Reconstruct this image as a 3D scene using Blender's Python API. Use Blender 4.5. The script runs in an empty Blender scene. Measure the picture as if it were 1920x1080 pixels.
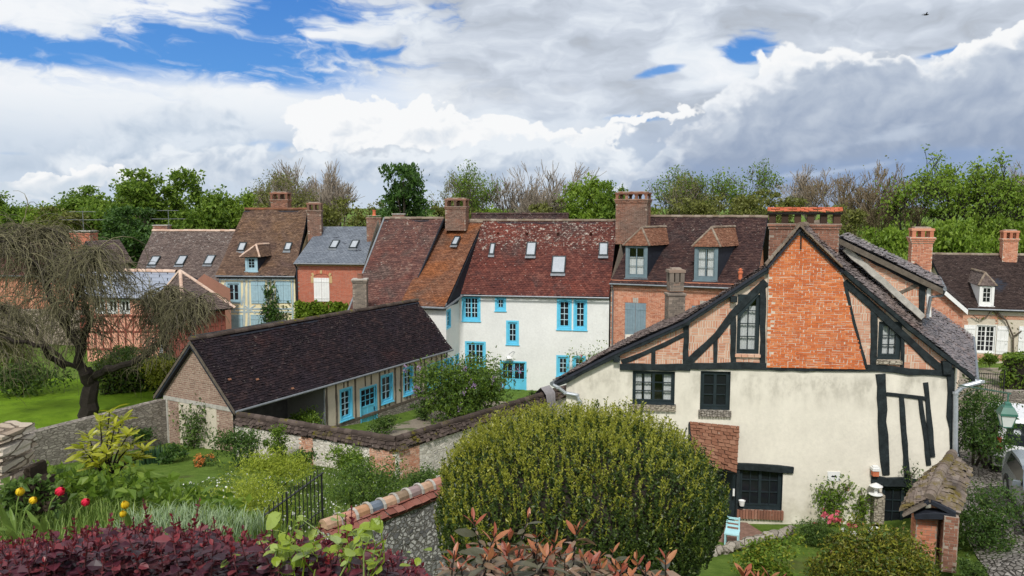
import bpy, math, random
import numpy as np
from mathutils import Vector
V = Vector
rad = math.radians
scene = bpy.context.scene
COL = scene.collection
# ---------------------------------------------------------------- camera
CZ = 10.5                      # eye height over the cottage floor
FPX = 1440.0                   # focal length in pixels of the 1920 px wide photograph
TH = math.atan(150 / FPX)      # camera looks slightly down
cam_d = bpy.data.cameras.new('camera')
cam = bpy.data.objects.new('camera', cam_d)
COL.objects.link(cam)
cam_d.sensor_width = 36
cam_d.lens = 27
cam_d.clip_start = .05
cam_d.clip_end = 6000
cam.location = (0, 0, CZ)
cam.rotation_euler = (math.pi / 2 - TH, 0, 0)
scene.camera = cam
scene.view_settings.view_transform = 'Standard'
scene.view_settings.look = 'None'
scene.view_settings.exposure = 0.06
scene.view_settings.gamma = 1.0
scene.cycles.max_bounces = 6
scene.cycles.transparent_max_bounces = 8

# ---------------------------------------------------------------- node helpers
def _set(nt, node, key, val):
    s = node.inputs[key]
    if isinstance(val, bpy.types.NodeSocket):
        nt.links.new(val, s)
    elif isinstance(val, bpy.types.Node):
        nt.links.new(val.outputs[0], s)
    else:
        if hasattr(s.default_value, '__len__') and not isinstance(val, (int, float)):
            val = tuple(val)
            if len(s.default_value) == 4 and len(val) == 3:
                val = val + (1,)
        elif hasattr(s.default_value, '__len__'):
            val = tuple([val] * len(s.default_value))
        s.default_value = val
def nd(nt, typ, ins=None, **props):
    n = nt.nodes.new('ShaderNode' + typ)
    for k, v in props.items():
        setattr(n, k, v)
    for k, v in (ins or {}).items():
        _set(nt, n, k, v)
    return n
def mth(nt, op, a, b=None, c=None, clamp=False):
    ins = {0: a}
    if b is not None: ins[1] = b
    if c is not None: ins[2] = c
    return nd(nt, 'Math', ins, operation=op, use_clamp=clamp).outputs[0]
def sstep(nt, v, lo, hi, a=0., b=1.):
    return nd(nt, 'MapRange', {0: v, 1: lo, 2: hi, 3: a, 4: b}, interpolation_type='SMOOTHSTEP').outputs[0]
def mix(nt, f, a, b, blend='MIX'):
    n = nt.nodes.new('ShaderNodeMix'); n.data_type = 'RGBA'; n.blend_type = blend
    _set(nt, n, 0, f); _set(nt, n, 6, a); _set(nt, n, 7, b)
    return n.outputs[2]
def ramp(nt, f, stops, interp='LINEAR'):
    n = nd(nt, 'ValToRGB', {0: f}); cr = n.color_ramp; cr.interpolation = interp
    while len(cr.elements) < len(stops): cr.elements.new(.5)
    for el, (p, c) in zip(cr.elements, stops):
        el.position = p; el.color = tuple(c[:3]) + (1,)
    return n.outputs[0]
def noise(nt, vec, scale, detail=4, rough=.55, dist=0.):
    n = nd(nt, 'TexNoise', {'Vector': vec, 'Scale': scale, 'Detail': detail, 'Roughness': rough, 'Distortion': dist})
    return n.outputs[0]

# ---------------------------------------------------------------- pixel of the photograph -> direction / point
def ray(px, py):
    u = (px - 960) / FPX; v = (540 - py) / FPX
    return V((u, math.cos(TH) + v * math.sin(TH), -math.sin(TH) + v * math.cos(TH)))
def at_y(px, py, y):
    d = ray(px, py); return V((0, 0, CZ)) + d * (y / d.y)
def on_z(px, py, z):
    d = ray(px, py); return V((0, 0, CZ)) + d * ((z - CZ) / d.z)

# ---------------------------------------------------------------- sun
SUN = V((-.10, -.74, .80)).normalized()
EL = math.asin(SUN.z); AZ = math.atan2(SUN.x, SUN.y)
ld = bpy.data.lights.new('sun', 'SUN'); ld.energy = 3.0; ld.angle = rad(7); ld.color = (1, .965, .91)
lo = bpy.data.objects.new('sun', ld); COL.objects.link(lo)
lo.rotation_euler = SUN.to_track_quat('Z', 'Y').to_euler()
lo.location = (-30, -30, 60)

# ---------------------------------------------------------------- sky: cloud cover computed by compass direction (0.1 rad units)
def _perlin(x, y, seed):
    rs = np.random.RandomState(seed)
    g = rs.rand(64, 64) * 2 * np.pi
    gx, gy = np.cos(g), np.sin(g)
    xi, yi = np.floor(x).astype(int), np.floor(y).astype(int)
    xf, yf = x - xi, y - yi
    u = xf * xf * xf * (xf * (xf * 6 - 15) + 10); v = yf * yf * yf * (yf * (yf * 6 - 15) + 10)
    def d(i, j):
        a, b = (xi + i) & 63, (yi + j) & 63
        return gx[a, b] * (xf - i) + gy[a, b] * (yf - j)
    return (d(0, 0) * (1 - u) + d(1, 0) * u) * (1 - v) + (d(0, 1) * (1 - u) + d(1, 1) * u) * v
def fbm(x, y, octv, seed, rough=.5):
    s = 0; amp = 1.; f = 1.
    for i in range(octv):
        s = s + amp * _perlin(x * f + 11.3 * i, y * f + 5.7 * i, seed + i); amp *= rough; f *= 2.03
    return s
def billow(x, y, octv, seed, rough=.5):
    s = 0; amp = 1.; f = 1.
    for i in range(octv):
        s = s + amp * (.36 - np.abs(_perlin(x * f + 3.1 * i, y * f + 7.7 * i, seed + i))); amp *= rough; f *= 2.07
    return s
def smooth(v, lo, hi):
    t = np.clip((v - lo) / (hi - lo), 0, 1); return t * t * (3 - 2 * t)
SKY_A, SKY_E0, SKY_E1 = 7.0, -.2, 3.6
def cloud_map(W, H, ae):
    a = np.linspace(-SKY_A, SKY_A, W)[None, :].repeat(H, 0)
    e = np.linspace(SKY_E0, SKY_E1, H)[:, None].repeat(W, 1)
    warp = [a, e]
    def ell(px, py, rx, ry, rot=0.):
        ca, ce = ae(px, py); c, s = math.cos(rad(rot)), math.sin(rad(rot))
        da, de = warp[0] - ca, warp[1] - ce
        p = (da * c + de * s) * 144 / rx; q = (de * c - da * s) * 144 / ry
        return 1 - np.sqrt(p * p + q * q)
    def union(lst, k=.2):
        r = None
        for l in lst:
            f = ell(*l)
            if r is None: r = f
            else:
                h = np.maximum(k - np.abs(r - f), 0) / k
                r = np.maximum(r, f) + h * h * k * .25
        return r
    def mx(m, A, B):
        B = np.array(B) if not isinstance(B, np.ndarray) else B
        return A * (1 - m[..., None]) + B * m[..., None]
    def rmp(t, stops):
        p = [s[0] for s in stops]
        return np.stack([np.interp(t, p, [s[1][i] for s in stops]) for i in range(3)], -1)
    wx = fbm(a * .9 + 3, e * 1.8, 4, 5) ; wy = fbm(a * .9 + 9, e * 1.8 + 4, 4, 15)
    streak = fbm(a * .55 + wx * .5 + .12 * e, e * 2.3 + wy * .35 + a * .10, 8, 40, .58)
    wisp = fbm(a * 1.1 + wx * 1.1 - e * .8, e * 4.2 + wy * .5 + a * .35, 7, 60, .6)
    soft = fbm(a * .7 + wx * .5, e * 1.5 + wy * .5, 7, 80, .52)
    # openings
    hole = union([(420, 92, 300, 70, 8), (170, 100, 260, 30, 3), (520, 150, 200, 30, -7), (500, 60, 130, 90, 25), (450, 130, 200, 24, -4), (610, 150, 90, 18, -10), (1400, 98, 60, 30, 10)], .2)
    hole = hole + streak * 1.05 + wisp * .42 + .19
    blue = smooth(hole, .0, .85)
    b2 = union([(492, 274, 90, 13, 0), (20, 288, 40, 6, 0), (1205, 222, 75, 8, 0), (1240, 132, 60, 10, 10), (1780, 95, 50, 8, 10)], .01)
    blue = np.maximum(blue, smooth(b2 + wisp * .5, .0, .7) * .9)
    # sheet
    dark = union([(960, 30, 420, 85, -4), (1300, 45, 420, 80, 0), (1560, 130, 420, 40, 12), (1850, 25, 260, 50, 0), (1000, 225, 380, 40, 5), (1130, 160, 260, 40, 5)], .4)
    lowl = union([(150, 290, 480, 60, 2)], .3)
    d = np.clip(dark, -1, 1) * .55 + soft * .75 + streak * .5 + np.clip(lowl, -.3, 1) * .35
    col = rmp(d, [(-.75, (.93, .955, .99)), (-.25, (.80, .855, .925)), (.15, (.63, .69, .785)), (.5, (.52, .575, .66)), (.85, (.45, .485, .54))])
    blu = rmp(e, [(0, (.22, .46, .85)), (1.2, (.13, .37, .80)), (2.6, (.075, .25, .68))])
    col = mx(blue, col, blu)
    bank = smooth(union([(330, 198, 600, 55, 2), (80, 215, 330, 42, 0), (680, 200, 240, 36, 0)], .3) + streak * .8 + wisp * .2, -.1, .75)
    col = mx(bank * .8, col, (.92, .955, .99))
    lowhaze = smooth(e, 1.5, .35)
    col = mx(lowhaze * .85 * smooth(a, 7.5, 1.), col, (.56, .66, .79)); col = mx(lowhaze * .8 * smooth(a, 0., 2.5), col, (.33, .42, .58))
    W_ = (.97, .98, .99)
    kw1 = billow(a * 2.1, e * 2.4, 5, 220, .45); kw2 = billow(a * 2.1 + 30, e * 2.4 + 17, 5, 240, .45); kw3 = billow(a * 4.4, e * 4.8, 4, 260, .42); kw4 = billow(a * 4.4 + 9, e * 4.8 + 5, 4, 280, .42)
    warp[0] = a + (kw1 - .3) * .40 + (kw3 - .3) * .09 + wx * .18; warp[1] = e + (kw2 - .3) * .28 + (kw4 - .3) * .07 + wy * .10
    # heaped clouds
    k0 = billow(a * .95 + wx * .3, e * 1.15 + wy * .3, 7, 120, .52)
    kx = fbm(a * 1.3, e * 1.5, 6, 140, .55)
    def lit(seed, off=.07):
        f = lambda x, y: billow(x * 1.25 + wx * .25, y * 1.5 + wy * .25, 5, seed, .5)
        return f(a, e) - f(a - off, e + off * 1.2)
    rel = lit(160) * 1.1 + lit(190, .16) * .7 + (kw3 - .3) * .22
    def heap(col, shapes, bright, shade, amp, edge, lo, hi, tilt, relamt=1., k=.15):
        f = union(shapes, k)
        m = smooth(f + (k0 * .75 + kx * .35) * amp, 0, edge)
        e0, e1 = ae(960, lo)[1], ae(960, hi)[1]
        t = (e - e0) / (e1 - e0) * tilt + rel * relamt + (1 - np.clip(f, 0, 1)) * .3 - .15 + kx * .12
        c = rmp(t, [(0, shade), (.45, tuple(.5 * (np.array(shade) + np.array(bright)))), (.85, bright)])
        return mx(m, col, c)
    # distant low banks
    col = heap(col, [(420, 305, 420, 34), (820, 316, 440, 40), (300, 262, 170, 60, 20), (420, 240, 60, 50)], (.74, .81, .895), (.50, .595, .72), .7, .8, 360, 215, .8)
    col = heap(col, [(690, 232, 120, 42), (780, 222, 90, 26), (640, 262, 75, 26), (850, 262, 130, 40), (1000, 285, 150, 36), (590, 270, 30, 14)], W_, (.66, .73, .82), .75, .10, 345, 235, 1.0)
    col = heap(col, [(700, 290, 230, 12, 2), (900, 300, 140, 10)], (.66, .72, .80), (.58, .64, .73), .5, .5, 310, 280, .8)
    col = heap(col, [(760, 318, 520, 30), (1040, 302, 170, 34), (930, 290, 120, 26)], (.84, .89, .945), (.48, .57, .70), .8, .35, 365, 272, .9)
    col = heap(col, [(150, 332, 34, 16, 25), (125, 348, 52, 14, 15), (20, 346, 30, 16), (66, 338, 26, 9, 10), (225, 326, 36, 18), (90, 365, 60, 14)], W_, (.64, .72, .81), .55, .16, 372, 318, 1.)
    # cumulus on the right: white heads, then the shaded mass before them
    col = heap(col, [(1510, 122, 62, 36), (1470, 140, 40, 24), (1580, 150, 90, 50), (1700, 145, 36, 30), (1640, 120, 60, 10, 4), (1880, 80, 60, 16, 20), (1800, 105, 50, 16, 25), (1430, 160, 60, 24, 25)], W_, (.74, .80, .88), .65, .20, 215, 95, 1.2, .7)
    col = heap(col, [(1135, 258, 50, 16, 14), (1220, 222, 90, 9, 9), (1100, 262, 24, 10)], W_, (.88, .92, .96), .5, .34, 290, 215, 1.2, .5)
    col = heap(col, [(1300, 275, 90, 34, 30), (1250, 305, 70, 24, 25), (1185, 338, 46, 14, 30), (1380, 190, 60, 30, 30), (1420, 170, 40, 26, 20)], (.90, .93, .97), (.62, .69, .79), .7, .30, 345, 190, .9)
    col = heap(col, [(1640, 215, 210, 80, -3), (1450, 225, 110, 62, 25), (1400, 285, 130, 62, 20), (1330, 320, 120, 40, 15), (1560, 152, 90, 34, 0), (1660, 150, 60, 36), (1610, 140, 50, 22), (1870, 165, 110, 60, 10), (1900, 120, 50, 26, 20), (1760, 270, 420, 90), (1560, 330, 360, 60), (1700, 370, 420, 60)],
               (.61, .675, .77), (.33, .405, .545), .70, .42, 335, 120, .7, .5)
    warp[0], warp[1] = a, e
    low = smooth(union([(1650, 330, 360, 34), (1620, 345, 280, 26), (1800, 300, 180, 30)], .3) + soft * .5 + streak * .3, -.1, .9)
    col = mx(low * .6, col, (.26, .385, .63))
    pale = smooth(union([(1560, 322, 160, 9, 8), (1480, 330, 120, 8, 6), (1640, 262, 130, 14, 10), (1250, 330, 60, 10, 10)], .2) + wisp * .5 + kx * .4, .0, .9)
    col = mx(pale * .45, col, (.62, .70, .82))
    return np.clip(col, 0, 1.1), blue
def make_world():
    w = bpy.data.worlds.new('World'); scene.world = w; w.use_nodes = True
    nt = w.node_tree; nt.nodes.clear()
    def ae(px, py):
        d = ray(px, py).normalized()
        return 10 * math.atan2(d.x, d.y), 10 * math.asin(d.z)
    W, H = 1536, 512
    col, _ = cloud_map(W, H, ae)
    im = bpy.data.images.new('cloud_cover', W, H, float_buffer=True, is_data=True)
    px = np.ones((H, W, 4), np.float32); px[..., :3] = col * .93
    im.pixels.foreach_set(px.ravel()); im.update(); im.pack()
    out = nd(nt, 'OutputWorld'); bg = nd(nt, 'Background'); nt.links.new(bg.outputs[0], out.inputs[0])
    bg.inputs[1].default_value = .1
    sky = nd(nt, 'TexSky', sky_type='NISHITA', sun_disc=False, sun_elevation=EL, sun_rotation=AZ, altitude=0, air_density=1., dust_density=.3, ozone_density=2.5)
    tc = nd(nt, 'TexCoord').outputs['Generated']
    nv = nd(nt, 'VectorMath', {0: tc}, operation='NORMALIZE').outputs[0]
    sp = nd(nt, 'SeparateXYZ', {0: nv}).outputs
    a = mth(nt, 'MULTIPLY', mth(nt, 'ARCTAN2', sp[0], sp[1]), 10)
    e = mth(nt, 'MULTIPLY', mth(nt, 'ARCSINE', sp[2]), 10)
    uv = nd(nt, 'CombineXYZ', {0: mth(nt, 'DIVIDE', mth(nt, 'ADD', a, SKY_A), 2 * SKY_A), 1: mth(nt, 'DIVIDE', mth(nt, 'SUBTRACT', e, SKY_E0), SKY_E1 - SKY_E0)}).outputs[0]
    ti = nd(nt, 'TexImage', {0: uv}, extension='EXTEND'); ti.image = im
    cov = sstep(nt, noise(nt, nv, 2.2, 3, .5), .42, .58)
    over = mix(nt, cov, nd(nt, 'VectorMath', {0: sky.outputs[0], 'Scale': .12}, operation='SCALE').outputs[0], (1.30, 1.28, 1.24))
    f = mth(nt, 'MAXIMUM', sstep(nt, e, 3.3, 4.2), sstep(nt, mth(nt, 'ABSOLUTE', a), 6.2, 7.))
    c = mix(nt, f, ti.outputs[0], over)
    c = mix(nt, sstep(nt, e, -.5, -.05), (.12, .13, .10), c)
    nt.links.new(nd(nt, 'VectorMath', {0: c, 'Scale': 10.}, operation='SCALE').outputs[0], bg.inputs[0])
    w.cycles.sampling_method = 'MANUAL'; w.cycles.sample_map_resolution = 1024
make_world()

# ---------------------------------------------------------------- materials
def new_mat(name):
    m = bpy.data.materials.new(name); m.use_nodes = True
    nt = m.node_tree; b = nt.nodes['Principled BSDF']
    return m, nt, b
def oc(nt): return nd(nt, 'TexCoord').outputs['Object']
def bump(nt, b, h, strength=.4, dist=.02):
    n = nd(nt, 'Bump', {'Height': h, 'Strength': strength, 'Distance': dist}); nt.links.new(n.outputs[0], b.inputs['Normal'])
def rnd(nt): return nd(nt, 'NewGeometry').outputs['Random Per Island']
def scaled(nt, v, s): return nd(nt, 'VectorMath', {0: v, 1: s}, operation='MULTIPLY').outputs[0]

def m_plain(name, c, rough=.6, var=.12, sc=3., spec=.4, metal=0., bmp=0.):
    m, nt, b = new_mat(name); o = oc(nt)
    n = noise(nt, o, sc, 5, .6)
    c = np.array(c)
    _set(nt, b, 'Base Color', ramp(nt, n, [(.3, c * (1 - var)), (.7, np.minimum(c * (1 + var), 1))]))
    b.inputs['Roughness'].default_value = rough; b.inputs['Specular IOR Level'].default_value = spec; b.inputs['Metallic'].default_value = metal
    if bmp: bump(nt, b, noise(nt, o, sc * 8, 4, .6), bmp, .01)
    return m
def m_plaster(name, c, stain=(.30, .27, .22), amt=.5, sc=.6, rough=.9, zs=None):
    """lime render with weather streaks; zs = (z0, z1) puts a run of stains below a ledge"""
    m, nt, b = new_mat(name); o = oc(nt)
    n1 = noise(nt, o, sc, 6, .62); n2 = noise(nt, scaled(nt, o, (1.6, 1.6, .8)), 1.1, 7, .65); n3 = noise(nt, o, 9, 5, .6)
    f = mth(nt, 'MULTIPLY', sstep(nt, n2, .50, .78), sstep(nt, n1, .42, .68))
    c = np.array(c)
    base = ramp(nt, mth(nt, 'ADD', mth(nt, 'MULTIPLY', n1, .6), mth(nt, 'MULTIPLY', n3, .4)), [(.35, c * .88), (.62, np.minimum(c * 1.06, .9))])
    col = mix(nt, mth(nt, 'MULTIPLY', f, amt), base, stain)
    if zs:
        z = nd(nt, 'SeparateXYZ', {0: o}).outputs[2]
        g = mth(nt, 'MULTIPLY', sstep(nt, z, zs[0], zs[1]), sstep(nt, z, zs[1] + .35, zs[1] + .05))
        g = mth(nt, 'MULTIPLY', g, sstep(nt, mth(nt, 'ADD', mth(nt, 'MULTIPLY', n2, .75), mth(nt, 'MULTIPLY', n3, .25)), .40, .66))
        col = mix(nt, mth(nt, 'MULTIPLY', g, .58), col, (.25, .23, .18))
        low = mth(nt, 'MULTIPLY', sstep(nt, z, 1.7, .2), sstep(nt, noise(nt, o, 1.6, 5, .6), .35, .65))
        col = mix(nt, mth(nt, 'MULTIPLY', low, .5), col, (.36, .32, .23))
        ck = nd(nt, 'TexVoronoi', {'Vector': nd(nt, 'VectorMath', {0: o, 1: nd(nt, 'VectorMath', {0: nd(nt, 'TexNoise', {'Vector': o, 'Scale': 1.5, 'Detail': 6.}).outputs[1], 'Scale': 1.2}, operation='SCALE').outputs[0]}, operation='ADD').outputs[0], 'Scale': .55}, feature='DISTANCE_TO_EDGE').outputs[0]
        col = mix(nt, mth(nt, 'MULTIPLY', mth(nt, 'MULTIPLY', sstep(nt, ck, .008, .002), sstep(nt, n1, .52, .62)), .22), col, (.34, .31, .26))
    _set(nt, b, 'Base Color', col); b.inputs['Roughness'].default_value = rough; b.inputs['Specular IOR Level'].default_value = .2
    bump(nt, b, mth(nt, 'ADD', n1, mth(nt, 'MULTIPLY', n3, .25)), .35, .05)
    return m
def m_island(name, stops, rough=.8, spec=.3, patch=None, lichen=0., lcol=(.50, .48, .42), lz=None, moss=None, bmp=.3, nsc=7., psc=.45):
    """each tile or brick its own shade; patch = (colour, amount) of older stretches, lichen spots, moss"""
    m, nt, b = new_mat(name); o = oc(nt)
    n = noise(nt, o, nsc, 5, .65)
    big = noise(nt, o, psc, 5, .6, .6)
    r = mth(nt, 'ADD', mth(nt, 'ADD', mth(nt, 'MULTIPLY', rnd(nt), .58), mth(nt, 'MULTIPLY', n, .26)), mth(nt, 'MULTIPLY', sstep(nt, noise(nt, scaled(nt, o, (1.3, 1.3, .45)), .9, 5, .6), .3, .7), .26))
    col = ramp(nt, r, stops)
    if patch:
        pl = patch if isinstance(patch, list) else [patch]
        for i, (pc, pa, lo_, hi_) in enumerate(pl):
            bb = big if i == 0 else noise(nt, nd(nt, 'VectorMath', {0: o, 1: (13. * i, 5., 7.)}, operation='ADD').outputs[0], psc * 1.5, 5, .6, .6)
            col = mix(nt, mth(nt, 'MULTIPLY', sstep(nt, bb, lo_, hi_), pa), col, mix(nt, rnd(nt), np.array(pc) * .7, np.array(pc) * 1.3))
    if lichen:
        z = nd(nt, 'SeparateXYZ', {0: o}).outputs[2]
        t = noise(nt, o, 5.5, 6, .70)
        thr = .665
        if lz:
            g = sstep(nt, z, lz[0], lz[1])
            t = mth(nt, 'ADD', t, mth(nt, 'MULTIPLY', g, lz[2]))
        sp_ = sstep(nt, t, thr, thr + .05)
        v = nd(nt, 'TexVoronoi', {'Vector': o, 'Scale': 3.2, 'Randomness': 1.}).outputs[0]
        sp2 = mth(nt, 'MULTIPLY', sstep(nt, mth(nt, 'ADD', v, mth(nt, 'MULTIPLY', noise(nt, o, 18, 3), .10)), .17, .11), .9)
        col = mix(nt, mth(nt, 'MULTIPLY', mth(nt, 'MAXIMUM', sp_, sp2), lichen), col, lcol)
    if moss:
        mc, lo_, hi_ = moss
        up = nd(nt, 'SeparateXYZ', {0: nd(nt, 'NewGeometry').outputs['Normal']}).outputs[2]
        mm = mth(nt, 'MULTIPLY', sstep(nt, noise(nt, o, 1.7, 7, .7), lo_, hi_), sstep(nt, up, .2, .6))
        col = mix(nt, mm, col, mix(nt, n, np.array(mc) * .6, np.array(mc) * 1.4))
    _set(nt, b, 'Base Color', col); b.inputs['Roughness'].default_value = rough; b.inputs['Specular IOR Level'].default_value = spec
    if bmp: bump(nt, b, n, bmp, .015)
    return m
def m_rubble(name, stops, mortar=(.42, .38, .31), sc=5., flat=(1, 1, 1.5), mw=.10, rough=.9, bmp=.8):
    m, nt, b = new_mat(name); o = oc(nt)
    v0 = scaled(nt, o, flat)
    k = nd(nt, 'TexNoise', {'Vector': o, 'Scale': 4., 'Detail': 3.}).outputs[1]
    k = nd(nt, 'VectorMath', {0: k, 'Scale': .16}, operation='SCALE').outputs[0]
    v = nd(nt, 'VectorMath', {0: v0, 1: k}, operation='ADD').outputs[0]
    ed = nd(nt, 'TexVoronoi', {'Vector': v, 'Scale': sc, 'Randomness': .9}, feature='DISTANCE_TO_EDGE').outputs[0]
    cc = nd(nt, 'TexVoronoi', {'Vector': v, 'Scale': sc, 'Randomness': .9}).outputs[1]
    r = nd(nt, 'SeparateColor', {0: cc}).outputs[0]
    n = noise(nt, o, 12, 6, .65)
    col = ramp(nt, mth(nt, 'ADD', mth(nt, 'MULTIPLY', r, .75), mth(nt, 'MULTIPLY', n, .35)), stops)
    f = sstep(nt, ed, mw * .4, mw)
    col = mix(nt, f, mix(nt, n, np.array(mortar) * .75, np.array(mortar) * 1.2), col)
    _set(nt, b, 'Base Color', col); b.inputs['Roughness'].default_value = rough; b.inputs['Specular IOR Level'].default_value = .25
    bump(nt, b, mth(nt, 'ADD', mth(nt, 'MULTIPLY', f, 1.), mth(nt, 'MULTIPLY', n, .6)), bmp, .04)
    return m
def m_wood(name, c, rough=.75, var=.35, spec=.3):
    m, nt, b = new_mat(name); o = oc(nt); c = np.array(c)
    n = noise(nt, o, 5, 7, .7); k = noise(nt, o, 24, 4, .6)
    _set(nt, b, 'Base Color', ramp(nt, mth(nt, 'ADD', mth(nt, 'MULTIPLY', n, .7), mth(nt, 'MULTIPLY', k, .3)), [(.3, c * (1 - var)), (.5, c), (.72, np.minimum(c * (1 + var * 1.5), 1))]))
    b.inputs['Roughness'].default_value = rough; b.inputs['Specular IOR Level'].default_value = spec
    bump(nt, b, k, .4, .01)
    return m
def m_leaf(name, stops, rough=.5, spec=.35, trans=.3, sc=None):
    m, nt, b = new_mat(name)
    r = rnd(nt)
    if sc:
        r = mth(nt, 'ADD', mth(nt, 'MULTIPLY', r, .6), mth(nt, 'MULTIPLY', sstep(nt, noise(nt, oc(nt), sc, 3, .5), .3, .7), .4))
    c = ramp(nt, r, stops)
    _set(nt, b, 'Base Color', c); b.inputs['Roughness'].default_value = rough; b.inputs['Specular IOR Level'].default_value = spec
    if trans:
        t = nd(nt, 'BsdfTranslucent', {0: c}); ms = nd(nt, 'MixShader', {0: trans, 1: b.outputs[0], 2: t.outputs[0]})
        nt.links.new(ms.outputs[0], nt.nodes['Material Output'].inputs[0])
    return m
def m_glass_dark(name, c=(.012, .014, .018)):
    m, nt, b = new_mat(name)
    b.inputs['Base Color'].default_value = tuple(c) + (1,); b.inputs['Roughness'].default_value = .06; b.inputs['Specular IOR Level'].default_value = .45
    return m
def m_clear_glass(name):
    m, nt, b = new_mat(name)
    t = nd(nt, 'BsdfTransparent', {0: (.85, .87, .88)}); g = nd(nt, 'BsdfGlossy', {0: (.9, .9, .9), 1: .04})
    nt.links.new(nd(nt, 'MixShader', {0: .07, 1: t.outputs[0], 2: g.outputs[0]}).outputs[0], nt.nodes['Material Output'].inputs[0])
    return m

# ---------------------------------------------------------------- mesh builder
class MB:
    def __init__(s): s.v = []; s.f = []; s.m = []; s.n = 0; s.mats = []
    def mi(s, m):
        if m not in s.mats: s.mats.append(m)
        return s.mats.index(m)
    def add(s, verts, faces, mat):
        k = s.mi(mat); o = s.n
        s.v.append(np.asarray([tuple(p) for p in verts] if not isinstance(verts, np.ndarray) else verts, float).reshape(-1, 3)); s.n += len(s.v[-1])
        for f in faces: s.f.append(tuple(i + o for i in f))
        s.m += [k] * len(faces)
    def quads(s, arr, mat, per=4):
        """arr (N, per, 3): N separate faces"""
        arr = np.asarray(arr, float); N = len(arr)
        if not N: return
        k = s.mi(mat); o = s.n
        s.v.append(arr.reshape(-1, 3)); s.n += N * per
        idx = (np.arange(N * per).reshape(N, per) + o).tolist()
        s.f += idx; s.m += [k] * N
    def multi(s, arr, faces, mat):
        """arr (N, K, 3) verts of N alike islands, faces on local indices"""
        arr = np.asarray(arr, float); N, K = arr.shape[:2]
        if not N: return
        k = s.mi(mat); o = s.n
        s.v.append(arr.reshape(-1, 3)); s.n += N * K
        for f in faces:
            s.f += (np.arange(N)[:, None] * K + np.array(f)[None, :] + o).tolist()
        s.m += [k] * (N * len(faces))
    def box(s, c, ax, ay, az, mat):
        """centre and three half-axis vectors"""
        c, ax, ay, az = V(c), V(ax), V(ay), V(az)
        vs = [c + i * ax + j * ay + k * az for k in (-1, 1) for j in (-1, 1) for i in (-1, 1)]
        s.add(vs, [(0, 2, 3, 1), (4, 5, 7, 6), (0, 1, 5, 4), (2, 6, 7, 3), (0, 4, 6, 2), (1, 3, 7, 5)], mat)
    def prism(s, poly, d, mat):
        """polygon of 3D points pushed along d"""
        n = len(poly); P = [V(p) for p in poly]; Q = [p + V(d) for p in P]
        s.add(P + Q, [tuple(range(n))[::-1], tuple(range(n, 2 * n))] + [(i, (i + 1) % n, n + (i + 1) % n, n + i) for i in range(n)], mat)
    def tube(s, pts, rs, mat, sides=6, cap=True):
        P = [V(p) for p in pts]; n = len(P)
        if n < 2: return
        if not hasattr(rs, '__len__'): rs = [rs] * n
        vs = []
        up = V((0, 0, 1)); prev = None
        for i, p in enumerate(P):
            t = (P[min(i + 1, n - 1)] - P[max(i - 1, 0)])
            if t.length < 1e-9: t = V((0, 0, 1))
            t.normalize()
            if prev is None:
                a = t.cross(V((0, 0, 1)) if abs(t.z) < .9 else V((1, 0, 0))).normalized()
            else:
                a = (prev - t * prev.dot(t))
                a = a.normalized() if a.length > 1e-6 else t.cross(V((0, 1, 0))).normalized()
            prev = a; b = t.cross(a)
            for k in range(sides):
                w = 2 * math.pi * k / sides
                vs.append(p + (a * math.cos(w) + b * math.sin(w)) * rs[i])
        fs = []
        for i in range(n - 1):
            for k in range(sides):
                k2 = (k + 1) % sides
                fs.append((i * sides + k, i * sides + k2, (i + 1) * sides + k2, (i + 1) * sides + k))
        if cap:
            fs.append(tuple(range(sides))[::-1]); fs.append(tuple(range((n - 1) * sides, n * sides)))
        s.add(vs, fs, mat)
    def lathe(s, c, prof, mat, sides=12, axis=(0, 0, 1)):
        """prof: list of (radius, height)"""
        c = V(c); z = V(axis).normalized(); x = z.orthogonal().normalized(); y = z.cross(x)
        vs = []
        for r, h in prof:
            for k in range(sides):
                w = 2 * math.pi * k / sides
                vs.append(c + z * h + (x * math.cos(w) + y * math.sin(w)) * r)
        n = len(prof); fs = []
        for i in range(n - 1):
            for k in range(sides):
                k2 = (k + 1) % sides
                fs.append((i * sides + k, i * sides + k2, (i + 1) * sides + k2, (i + 1) * sides + k))
        fs.append(tuple(range(sides))[::-1]); fs.append(tuple(range((n - 1) * sides, n * sides)))
        s.add(vs, fs, mat)
    def mesh(s, name, loc, smooth=False):
        me = bpy.data.meshes.new(name)
        if s.n:
            vv = np.concatenate(s.v) - np.array(loc)[None, :]
            me.from_pydata(vv.tolist(), [], s.f)
            for m in s.mats: me.materials.append(m)
            if len(s.mats) > 1: me.polygons.foreach_set('material_index', np.array(s.m, np.int32))
            if smooth: me.polygons.foreach_set('use_smooth', np.ones(len(s.f), bool))
        return me

def empty(name, label, cat, loc, group=None):
    o = bpy.data.objects.new(name, None); COL.objects.link(o); o.location = loc; o.empty_display_size = .2
    o['label'] = label; o['category'] = cat
    if group: o['group'] = group
    return o
def root_loc(o):
    while o.parent: o = o.parent
    return o.location
def part(name, mb, parent, label=None, smooth=False, kind=None):
    o = bpy.data.objects.new(name, mb.mesh(name, root_loc(parent), smooth)); COL.objects.link(o); o.parent = parent
    if label: o['label'] = label
    if kind: o['kind'] = kind
    return o
def solo(name, mb, label=None, cat=None, loc=(0, 0, 0), group=None, kind=None, smooth=False):
    o = bpy.data.objects.new(name, mb.mesh(name, loc, smooth)); COL.objects.link(o); o.location = loc
    if label: o['label'] = label
    if cat: o['category'] = cat
    if group: o['group'] = group
    if kind: o['kind'] = kind
    return o
def copy_tree(o, parent=None):
    c = o.copy(); COL.objects.link(c); c.parent = parent
    for ch in list(o.children): copy_tree(ch, c)
    return c

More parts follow.
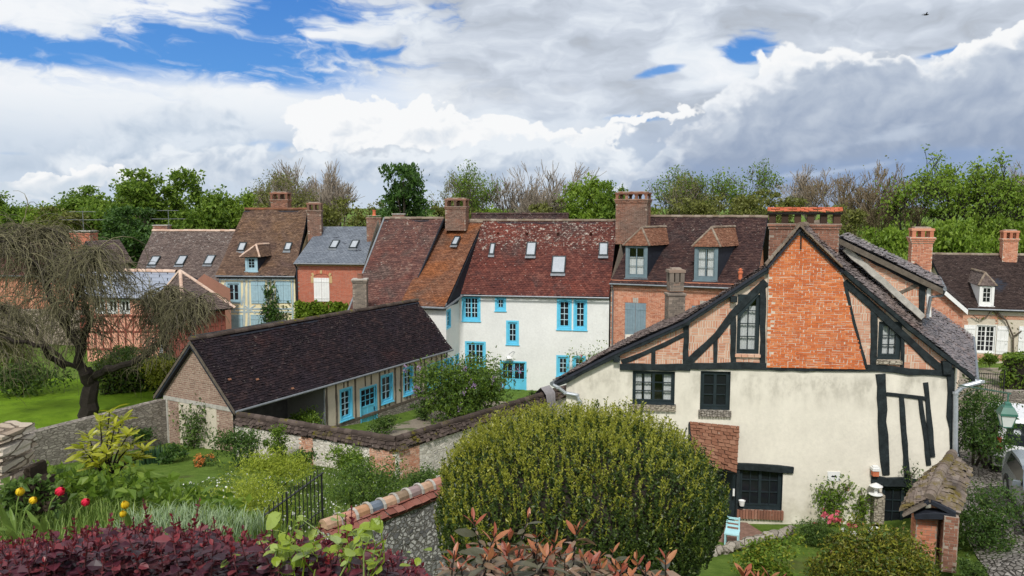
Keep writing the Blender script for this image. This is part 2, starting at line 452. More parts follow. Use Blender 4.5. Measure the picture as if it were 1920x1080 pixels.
# ---------------------------------------------------------------- a vertical wall as a frame of reference
class F:
    """u runs along the wall (left to right seen from the front), z up, n points out towards the viewer"""
    def __init__(s, a, b, ref=None):
        a, b = V((a[0], a[1], 0)), V((b[0], b[1], 0))
        s.o = a; s.L = (b - a).length; s.u = (b - a).normalized(); s.n = V((s.u.y, -s.u.x, 0))
    def p(s, u, z, out=0.): return s.o + s.u * u + V((0, 0, z)) + s.n * out
    def hit(s, px, py, out=0.):
        d = ray(px, py); c = V((0, 0, CZ))
        t = (s.o + s.n * out - c).dot(s.n) / d.dot(s.n); q = c + d * t
        return (q - s.o).dot(s.u), q.z
    def box(s, mb, u0, u1, z0, z1, o0, o1, mat):
        mb.box(s.p((u0 + u1) / 2, (z0 + z1) / 2, (o0 + o1) / 2), s.u * (u1 - u0) / 2, s.n * (o1 - o0) / 2, V((0, 0, (z1 - z0) / 2)), mat)
    def rect(s, x0, y0, x1, y1):
        """box in photo pixels -> u0, u1, z0, z1 (middle lines)"""
        ym, xm = (y0 + y1) / 2, (x0 + x1) / 2
        return s.hit(x0, ym)[0], s.hit(x1, ym)[0], s.hit(xm, y1)[1], s.hit(xm, y0)[1]
def clip_poly(poly, ax, val, keep_less):
    out = []; n = len(poly)
    for i in range(n):
        p, q = poly[i], poly[(i + 1) % n]
        pi = p[ax] <= val + 1e-9 if keep_less else p[ax] >= val - 1e-9
        qi = q[ax] <= val + 1e-9 if keep_less else q[ax] >= val - 1e-9
        if pi: out.append(p)
        if pi != qi:
            t = (val - p[ax]) / (q[ax] - p[ax]); out.append((p[0] + t * (q[0] - p[0]), p[1] + t * (q[1] - p[1])))
    return out
def in_poly(poly, u, z):
    c = np.zeros(len(u), bool); n = len(poly)
    for i in range(n):
        (x0, y0), (x1, y1) = poly[i], poly[(i + 1) % n]
        if y0 == y1: continue
        k = ((y0 > z) != (y1 > z)) & (u < (x1 - x0) * (z - y0) / (y1 - y0) + x0)
        c ^= k
    return c
def wall(mb, fr, polys, holes, mat, reveal=.14, rmat=None, out=0.):
    """wall face made of convex polygons (u, z), cut by rectangular holes with reveals"""
    rmat = rmat or mat
    us = sorted({h[i] for h in holes for i in (0, 1)}); zs = sorted({h[i] for h in holes for i in (2, 3)})
    for poly in polys:
        cu = [-1e6] + us + [1e6]; cz = [-1e6] + zs + [1e6]
        for i in range(len(cu) - 1):
            pu = clip_poly(clip_poly(poly, 0, cu[i], False), 0, cu[i + 1], True) if poly else []
            if len(pu) < 3: continue
            for j in range(len(cz) - 1):
                mu, mz = (cu[i] + cu[i + 1]) / 2, (cz[j] + cz[j + 1]) / 2
                if any(h[0] < mu < h[1] and h[2] < mz < h[3] for h in holes): continue
                q = clip_poly(clip_poly(pu, 1, cz[j], False), 1, cz[j + 1], True)
                if len(q) >= 3: mb.add([fr.p(a, b, out) for a, b in q], [tuple(range(len(q)))], mat)
    for (a, b, c, d) in holes:
        P = [fr.p(a, c, out), fr.p(b, c, out), fr.p(b, d, out), fr.p(a, d, out)]; Q = [p - fr.n * reveal for p in P]
        mb.add(P + Q, [(0, 4, 5, 1), (1, 5, 6, 2), (2, 6, 7, 3), (3, 7, 4, 0)], rmat)
def bricks(mb, fr, poly, holes, mat, bl=.235, bh=.075, m=.012, proud=.006, seed=1, out=0., depth=True, jit=.004):
    rs = np.random.RandomState(seed)
    us = [p[0] for p in poly]; zs = [p[1] for p in poly]
    nz = int((max(zs) - min(zs)) / bh) + 1; nu = int((max(us) - min(us)) / bl) + 3
    I, J = np.meshgrid(np.arange(nu), np.arange(nz))
    half = (I + J * 0) * 0 + rs.rand(nz)[:, None] * .15
    u0 = min(us) - bl + I * bl + (J % 2) * bl * .5 + half * bl; z0 = min(zs) + J * bh + 0 * half
    u0, z0 = u0.ravel(), z0.ravel()
    short = rs.rand(len(u0)) < .25
    L = np.where(short, bl * .5, bl)
    cu, cz = u0 + L / 2, z0 + bh / 2
    lo_, hi_ = np.full(len(cz), 1e9), np.full(len(cz), -1e9)          # cut bricks at the edge of the (convex) field
    for i in range(len(poly)):
        (x0, y0), (x1, y1) = poly[i], poly[(i + 1) % len(poly)]
        if abs(y1 - y0) < 1e-6: continue
        t = (cz - y0) / (y1 - y0); x = x0 + t * (x1 - x0); ok = (t >= 0) & (t <= 1)
        lo_ = np.where(ok, np.minimum(lo_, x), lo_); hi_ = np.where(ok, np.maximum(hi_, x), hi_)
    e = np.clip(u0, lo_, hi_); L0 = np.clip(u0 + L, lo_, hi_) - e; sh0 = short & (L0 > L - 1e-6); k = (L0 > .035) & (lo_ < hi_); us0 = u0; u0, L = e, np.where(k, L0, 1.); cu = u0 + L / 2
    for h in holes: k &= ~((cu > h[0] - .02) & (cu < h[1] + .02) & (cz > h[2] - .02) & (cz < h[3] + .02))
    ext = sh0 & k & (us0 + bl < hi_)
    def put(u0, z0, L):
        N = len(u0); j = lambda s: rs.randn(N) * s
        a0, a1, b0, b1 = u0 + m / 2 + j(jit), u0 + L - m / 2 + j(jit), z0 + m / 2 + j(jit * .6), z0 + bh - m / 2 + j(jit * .6)
        pr = proud + np.abs(j(proud * .5))
        O = np.array(fr.o); U = np.array(fr.u); Nn = np.array(fr.n); Z = np.array((0, 0, 1.))
        def pt(a, b, o): return O + a[:, None] * U + b[:, None] * Z + (o + out)[:, None] * Nn
        zz = np.zeros(N)
        if depth:
            arr = np.stack([pt(a0, b0, pr), pt(a1, b0, pr), pt(a1, b1, pr), pt(a0, b1, pr), pt(a0, b0, zz), pt(a1, b0, zz), pt(a1, b1, zz), pt(a0, b1, zz)], 1)
            mb.multi(arr, [(0, 1, 2, 3), (0, 4, 5, 1), (1, 5, 6, 2), (2, 6, 7, 3), (3, 7, 4, 0)], mat)
        else:
            mb.quads(np.stack([pt(a0, b0, pr), pt(a1, b0, pr), pt(a1, b1, pr), pt(a0, b1, pr)], 1), mat)
    put(u0[k], z0[k], L[k])
    if ext.any(): put(u0[ext] + bl * .5, z0[ext], L[ext])
def tiles(mb, eL, eR, rR, rL, mat, course=.13, width=.18, lift=.022, sag=0., seed=1, wob=.014, lip=.026, rip=0.):
    lift *= 1.35
    """a roof slope of separate overlapping tiles between two eave and two ridge corners"""
    rs = np.random.RandomState(seed)
    eL, eR, rR, rL = [np.array(p, float) for p in (eL, eR, rR, rL)]
    n = np.cross(eR - eL, rL - eL); n /= np.linalg.norm(n)
    if n[2] < 0: n = -n
    Ls = .5 * (np.linalg.norm(rL - eL) + np.linalg.norm(rR - eR)); rows = max(2, int(round(Ls / course)))
    ph = rs.rand(4) * 6.28
    def surf(s, t):
        p = (eL * (1 - s)[:, None] + eR * s[:, None]) * (1 - t)[:, None] + (rL * (1 - s)[:, None] + rR * s[:, None]) * t[:, None]
        d = -sag * np.sin(np.pi * np.clip(s, 0, 1)) * np.sin(np.pi * np.clip(t, 0, 1) * .9 + .15)
        d = d + rip * (np.sin(s * 9 + ph[0] + t * 3) * np.sin(t * 5 + ph[1]) + .5 * np.sin(s * 23 + ph[2]) * np.sin(t * 9 + ph[3]))
        return p + d[:, None] * n
    out = []
    for i in range(rows):
        t0, t1 = i / rows, min((i + 1.25) / rows, 1.)
        w = np.linalg.norm((eR * (1 - t0) + rR * t0) - (eL * (1 - t0) + rL * t0)); M = max(1, int(round(w / width)))
        ed = (np.arange(M + 2) - (.5 if i % 2 else 0.) - .0) / M
        a, b = np.clip(ed[:-1], 0, 1), np.clip(ed[1:], 0, 1); k = b - a > .15 / M; a, b = a[k], b[k]; N = len(a)
        a2 = a + .0; g = .03 / M
        j = rs.randn(N) * wob / Ls; T0 = t0 + j; T1 = np.full(N, t1)
        l0 = (lift + np.abs(rs.randn(N)) * lift * .35)[:, None] * n; l1 = (lift * .35) * n
        tilt = (rs.randn(N) * lift * .22)[:, None] * n
        TL, TR = surf(a2 + g, T1) + l1, surf(b - g, T1) + l1
        BL, BR = surf(a2 + g, T0) + l0 + tilt, surf(b - g, T0) + l0 - tilt
        LL, LR = BL - lip * n, BR - lip * n
        out.append(np.stack([BL, BR, TR, TL, LL, LR], 1))
    mb.multi(np.concatenate(out), [(0, 1, 2, 3), (4, 5, 1, 0)], mat)
def slab(mb, eL, eR, rR, rL, mat, th=.09, drop=0.):
    P = [V(p) for p in (eL, eR, rR, rL)]
    n = (P[1] - P[0]).cross(P[3] - P[0]).normalized()
    if n.z < 0: n = -n
    mb.prism([p - n * drop for p in P], -n * th, mat)
def ridge_tiles(mb, a, b, mat, r=.11, n=None, step=.33, seed=1, lip_mat=None):
    a, b = V(a), V(b); L = (b - a).length; k = n or max(2, int(L / step)); d = (b - a) / k; rs = random.Random(seed)
    t = d.normalized(); s = t.cross(V((0, 0, 1))).normalized(); up = s.cross(t)
    if up.z < 0: up = -up
    for i in range(k):
        p = a + d * i + up * rs.uniform(-.008, .012); q = p + d * 1.06
        vs = []; m = 7
        for (c, rr) in ((p, r * 1.0), (q, r * .9)):
            for j in range(m):
                w = math.pi * (j / (m - 1) * 1.1 - .05)
                vs.append(c + s * math.cos(w) * rr + up * math.sin(w) * rr)
        mb.add(vs, [(j, j + 1, m + j + 1, m + j) for j in range(m - 1)] + [tuple(range(m))], mat)
        if lip_mat:
            vs = []
            for (c, rr) in ((q - t * .035, r * 1.02), (q - t * .035, r * 1.16), (q + t * .02, r * 1.16), (q + t * .02, r * .98)):
                for j in range(m):
                    w = math.pi * (j / (m - 1) * 1.1 - .05)
                    vs.append(c + s * math.cos(w) * rr + up * math.sin(w) * rr)
            fs = [(c_ * m + j, c_ * m + j + 1, (c_ + 1) * m + j + 1, (c_ + 1) * m + j) for c_ in range(3) for j in range(m - 1)]
            mb.add(vs, fs, lip_mat)
def beam(mb, fr, pts, w, mat, out=.03, back=-.05, seed=0, jit=.012, seg=.35):
    """a hand-hewn timber along a line of (u, z) points on a wall"""
    rs = random.Random(seed + int(abs(pts[0][0]) * 977 + abs(pts[0][1]) * 131))
    P = []
    for i in range(len(pts) - 1):
        (a, b), (c, d) = pts[i], pts[i + 1]; L = math.hypot(c - a, d - b); k = max(1, int(L / seg))
        for j in range(k): P.append((a + (c - a) * j / k, b + (d - b) * j / k))
    P.append(pts[-1]); n = len(P); vs = []
    for i, (u, z) in enumerate(P):
        a = P[max(i - 1, 0)]; b = P[min(i + 1, n - 1)]; tx, tz = b[0] - a[0], b[1] - a[1]; l = math.hypot(tx, tz) or 1
        nx, nz = -tz / l, tx / l
        w1, w2 = w / 2 + rs.gauss(0, jit), w / 2 + rs.gauss(0, jit); o = out + rs.uniform(-.006, .006)
        c = .012
        vs += [fr.p(u - nx * w1, z - nz * w1, back), fr.p(u - nx * w1, z - nz * w1, o - c), fr.p(u - nx * (w1 - c), z - nz * (w1 - c), o),
               fr.p(u + nx * (w2 - c), z + nz * (w2 - c), o), fr.p(u + nx * w2, z + nz * w2, o - c), fr.p(u + nx * w2, z + nz * w2, back)]
    fs = [(i * 6 + j, i * 6 + (j + 1) % 6, (i + 1) * 6 + (j + 1) % 6, (i + 1) * 6 + j) for i in range(n - 1) for j in range(6)]
    fs += [tuple(range(6)), tuple(range((n - 1) * 6, n * 6))]
    mb.add(vs, fs, mat)
def window(parent, fr, r, cols, rows, fm, gm, recess=.1, fw=.05, bar=.022, leaves=1, surround=0., lining=True, sill=None, sill_mat=None, curtain=None, cur_mat=None,
           lower=0., name='window', label=None, clear=None, room=None, surr_out=.02, side=0., out=0., rows2=None):
    """r = (u0, u1, z0, z1) of the opening. frame > pane, sill, curtain"""
    u0, u1, z0, z1 = r; mb = MB()
    if surround:
        s = surround
        for (a, b, c, d) in ((u0 - s, u0, z0 - s, z1 + s), (u1, u1 + s, z0 - s, z1 + s), (u0, u1, z0 - s, z0), (u0, u1, z1, z1 + s)):
            fr.box(mb, a, b, c, d, out - .01, out + surr_out, fm)
    if lining:
        t = .012
        for (a, b, c, d) in ((u0, u0 + t, z0, z1), (u1 - t, u1, z0, z1), (u0 + t, u1 - t, z0, z0 + t), (u0 + t, u1 - t, z1 - t, z1)):
            fr.box(mb, a, b, c, d, out - recess, out + surr_out - .004, fm)
    b0, b1 = out - recess - .03, out - recess + .03
    for (a, b, c, d) in ((u0, u0 + fw, z0, z1), (u1 - fw, u1, z0, z1), (u0 + fw, u1 - fw, z0, z0 + fw * 1.3 + lower), (u0 + fw, u1 - fw, z1 - fw, z1)):
        fr.box(mb, a, b, c, d, b0, b1, fm)
    iu0, iu1, iz0, iz1 = u0 + fw, u1 - fw, z0 + fw * 1.3 + lower, z1 - fw
    lw = (iu1 - iu0) / leaves
    for k in range(leaves):
        a0 = iu0 + k * lw; a1 = a0 + lw; st = fw * .62
        for (a, b, c, d) in ((a0, a0 + st, iz0, iz1), (a1 - st, a1, iz0, iz1), (a0 + st, a1 - st, iz0, iz0 + st), (a0 + st, a1 - st, iz1 - st, iz1)):
            fr.box(mb, a, b, c, d, b0 + .008, b1 + .012, fm)
        for i in range(1, cols):
            x = a0 + st + (a1 - a0 - 2 * st) * i / cols; fr.box(mb, x - bar / 2, x + bar / 2, iz0 + st, iz1 - st, b0 + .012, b1 + .004, room_bar(fm))
        for j in range(1, rows):
            z = iz0 + st + (iz1 - iz0 - 2 * st) * j / rows; fr.box(mb, a0 + st, a1 - st, z - bar / 2, z + bar / 2, b0 + .014, b1 + .001, room_bar(fm))
    w = part(name, mb, parent, label)
    g = MB(); e = .004
    P = [fr.p(iu0 - e, iz0 - e, b0 + .02), fr.p(iu1 + e, iz0 - e, b0 + .02), fr.p(iu1 + e, iz1 + e, b0 + .02), fr.p(iu0 - e, iz1 + e, b0 + .02)]
    if clear: g.add(P, [(0, 1, 2, 3)], clear)
    else: g.prism(P, -fr.n * .008, gm)
    part('pane', g, w)
    if clear:      # a dark room behind clear glass
        q = MB(); D = .5
        A = [fr.p(u0, z0, b0 - .01), fr.p(u1, z0, b0 - .01), fr.p(u1, z1, b0 - .01), fr.p(u0, z1, b0 - .01)]; B = [p - fr.n * D for p in A]
        q.add(A + B, [(0, 1, 5, 4), (1, 2, 6, 5), (2, 3, 7, 6), (3, 0, 4, 7), (4, 5, 6, 7)], room)
        part('room', q, w)
    if curtain:
        c = MB(); rs = random.Random(int(u0 * 991))
        for (ca, cb, cz0, cz1) in curtain:
            a, b = iu0 + (iu1 - iu0) * ca, iu0 + (iu1 - iu0) * cb; n = max(4, int((b - a) / .03)); top = iz0 + (iz1 - iz0) * cz1; bot = iz0 + (iz1 - iz0) * cz0
            vs = []
            for i in range(n + 1):
                o = b0 - .06 + .014 * math.sin(i * 1.9 + rs.random()); x = a + (b - a) * i / n
                vs += [fr.p(x, bot, o), fr.p(x, top, o)]
            c.add(vs, [(2 * i, 2 * i + 2, 2 * i + 3, 2 * i + 1) for i in range(n)], cur_mat)
        part('curtain', c, w)
    if sill:
        q = MB(); fr.box(q, u0 - surround - .04, u1 + surround + .04, z0 - surround - sill, z0 - surround, out - .05, out + .07, sill_mat or fm)
        part('sill', q, w)
    return w
_rb = {}
def room_bar(fm): return globals().get('_BAR', fm) if fm.name.startswith('blue_paint') else fm

# ---------------------------------------------------------------- foliage
def unit(a): return a / np.maximum(np.linalg.norm(a, axis=-1, keepdims=True), 1e-9)
def leaves(mb, c, size, mat, rs, bias=(0, 0, .4), asp=.5, var=.35, fold=.0, dirs=None, droop=0.):
    """one bent four-cornered leaf at every point of c (N, 3)"""
    c = np.asarray(c, float); N = len(c)
    if not N: return
    d = unit((rs.randn(N, 3) if dirs is None else dirs + rs.randn(N, 3) * .35) + np.array(bias))
    if droop: d = unit(d + np.array((0, 0, -droop)))
    s = unit(np.cross(d, rs.randn(N, 3))); nrm = np.cross(d, s)
    L = (size * (1 + var * rs.randn(N)).clip(.4, 2))[:, None]
    w = L * asp * .5
    base, tip = c - d * L * .1, c + d * L - np.array((0, 0, .12)) * L
    mid = c + d * L * .45 + nrm * L * .12
    mb.quads(np.stack([base, mid + s * w, tip, mid - s * w], 1), mat)
def big_leaves(mb, c, dirs, size, mat, rs, asp=.5, var=.25, curl=.15, fold=.25, up=None):
    """larger leaf of two folded halves (8 corners), for plants close to the viewer"""
    c = np.asarray(c, float); N = len(c)
    if not N: return
    d = unit(np.asarray(dirs, float)); z = np.array((0, 0, 1.)) if up is None else up
    s = np.cross(d, z + rs.randn(N, 3) * .35); s = unit(s); n = unit(np.cross(s, d))
    L = (size * (1 + var * rs.randn(N)).clip(.45, 1.8))[:, None]; w = L * asp * .5
    cu = (curl * (1 + .6 * rs.randn(N)))[:, None]
    def p(t, sw, side): return c + d * L * t - n * L * cu * t * t + s * w * sw * side + n * w * fold * sw
    ps = [p(0, 0, 0), p(.22, .72, 1), p(.55, 1., 1), p(.84, .6, 1), p(1, 0, 0), p(.84, .6, -1), p(.55, 1., -1), p(.22, .72, -1), p(.55, 0, 0)]
    mb.multi(np.stack(ps, 1), [(0, 1, 2, 8), (8, 2, 3, 4), (0, 8, 6, 7), (8, 4, 5, 6)], mat)
def crown_points(rs, n, blobs, clump=.35, shell=.55):
    """points gathered in clumps inside a union of ovals (cx, cy, cz, rx, ry, rz)"""
    B = np.array(blobs, float); vol = B[:, 3] * B[:, 4] * B[:, 5]; pr = vol ** .8 / (vol ** .8).sum()
    k = max(8, int(n / 90)); bi = rs.choice(len(B), k, p=pr)
    u = unit(rs.randn(k, 3)); r = shell + (1 - shell) * rs.rand(k) ** .6
    cc = B[bi, :3] + u * B[bi, 3:] * r[:, None]
    ci = rs.randint(0, k, n)
    return cc[ci] + rs.randn(n, 3) * clump * np.array((1, 1, .75)) * (.6 + .8 * rs.rand(k)[ci])[:, None]
def grow(mb, rs, p, d, L, r, lev, mat, tips, spread=.55, nch=(2, 4), up=.12, sides=5, shrink=.68, rsh=.6, minr=.012, gnarl=.16):
    k = 4 if lev > 0 else 3; pts = [V(p)]; q = V(p); dd = V(d).normalized()
    for i in range(k):
        dd = (dd + V((rs.gauss(0, gnarl), rs.gauss(0, gnarl), rs.gauss(0, gnarl) + up))).normalized()
        q = q + dd * L / k; pts.append(q.copy())
    rr = [max(minr, r + (r * rsh - r) * i / k) for i in range(k + 1)]
    mb.tube(pts, rr, mat, max(3, sides), cap=False)
    if lev == 0:
        tips.append((q.copy(), dd.copy())); return
    n = rs.randint(*nch)
    for i in range(n):
        w = rs.uniform(0, 6.283); a = dd.orthogonal().normalized(); b = dd.cross(a)
        side = a * math.cos(w) + b * math.sin(w); sp_ = spread * rs.uniform(.5, 1.35)
        nd_ = (dd * math.cos(sp_) + side * math.sin(sp_)).normalized()
        st = q if i == 0 or rs.random() < .5 else pts[rs.randint(2, k)]
        grow(mb, rs, st, nd_, L * shrink * rs.uniform(.8, 1.2), r * rsh * rs.uniform(.75, 1.), lev - 1, mat, tips, spread, nch, up, sides - 1, shrink, rsh, minr, gnarl)
# ---------------------------------------------------------------- palette
ZINC = m_plain('zinc', (.19, .205, .22), .45, .2, 6, .4, .35)
BLUE = m_plain('blue_paint', (.125, .52, .72), .45, .07, 4, .4)
GREYBLUE = m_plain('grey_blue_paint', (.135, .19, .215), .5, .12, 5, .4)
SHUTTER = m_plain('shutter_paint', (.19, .26, .305), .5, .14, 5, .4)
PALEBLUE = m_plain('pale_blue_paint', (.31, .46, .52), .5, .10, 5, .35)
WHITE = m_plain('white_paint', (.74, .74, .72), .45, .05, 4, .4)
BLACKGREEN = m_wood('tarred_timber', (.017, .023, .025), .75, .75, .2)
BLACKPAINT = m_plain('black_green_paint', (.018, .028, .032), .45, .25, 5, .35)
GREYWOOD = m_wood('weathered_timber', (.115, .095, .075), .85, .45, .2)
SLATEWOOD = m_wood('dark_slate_boards', (.016, .019, .028), .7, .4, .3)
GLASS = m_glass_dark('window_glass'); CLEAR = m_clear_glass('clear_glass')
ROOM = m_plain('dim_room', (.030, .027, .024), .9, .2, 2, .1)
LACE = m_plain('curtain_cloth', (.72, .72, .70), .9, .06, 8, .1)
SKYGLASS = m_plain('skylight_reflection_tint', (.34, .37, .40), .12, .1, 3, .7)  # pale base colour stands in for the sky mirrored in the panes
MORTAR = m_plain('lime_mortar', (.45, .38, .30), .95, .18, 8, .1, 0, .3)
MORTAR_D = m_plain('grey_mortar', (.33, .27, .22), .95, .2, 8, .1, 0, .3)
MORTAR_P = m_plain('pale_mortar', (.60, .50, .40), .95, .14, 8, .1, 0, .3)
BRICK_O = m_island('orange_brick', [(.0, (.30, .075, .03)), (.25, (.47, .12, .042)), (.6, (.58, .165, .055)), (.85, (.63, .225, .09)), (1, (.38, .17, .11))], .85, .15, patch=((.36, .13, .075), .35, .52, .75))
BRICK_R = m_island('red_brick', [(0, (.24, .085, .055)), (.3, (.42, .155, .09)), (.65, (.54, .225, .135)), (1, (.62, .33, .22))], .88, .15)
BRICK_S = m_island('smooth_red_brick', [(0, (.36, .105, .065)), (.5, (.46, .14, .085)), (1, (.53, .19, .12))], .85, .15)
BRICK_D = m_island('old_dark_brick', [(0, (.10, .052, .040)), (.4, (.20, .092, .062)), (.8, (.29, .135, .09)), (1, (.34, .20, .15))], .9, .2, patch=((.12, .10, .085), .6, .45, .7), lichen=.5)
BRICK_G = m_island('brown_pink_brick', [(0, (.15, .096, .076)), (.4, (.245, .155, .122)), (.8, (.32, .215, .17)), (1, (.38, .28, .225))], .9, .15)
BRICK_Y = m_island('grey_stack_brick', [(0, (.10, .085, .07)), (.4, (.17, .145, .12)), (.8, (.25, .205, .165)), (1, (.30, .19, .14))], .9, .12, lichen=.5, lcol=(.38, .36, .31))
BRICK_P = m_island('pale_infill_brick', [(0, (.38, .15, .09)), (.35, (.52, .245, .155)), (.75, (.60, .35, .24)), (1, (.62, .44, .33))], .9, .15, patch=((.58, .47, .36), .35, .5, .75))
TILE_BLACK = m_island('black_brown_tile', [(0, (.0075, .0055, .0075)), (.4, (.014, .0095, .012)), (.75, (.024, .015, .017)), (1, (.048, .028, .026))], .75, .14,
                      patch=[((.046, .018, .016), .5, .55, .75), ((.019, .014, .019), .8, .45, .7)], lichen=.42, lcol=(.20, .18, .155), lz=(3.2, 5.3, .05))
TILE_RED = m_island('dark_red_tile', [(0, (.052, .021, .020)), (.35, (.090, .033, .028)), (.7, (.130, .044, .034)), (1, (.19, .080, .060))], .85, .12,
                    patch=[((.17, .046, .032), .65, .52, .70), ((.075, .047, .043), .8, .5, .68)], lichen=.75, lcol=(.46, .43, .37), lz=(8.9, 10.1, .115), psc=.38)
TILE_ORANGE = m_island('orange_brown_tile', [(0, (.085, .042, .030)), (.4, (.155, .070, .042)), (.8, (.21, .096, .055)), (1, (.26, .145, .09))], .85, .12,
                       patch=[((.24, .085, .03), .7, .45, .65), ((.12, .075, .055), .7, .5, .7)], lichen=.35)
TILE_PLUM = m_island('plum_tile', [(0, (.060, .034, .032)), (.4, (.100, .050, .044)), (.75, (.145, .072, .058)), (1, (.21, .13, .105))], .85, .12,
                     patch=[((.14, .045, .034), .6, .5, .7), ((.10, .075, .065), .7, .48, .68)], lichen=.6, lz=(8.5, 10.2, .06))
TILE_BROWN = m_island('brown_tile', [(0, (.062, .040, .031)), (.4, (.105, .066, .048)), (.8, (.15, .096, .068)), (1, (.21, .145, .105))], .85, .12,
                      patch=[((.19, .11, .06), .6, .50, .68), ((.085, .055, .05), .7, .5, .7)], lichen=.4, lcol=(.40, .36, .30))
TILE_GREY = m_island('grey_brown_tile', [(0, (.075, .056, .050)), (.5, (.115, .085, .075)), (1, (.18, .14, .12))], .8, .25, patch=((.10, .07, .06), .6, .5, .7), lichen=.6, lcol=(.42, .40, .37), lz=(7.8, 9.4, .09))
TILE_DORMER = m_island('dark_plum_tile', [(0, (.026, .0155, .0165)), (.4, (.046, .026, .025)), (.8, (.072, .039, .034)), (1, (.115, .075, .062))], .8, .14,
                       patch=((.045, .036, .036), .6, .5, .7), lichen=.5, lcol=(.40, .37, .31), lz=(8.2, 10.4, .05))
TILE_SLATY = m_island('wet_grey_tile', [(0, (.075, .060, .058)), (.4, (.125, .10, .095)), (.8, (.19, .155, .145)), (1, (.25, .21, .19))], .42, .5, patch=[((.14, .085, .065), .6, .5, .68)], lichen=.45, lcol=(.38, .37, .34))
TILE_FAR = m_island('dull_brown_tile', [(0, (.027, .019, .018)), (.5, (.045, .031, .028)), (1, (.072, .05, .043))], .85, .12, patch=((.07, .052, .042), .5, .5, .7), lichen=.3)
TILE_CLAY = m_island('bright_clay_tile', [(0, (.33, .085, .04)), (.5, (.50, .13, .06)), (1, (.56, .20, .10))], .8, .25, lichen=.3)
TILE_PORCH = m_island('rusty_old_tile', [(0, (.11, .05, .032)), (.5, (.19, .085, .05)), (1, (.26, .14, .09))], .85, .2, lichen=.5, lcol=(.34, .31, .25))
SLATE = m_island('blue_slate', [(0, (.095, .11, .135)), (.5, (.125, .145, .175)), (1, (.17, .19, .22))], .5, .4, patch=((.10, .115, .14), .6, .5, .7))
SOOTBRICK = m_island('sooty_brick', [(0, (.022, .016, .013)), (.6, (.055, .034, .026)), (1, (.11, .06, .04))], .9, .1)
SOLAR = m_plain('smooth_slate', (.21, .24, .30), .3, .1, 1, .5)
MOSSTILE = m_island('mossy_cap_tile', [(0, (.036, .027, .024)), (.5, (.062, .047, .040)), (1, (.115, .088, .075))], .9, .1, lichen=.5, lcol=(.24, .22, .195), moss=((.12, .105, .012), .54, .66))
GATETILE = m_island('mossy_gate_tile', [(0, (.10, .078, .062)), (.5, (.165, .13, .105)), (1, (.24, .20, .17))], .85, .25, lichen=.35, moss=((.115, .088, .016), .46, .62))
RIDGE = m_island('lichened_ridge_tile', [(0, (.12, .085, .065)), (.5, (.19, .145, .11)), (1, (.30, .25, .20))], .9, .2, lichen=.5, moss=((.14, .12, .03), .55, .7))
RIDGE_P = m_island('pink_ridge_tile', [(0, (.38, .24, .17)), (.5, (.50, .35, .27)), (1, (.60, .47, .38))], .85, .2)
CEMENT = m_plain('cement', (.40, .38, .34), .95, .25, 5, .1, 0, .4)
FLINTWALL = m_rubble('white_rubble', [(0, (.34, .31, .26)), (.4, (.60, .56, .49)), (.8, (.72, .68, .60)), (1, (.22, .21, .20))], (.62, .57, .49), 4.6, (1, 1, 1.7), .11)
GREYSTONE = m_rubble('grey_stone_courses', [(0, (.16, .14, .12)), (.5, (.28, .25, .215)), (1, (.40, .36, .31))], (.17, .15, .125), 5., (1., 1., 2.3), .10)
FLINT = m_rubble('knapped_flint', [(0, (.035, .036, .042)), (.25, (.22, .22, .225)), (.5, (.48, .475, .46)), (.85, (.70, .69, .66)), (1, (.09, .09, .10))], (.20, .19, .17), 10., (1, 1, 1.2), .14, .7, 1.)
PIERSTONE = m_rubble('pale_pier_stone', [(0, (.30, .26, .20)), (.6, (.44, .39, .31)), (1, (.26, .22, .18))], (.20, .17, .13), 6., (1, 1, 2.4), .12)
PLASTER_W = m_plaster('white_render', (.73, .73, .705), (.50, .49, .45), .55, .5)
PLASTER_C = m_plaster('cream_render', (.73, .685, .585), (.38, .35, .29), .45, .55, zs=(3.2, 4.6))
PLASTER_Y = m_plaster('yellow_render', (.74, .665, .43), (.5, .45, .3), .2, .5)
PLASTER_B = m_plaster('beige_panel_render', (.52, .46, .36), (.3, .27, .22), .5, .8)
PLASTER_G = m_plaster('grey_render', (.30, .29, .285), (.15, .15, .15), .5, .6)
PLASTER_S = m_plaster('salmon_render', (.72, .35, .25), (.5, .3, .22), .3, .5)
PLASTER_P = m_plaster('aged_panel_render', (.56, .50, .40), (.26, .23, .18), .75, .9)
BARK = m_wood('bark', (.095, .078, .060), .9, .4, .15); BARK_D = m_wood('dark_bark', (.028, .023, .019), .9, .45, .15); TWIG = m_wood('pale_twig', (.25, .21, .165), .9, .35, .15)
SOIL = m_plain('soil', (.045, .033, .024), .95, .4, 6, .1, 0, .8)
IRON = m_plain('black_iron', (.018, .019, .02), .5, .2, 5, .4)

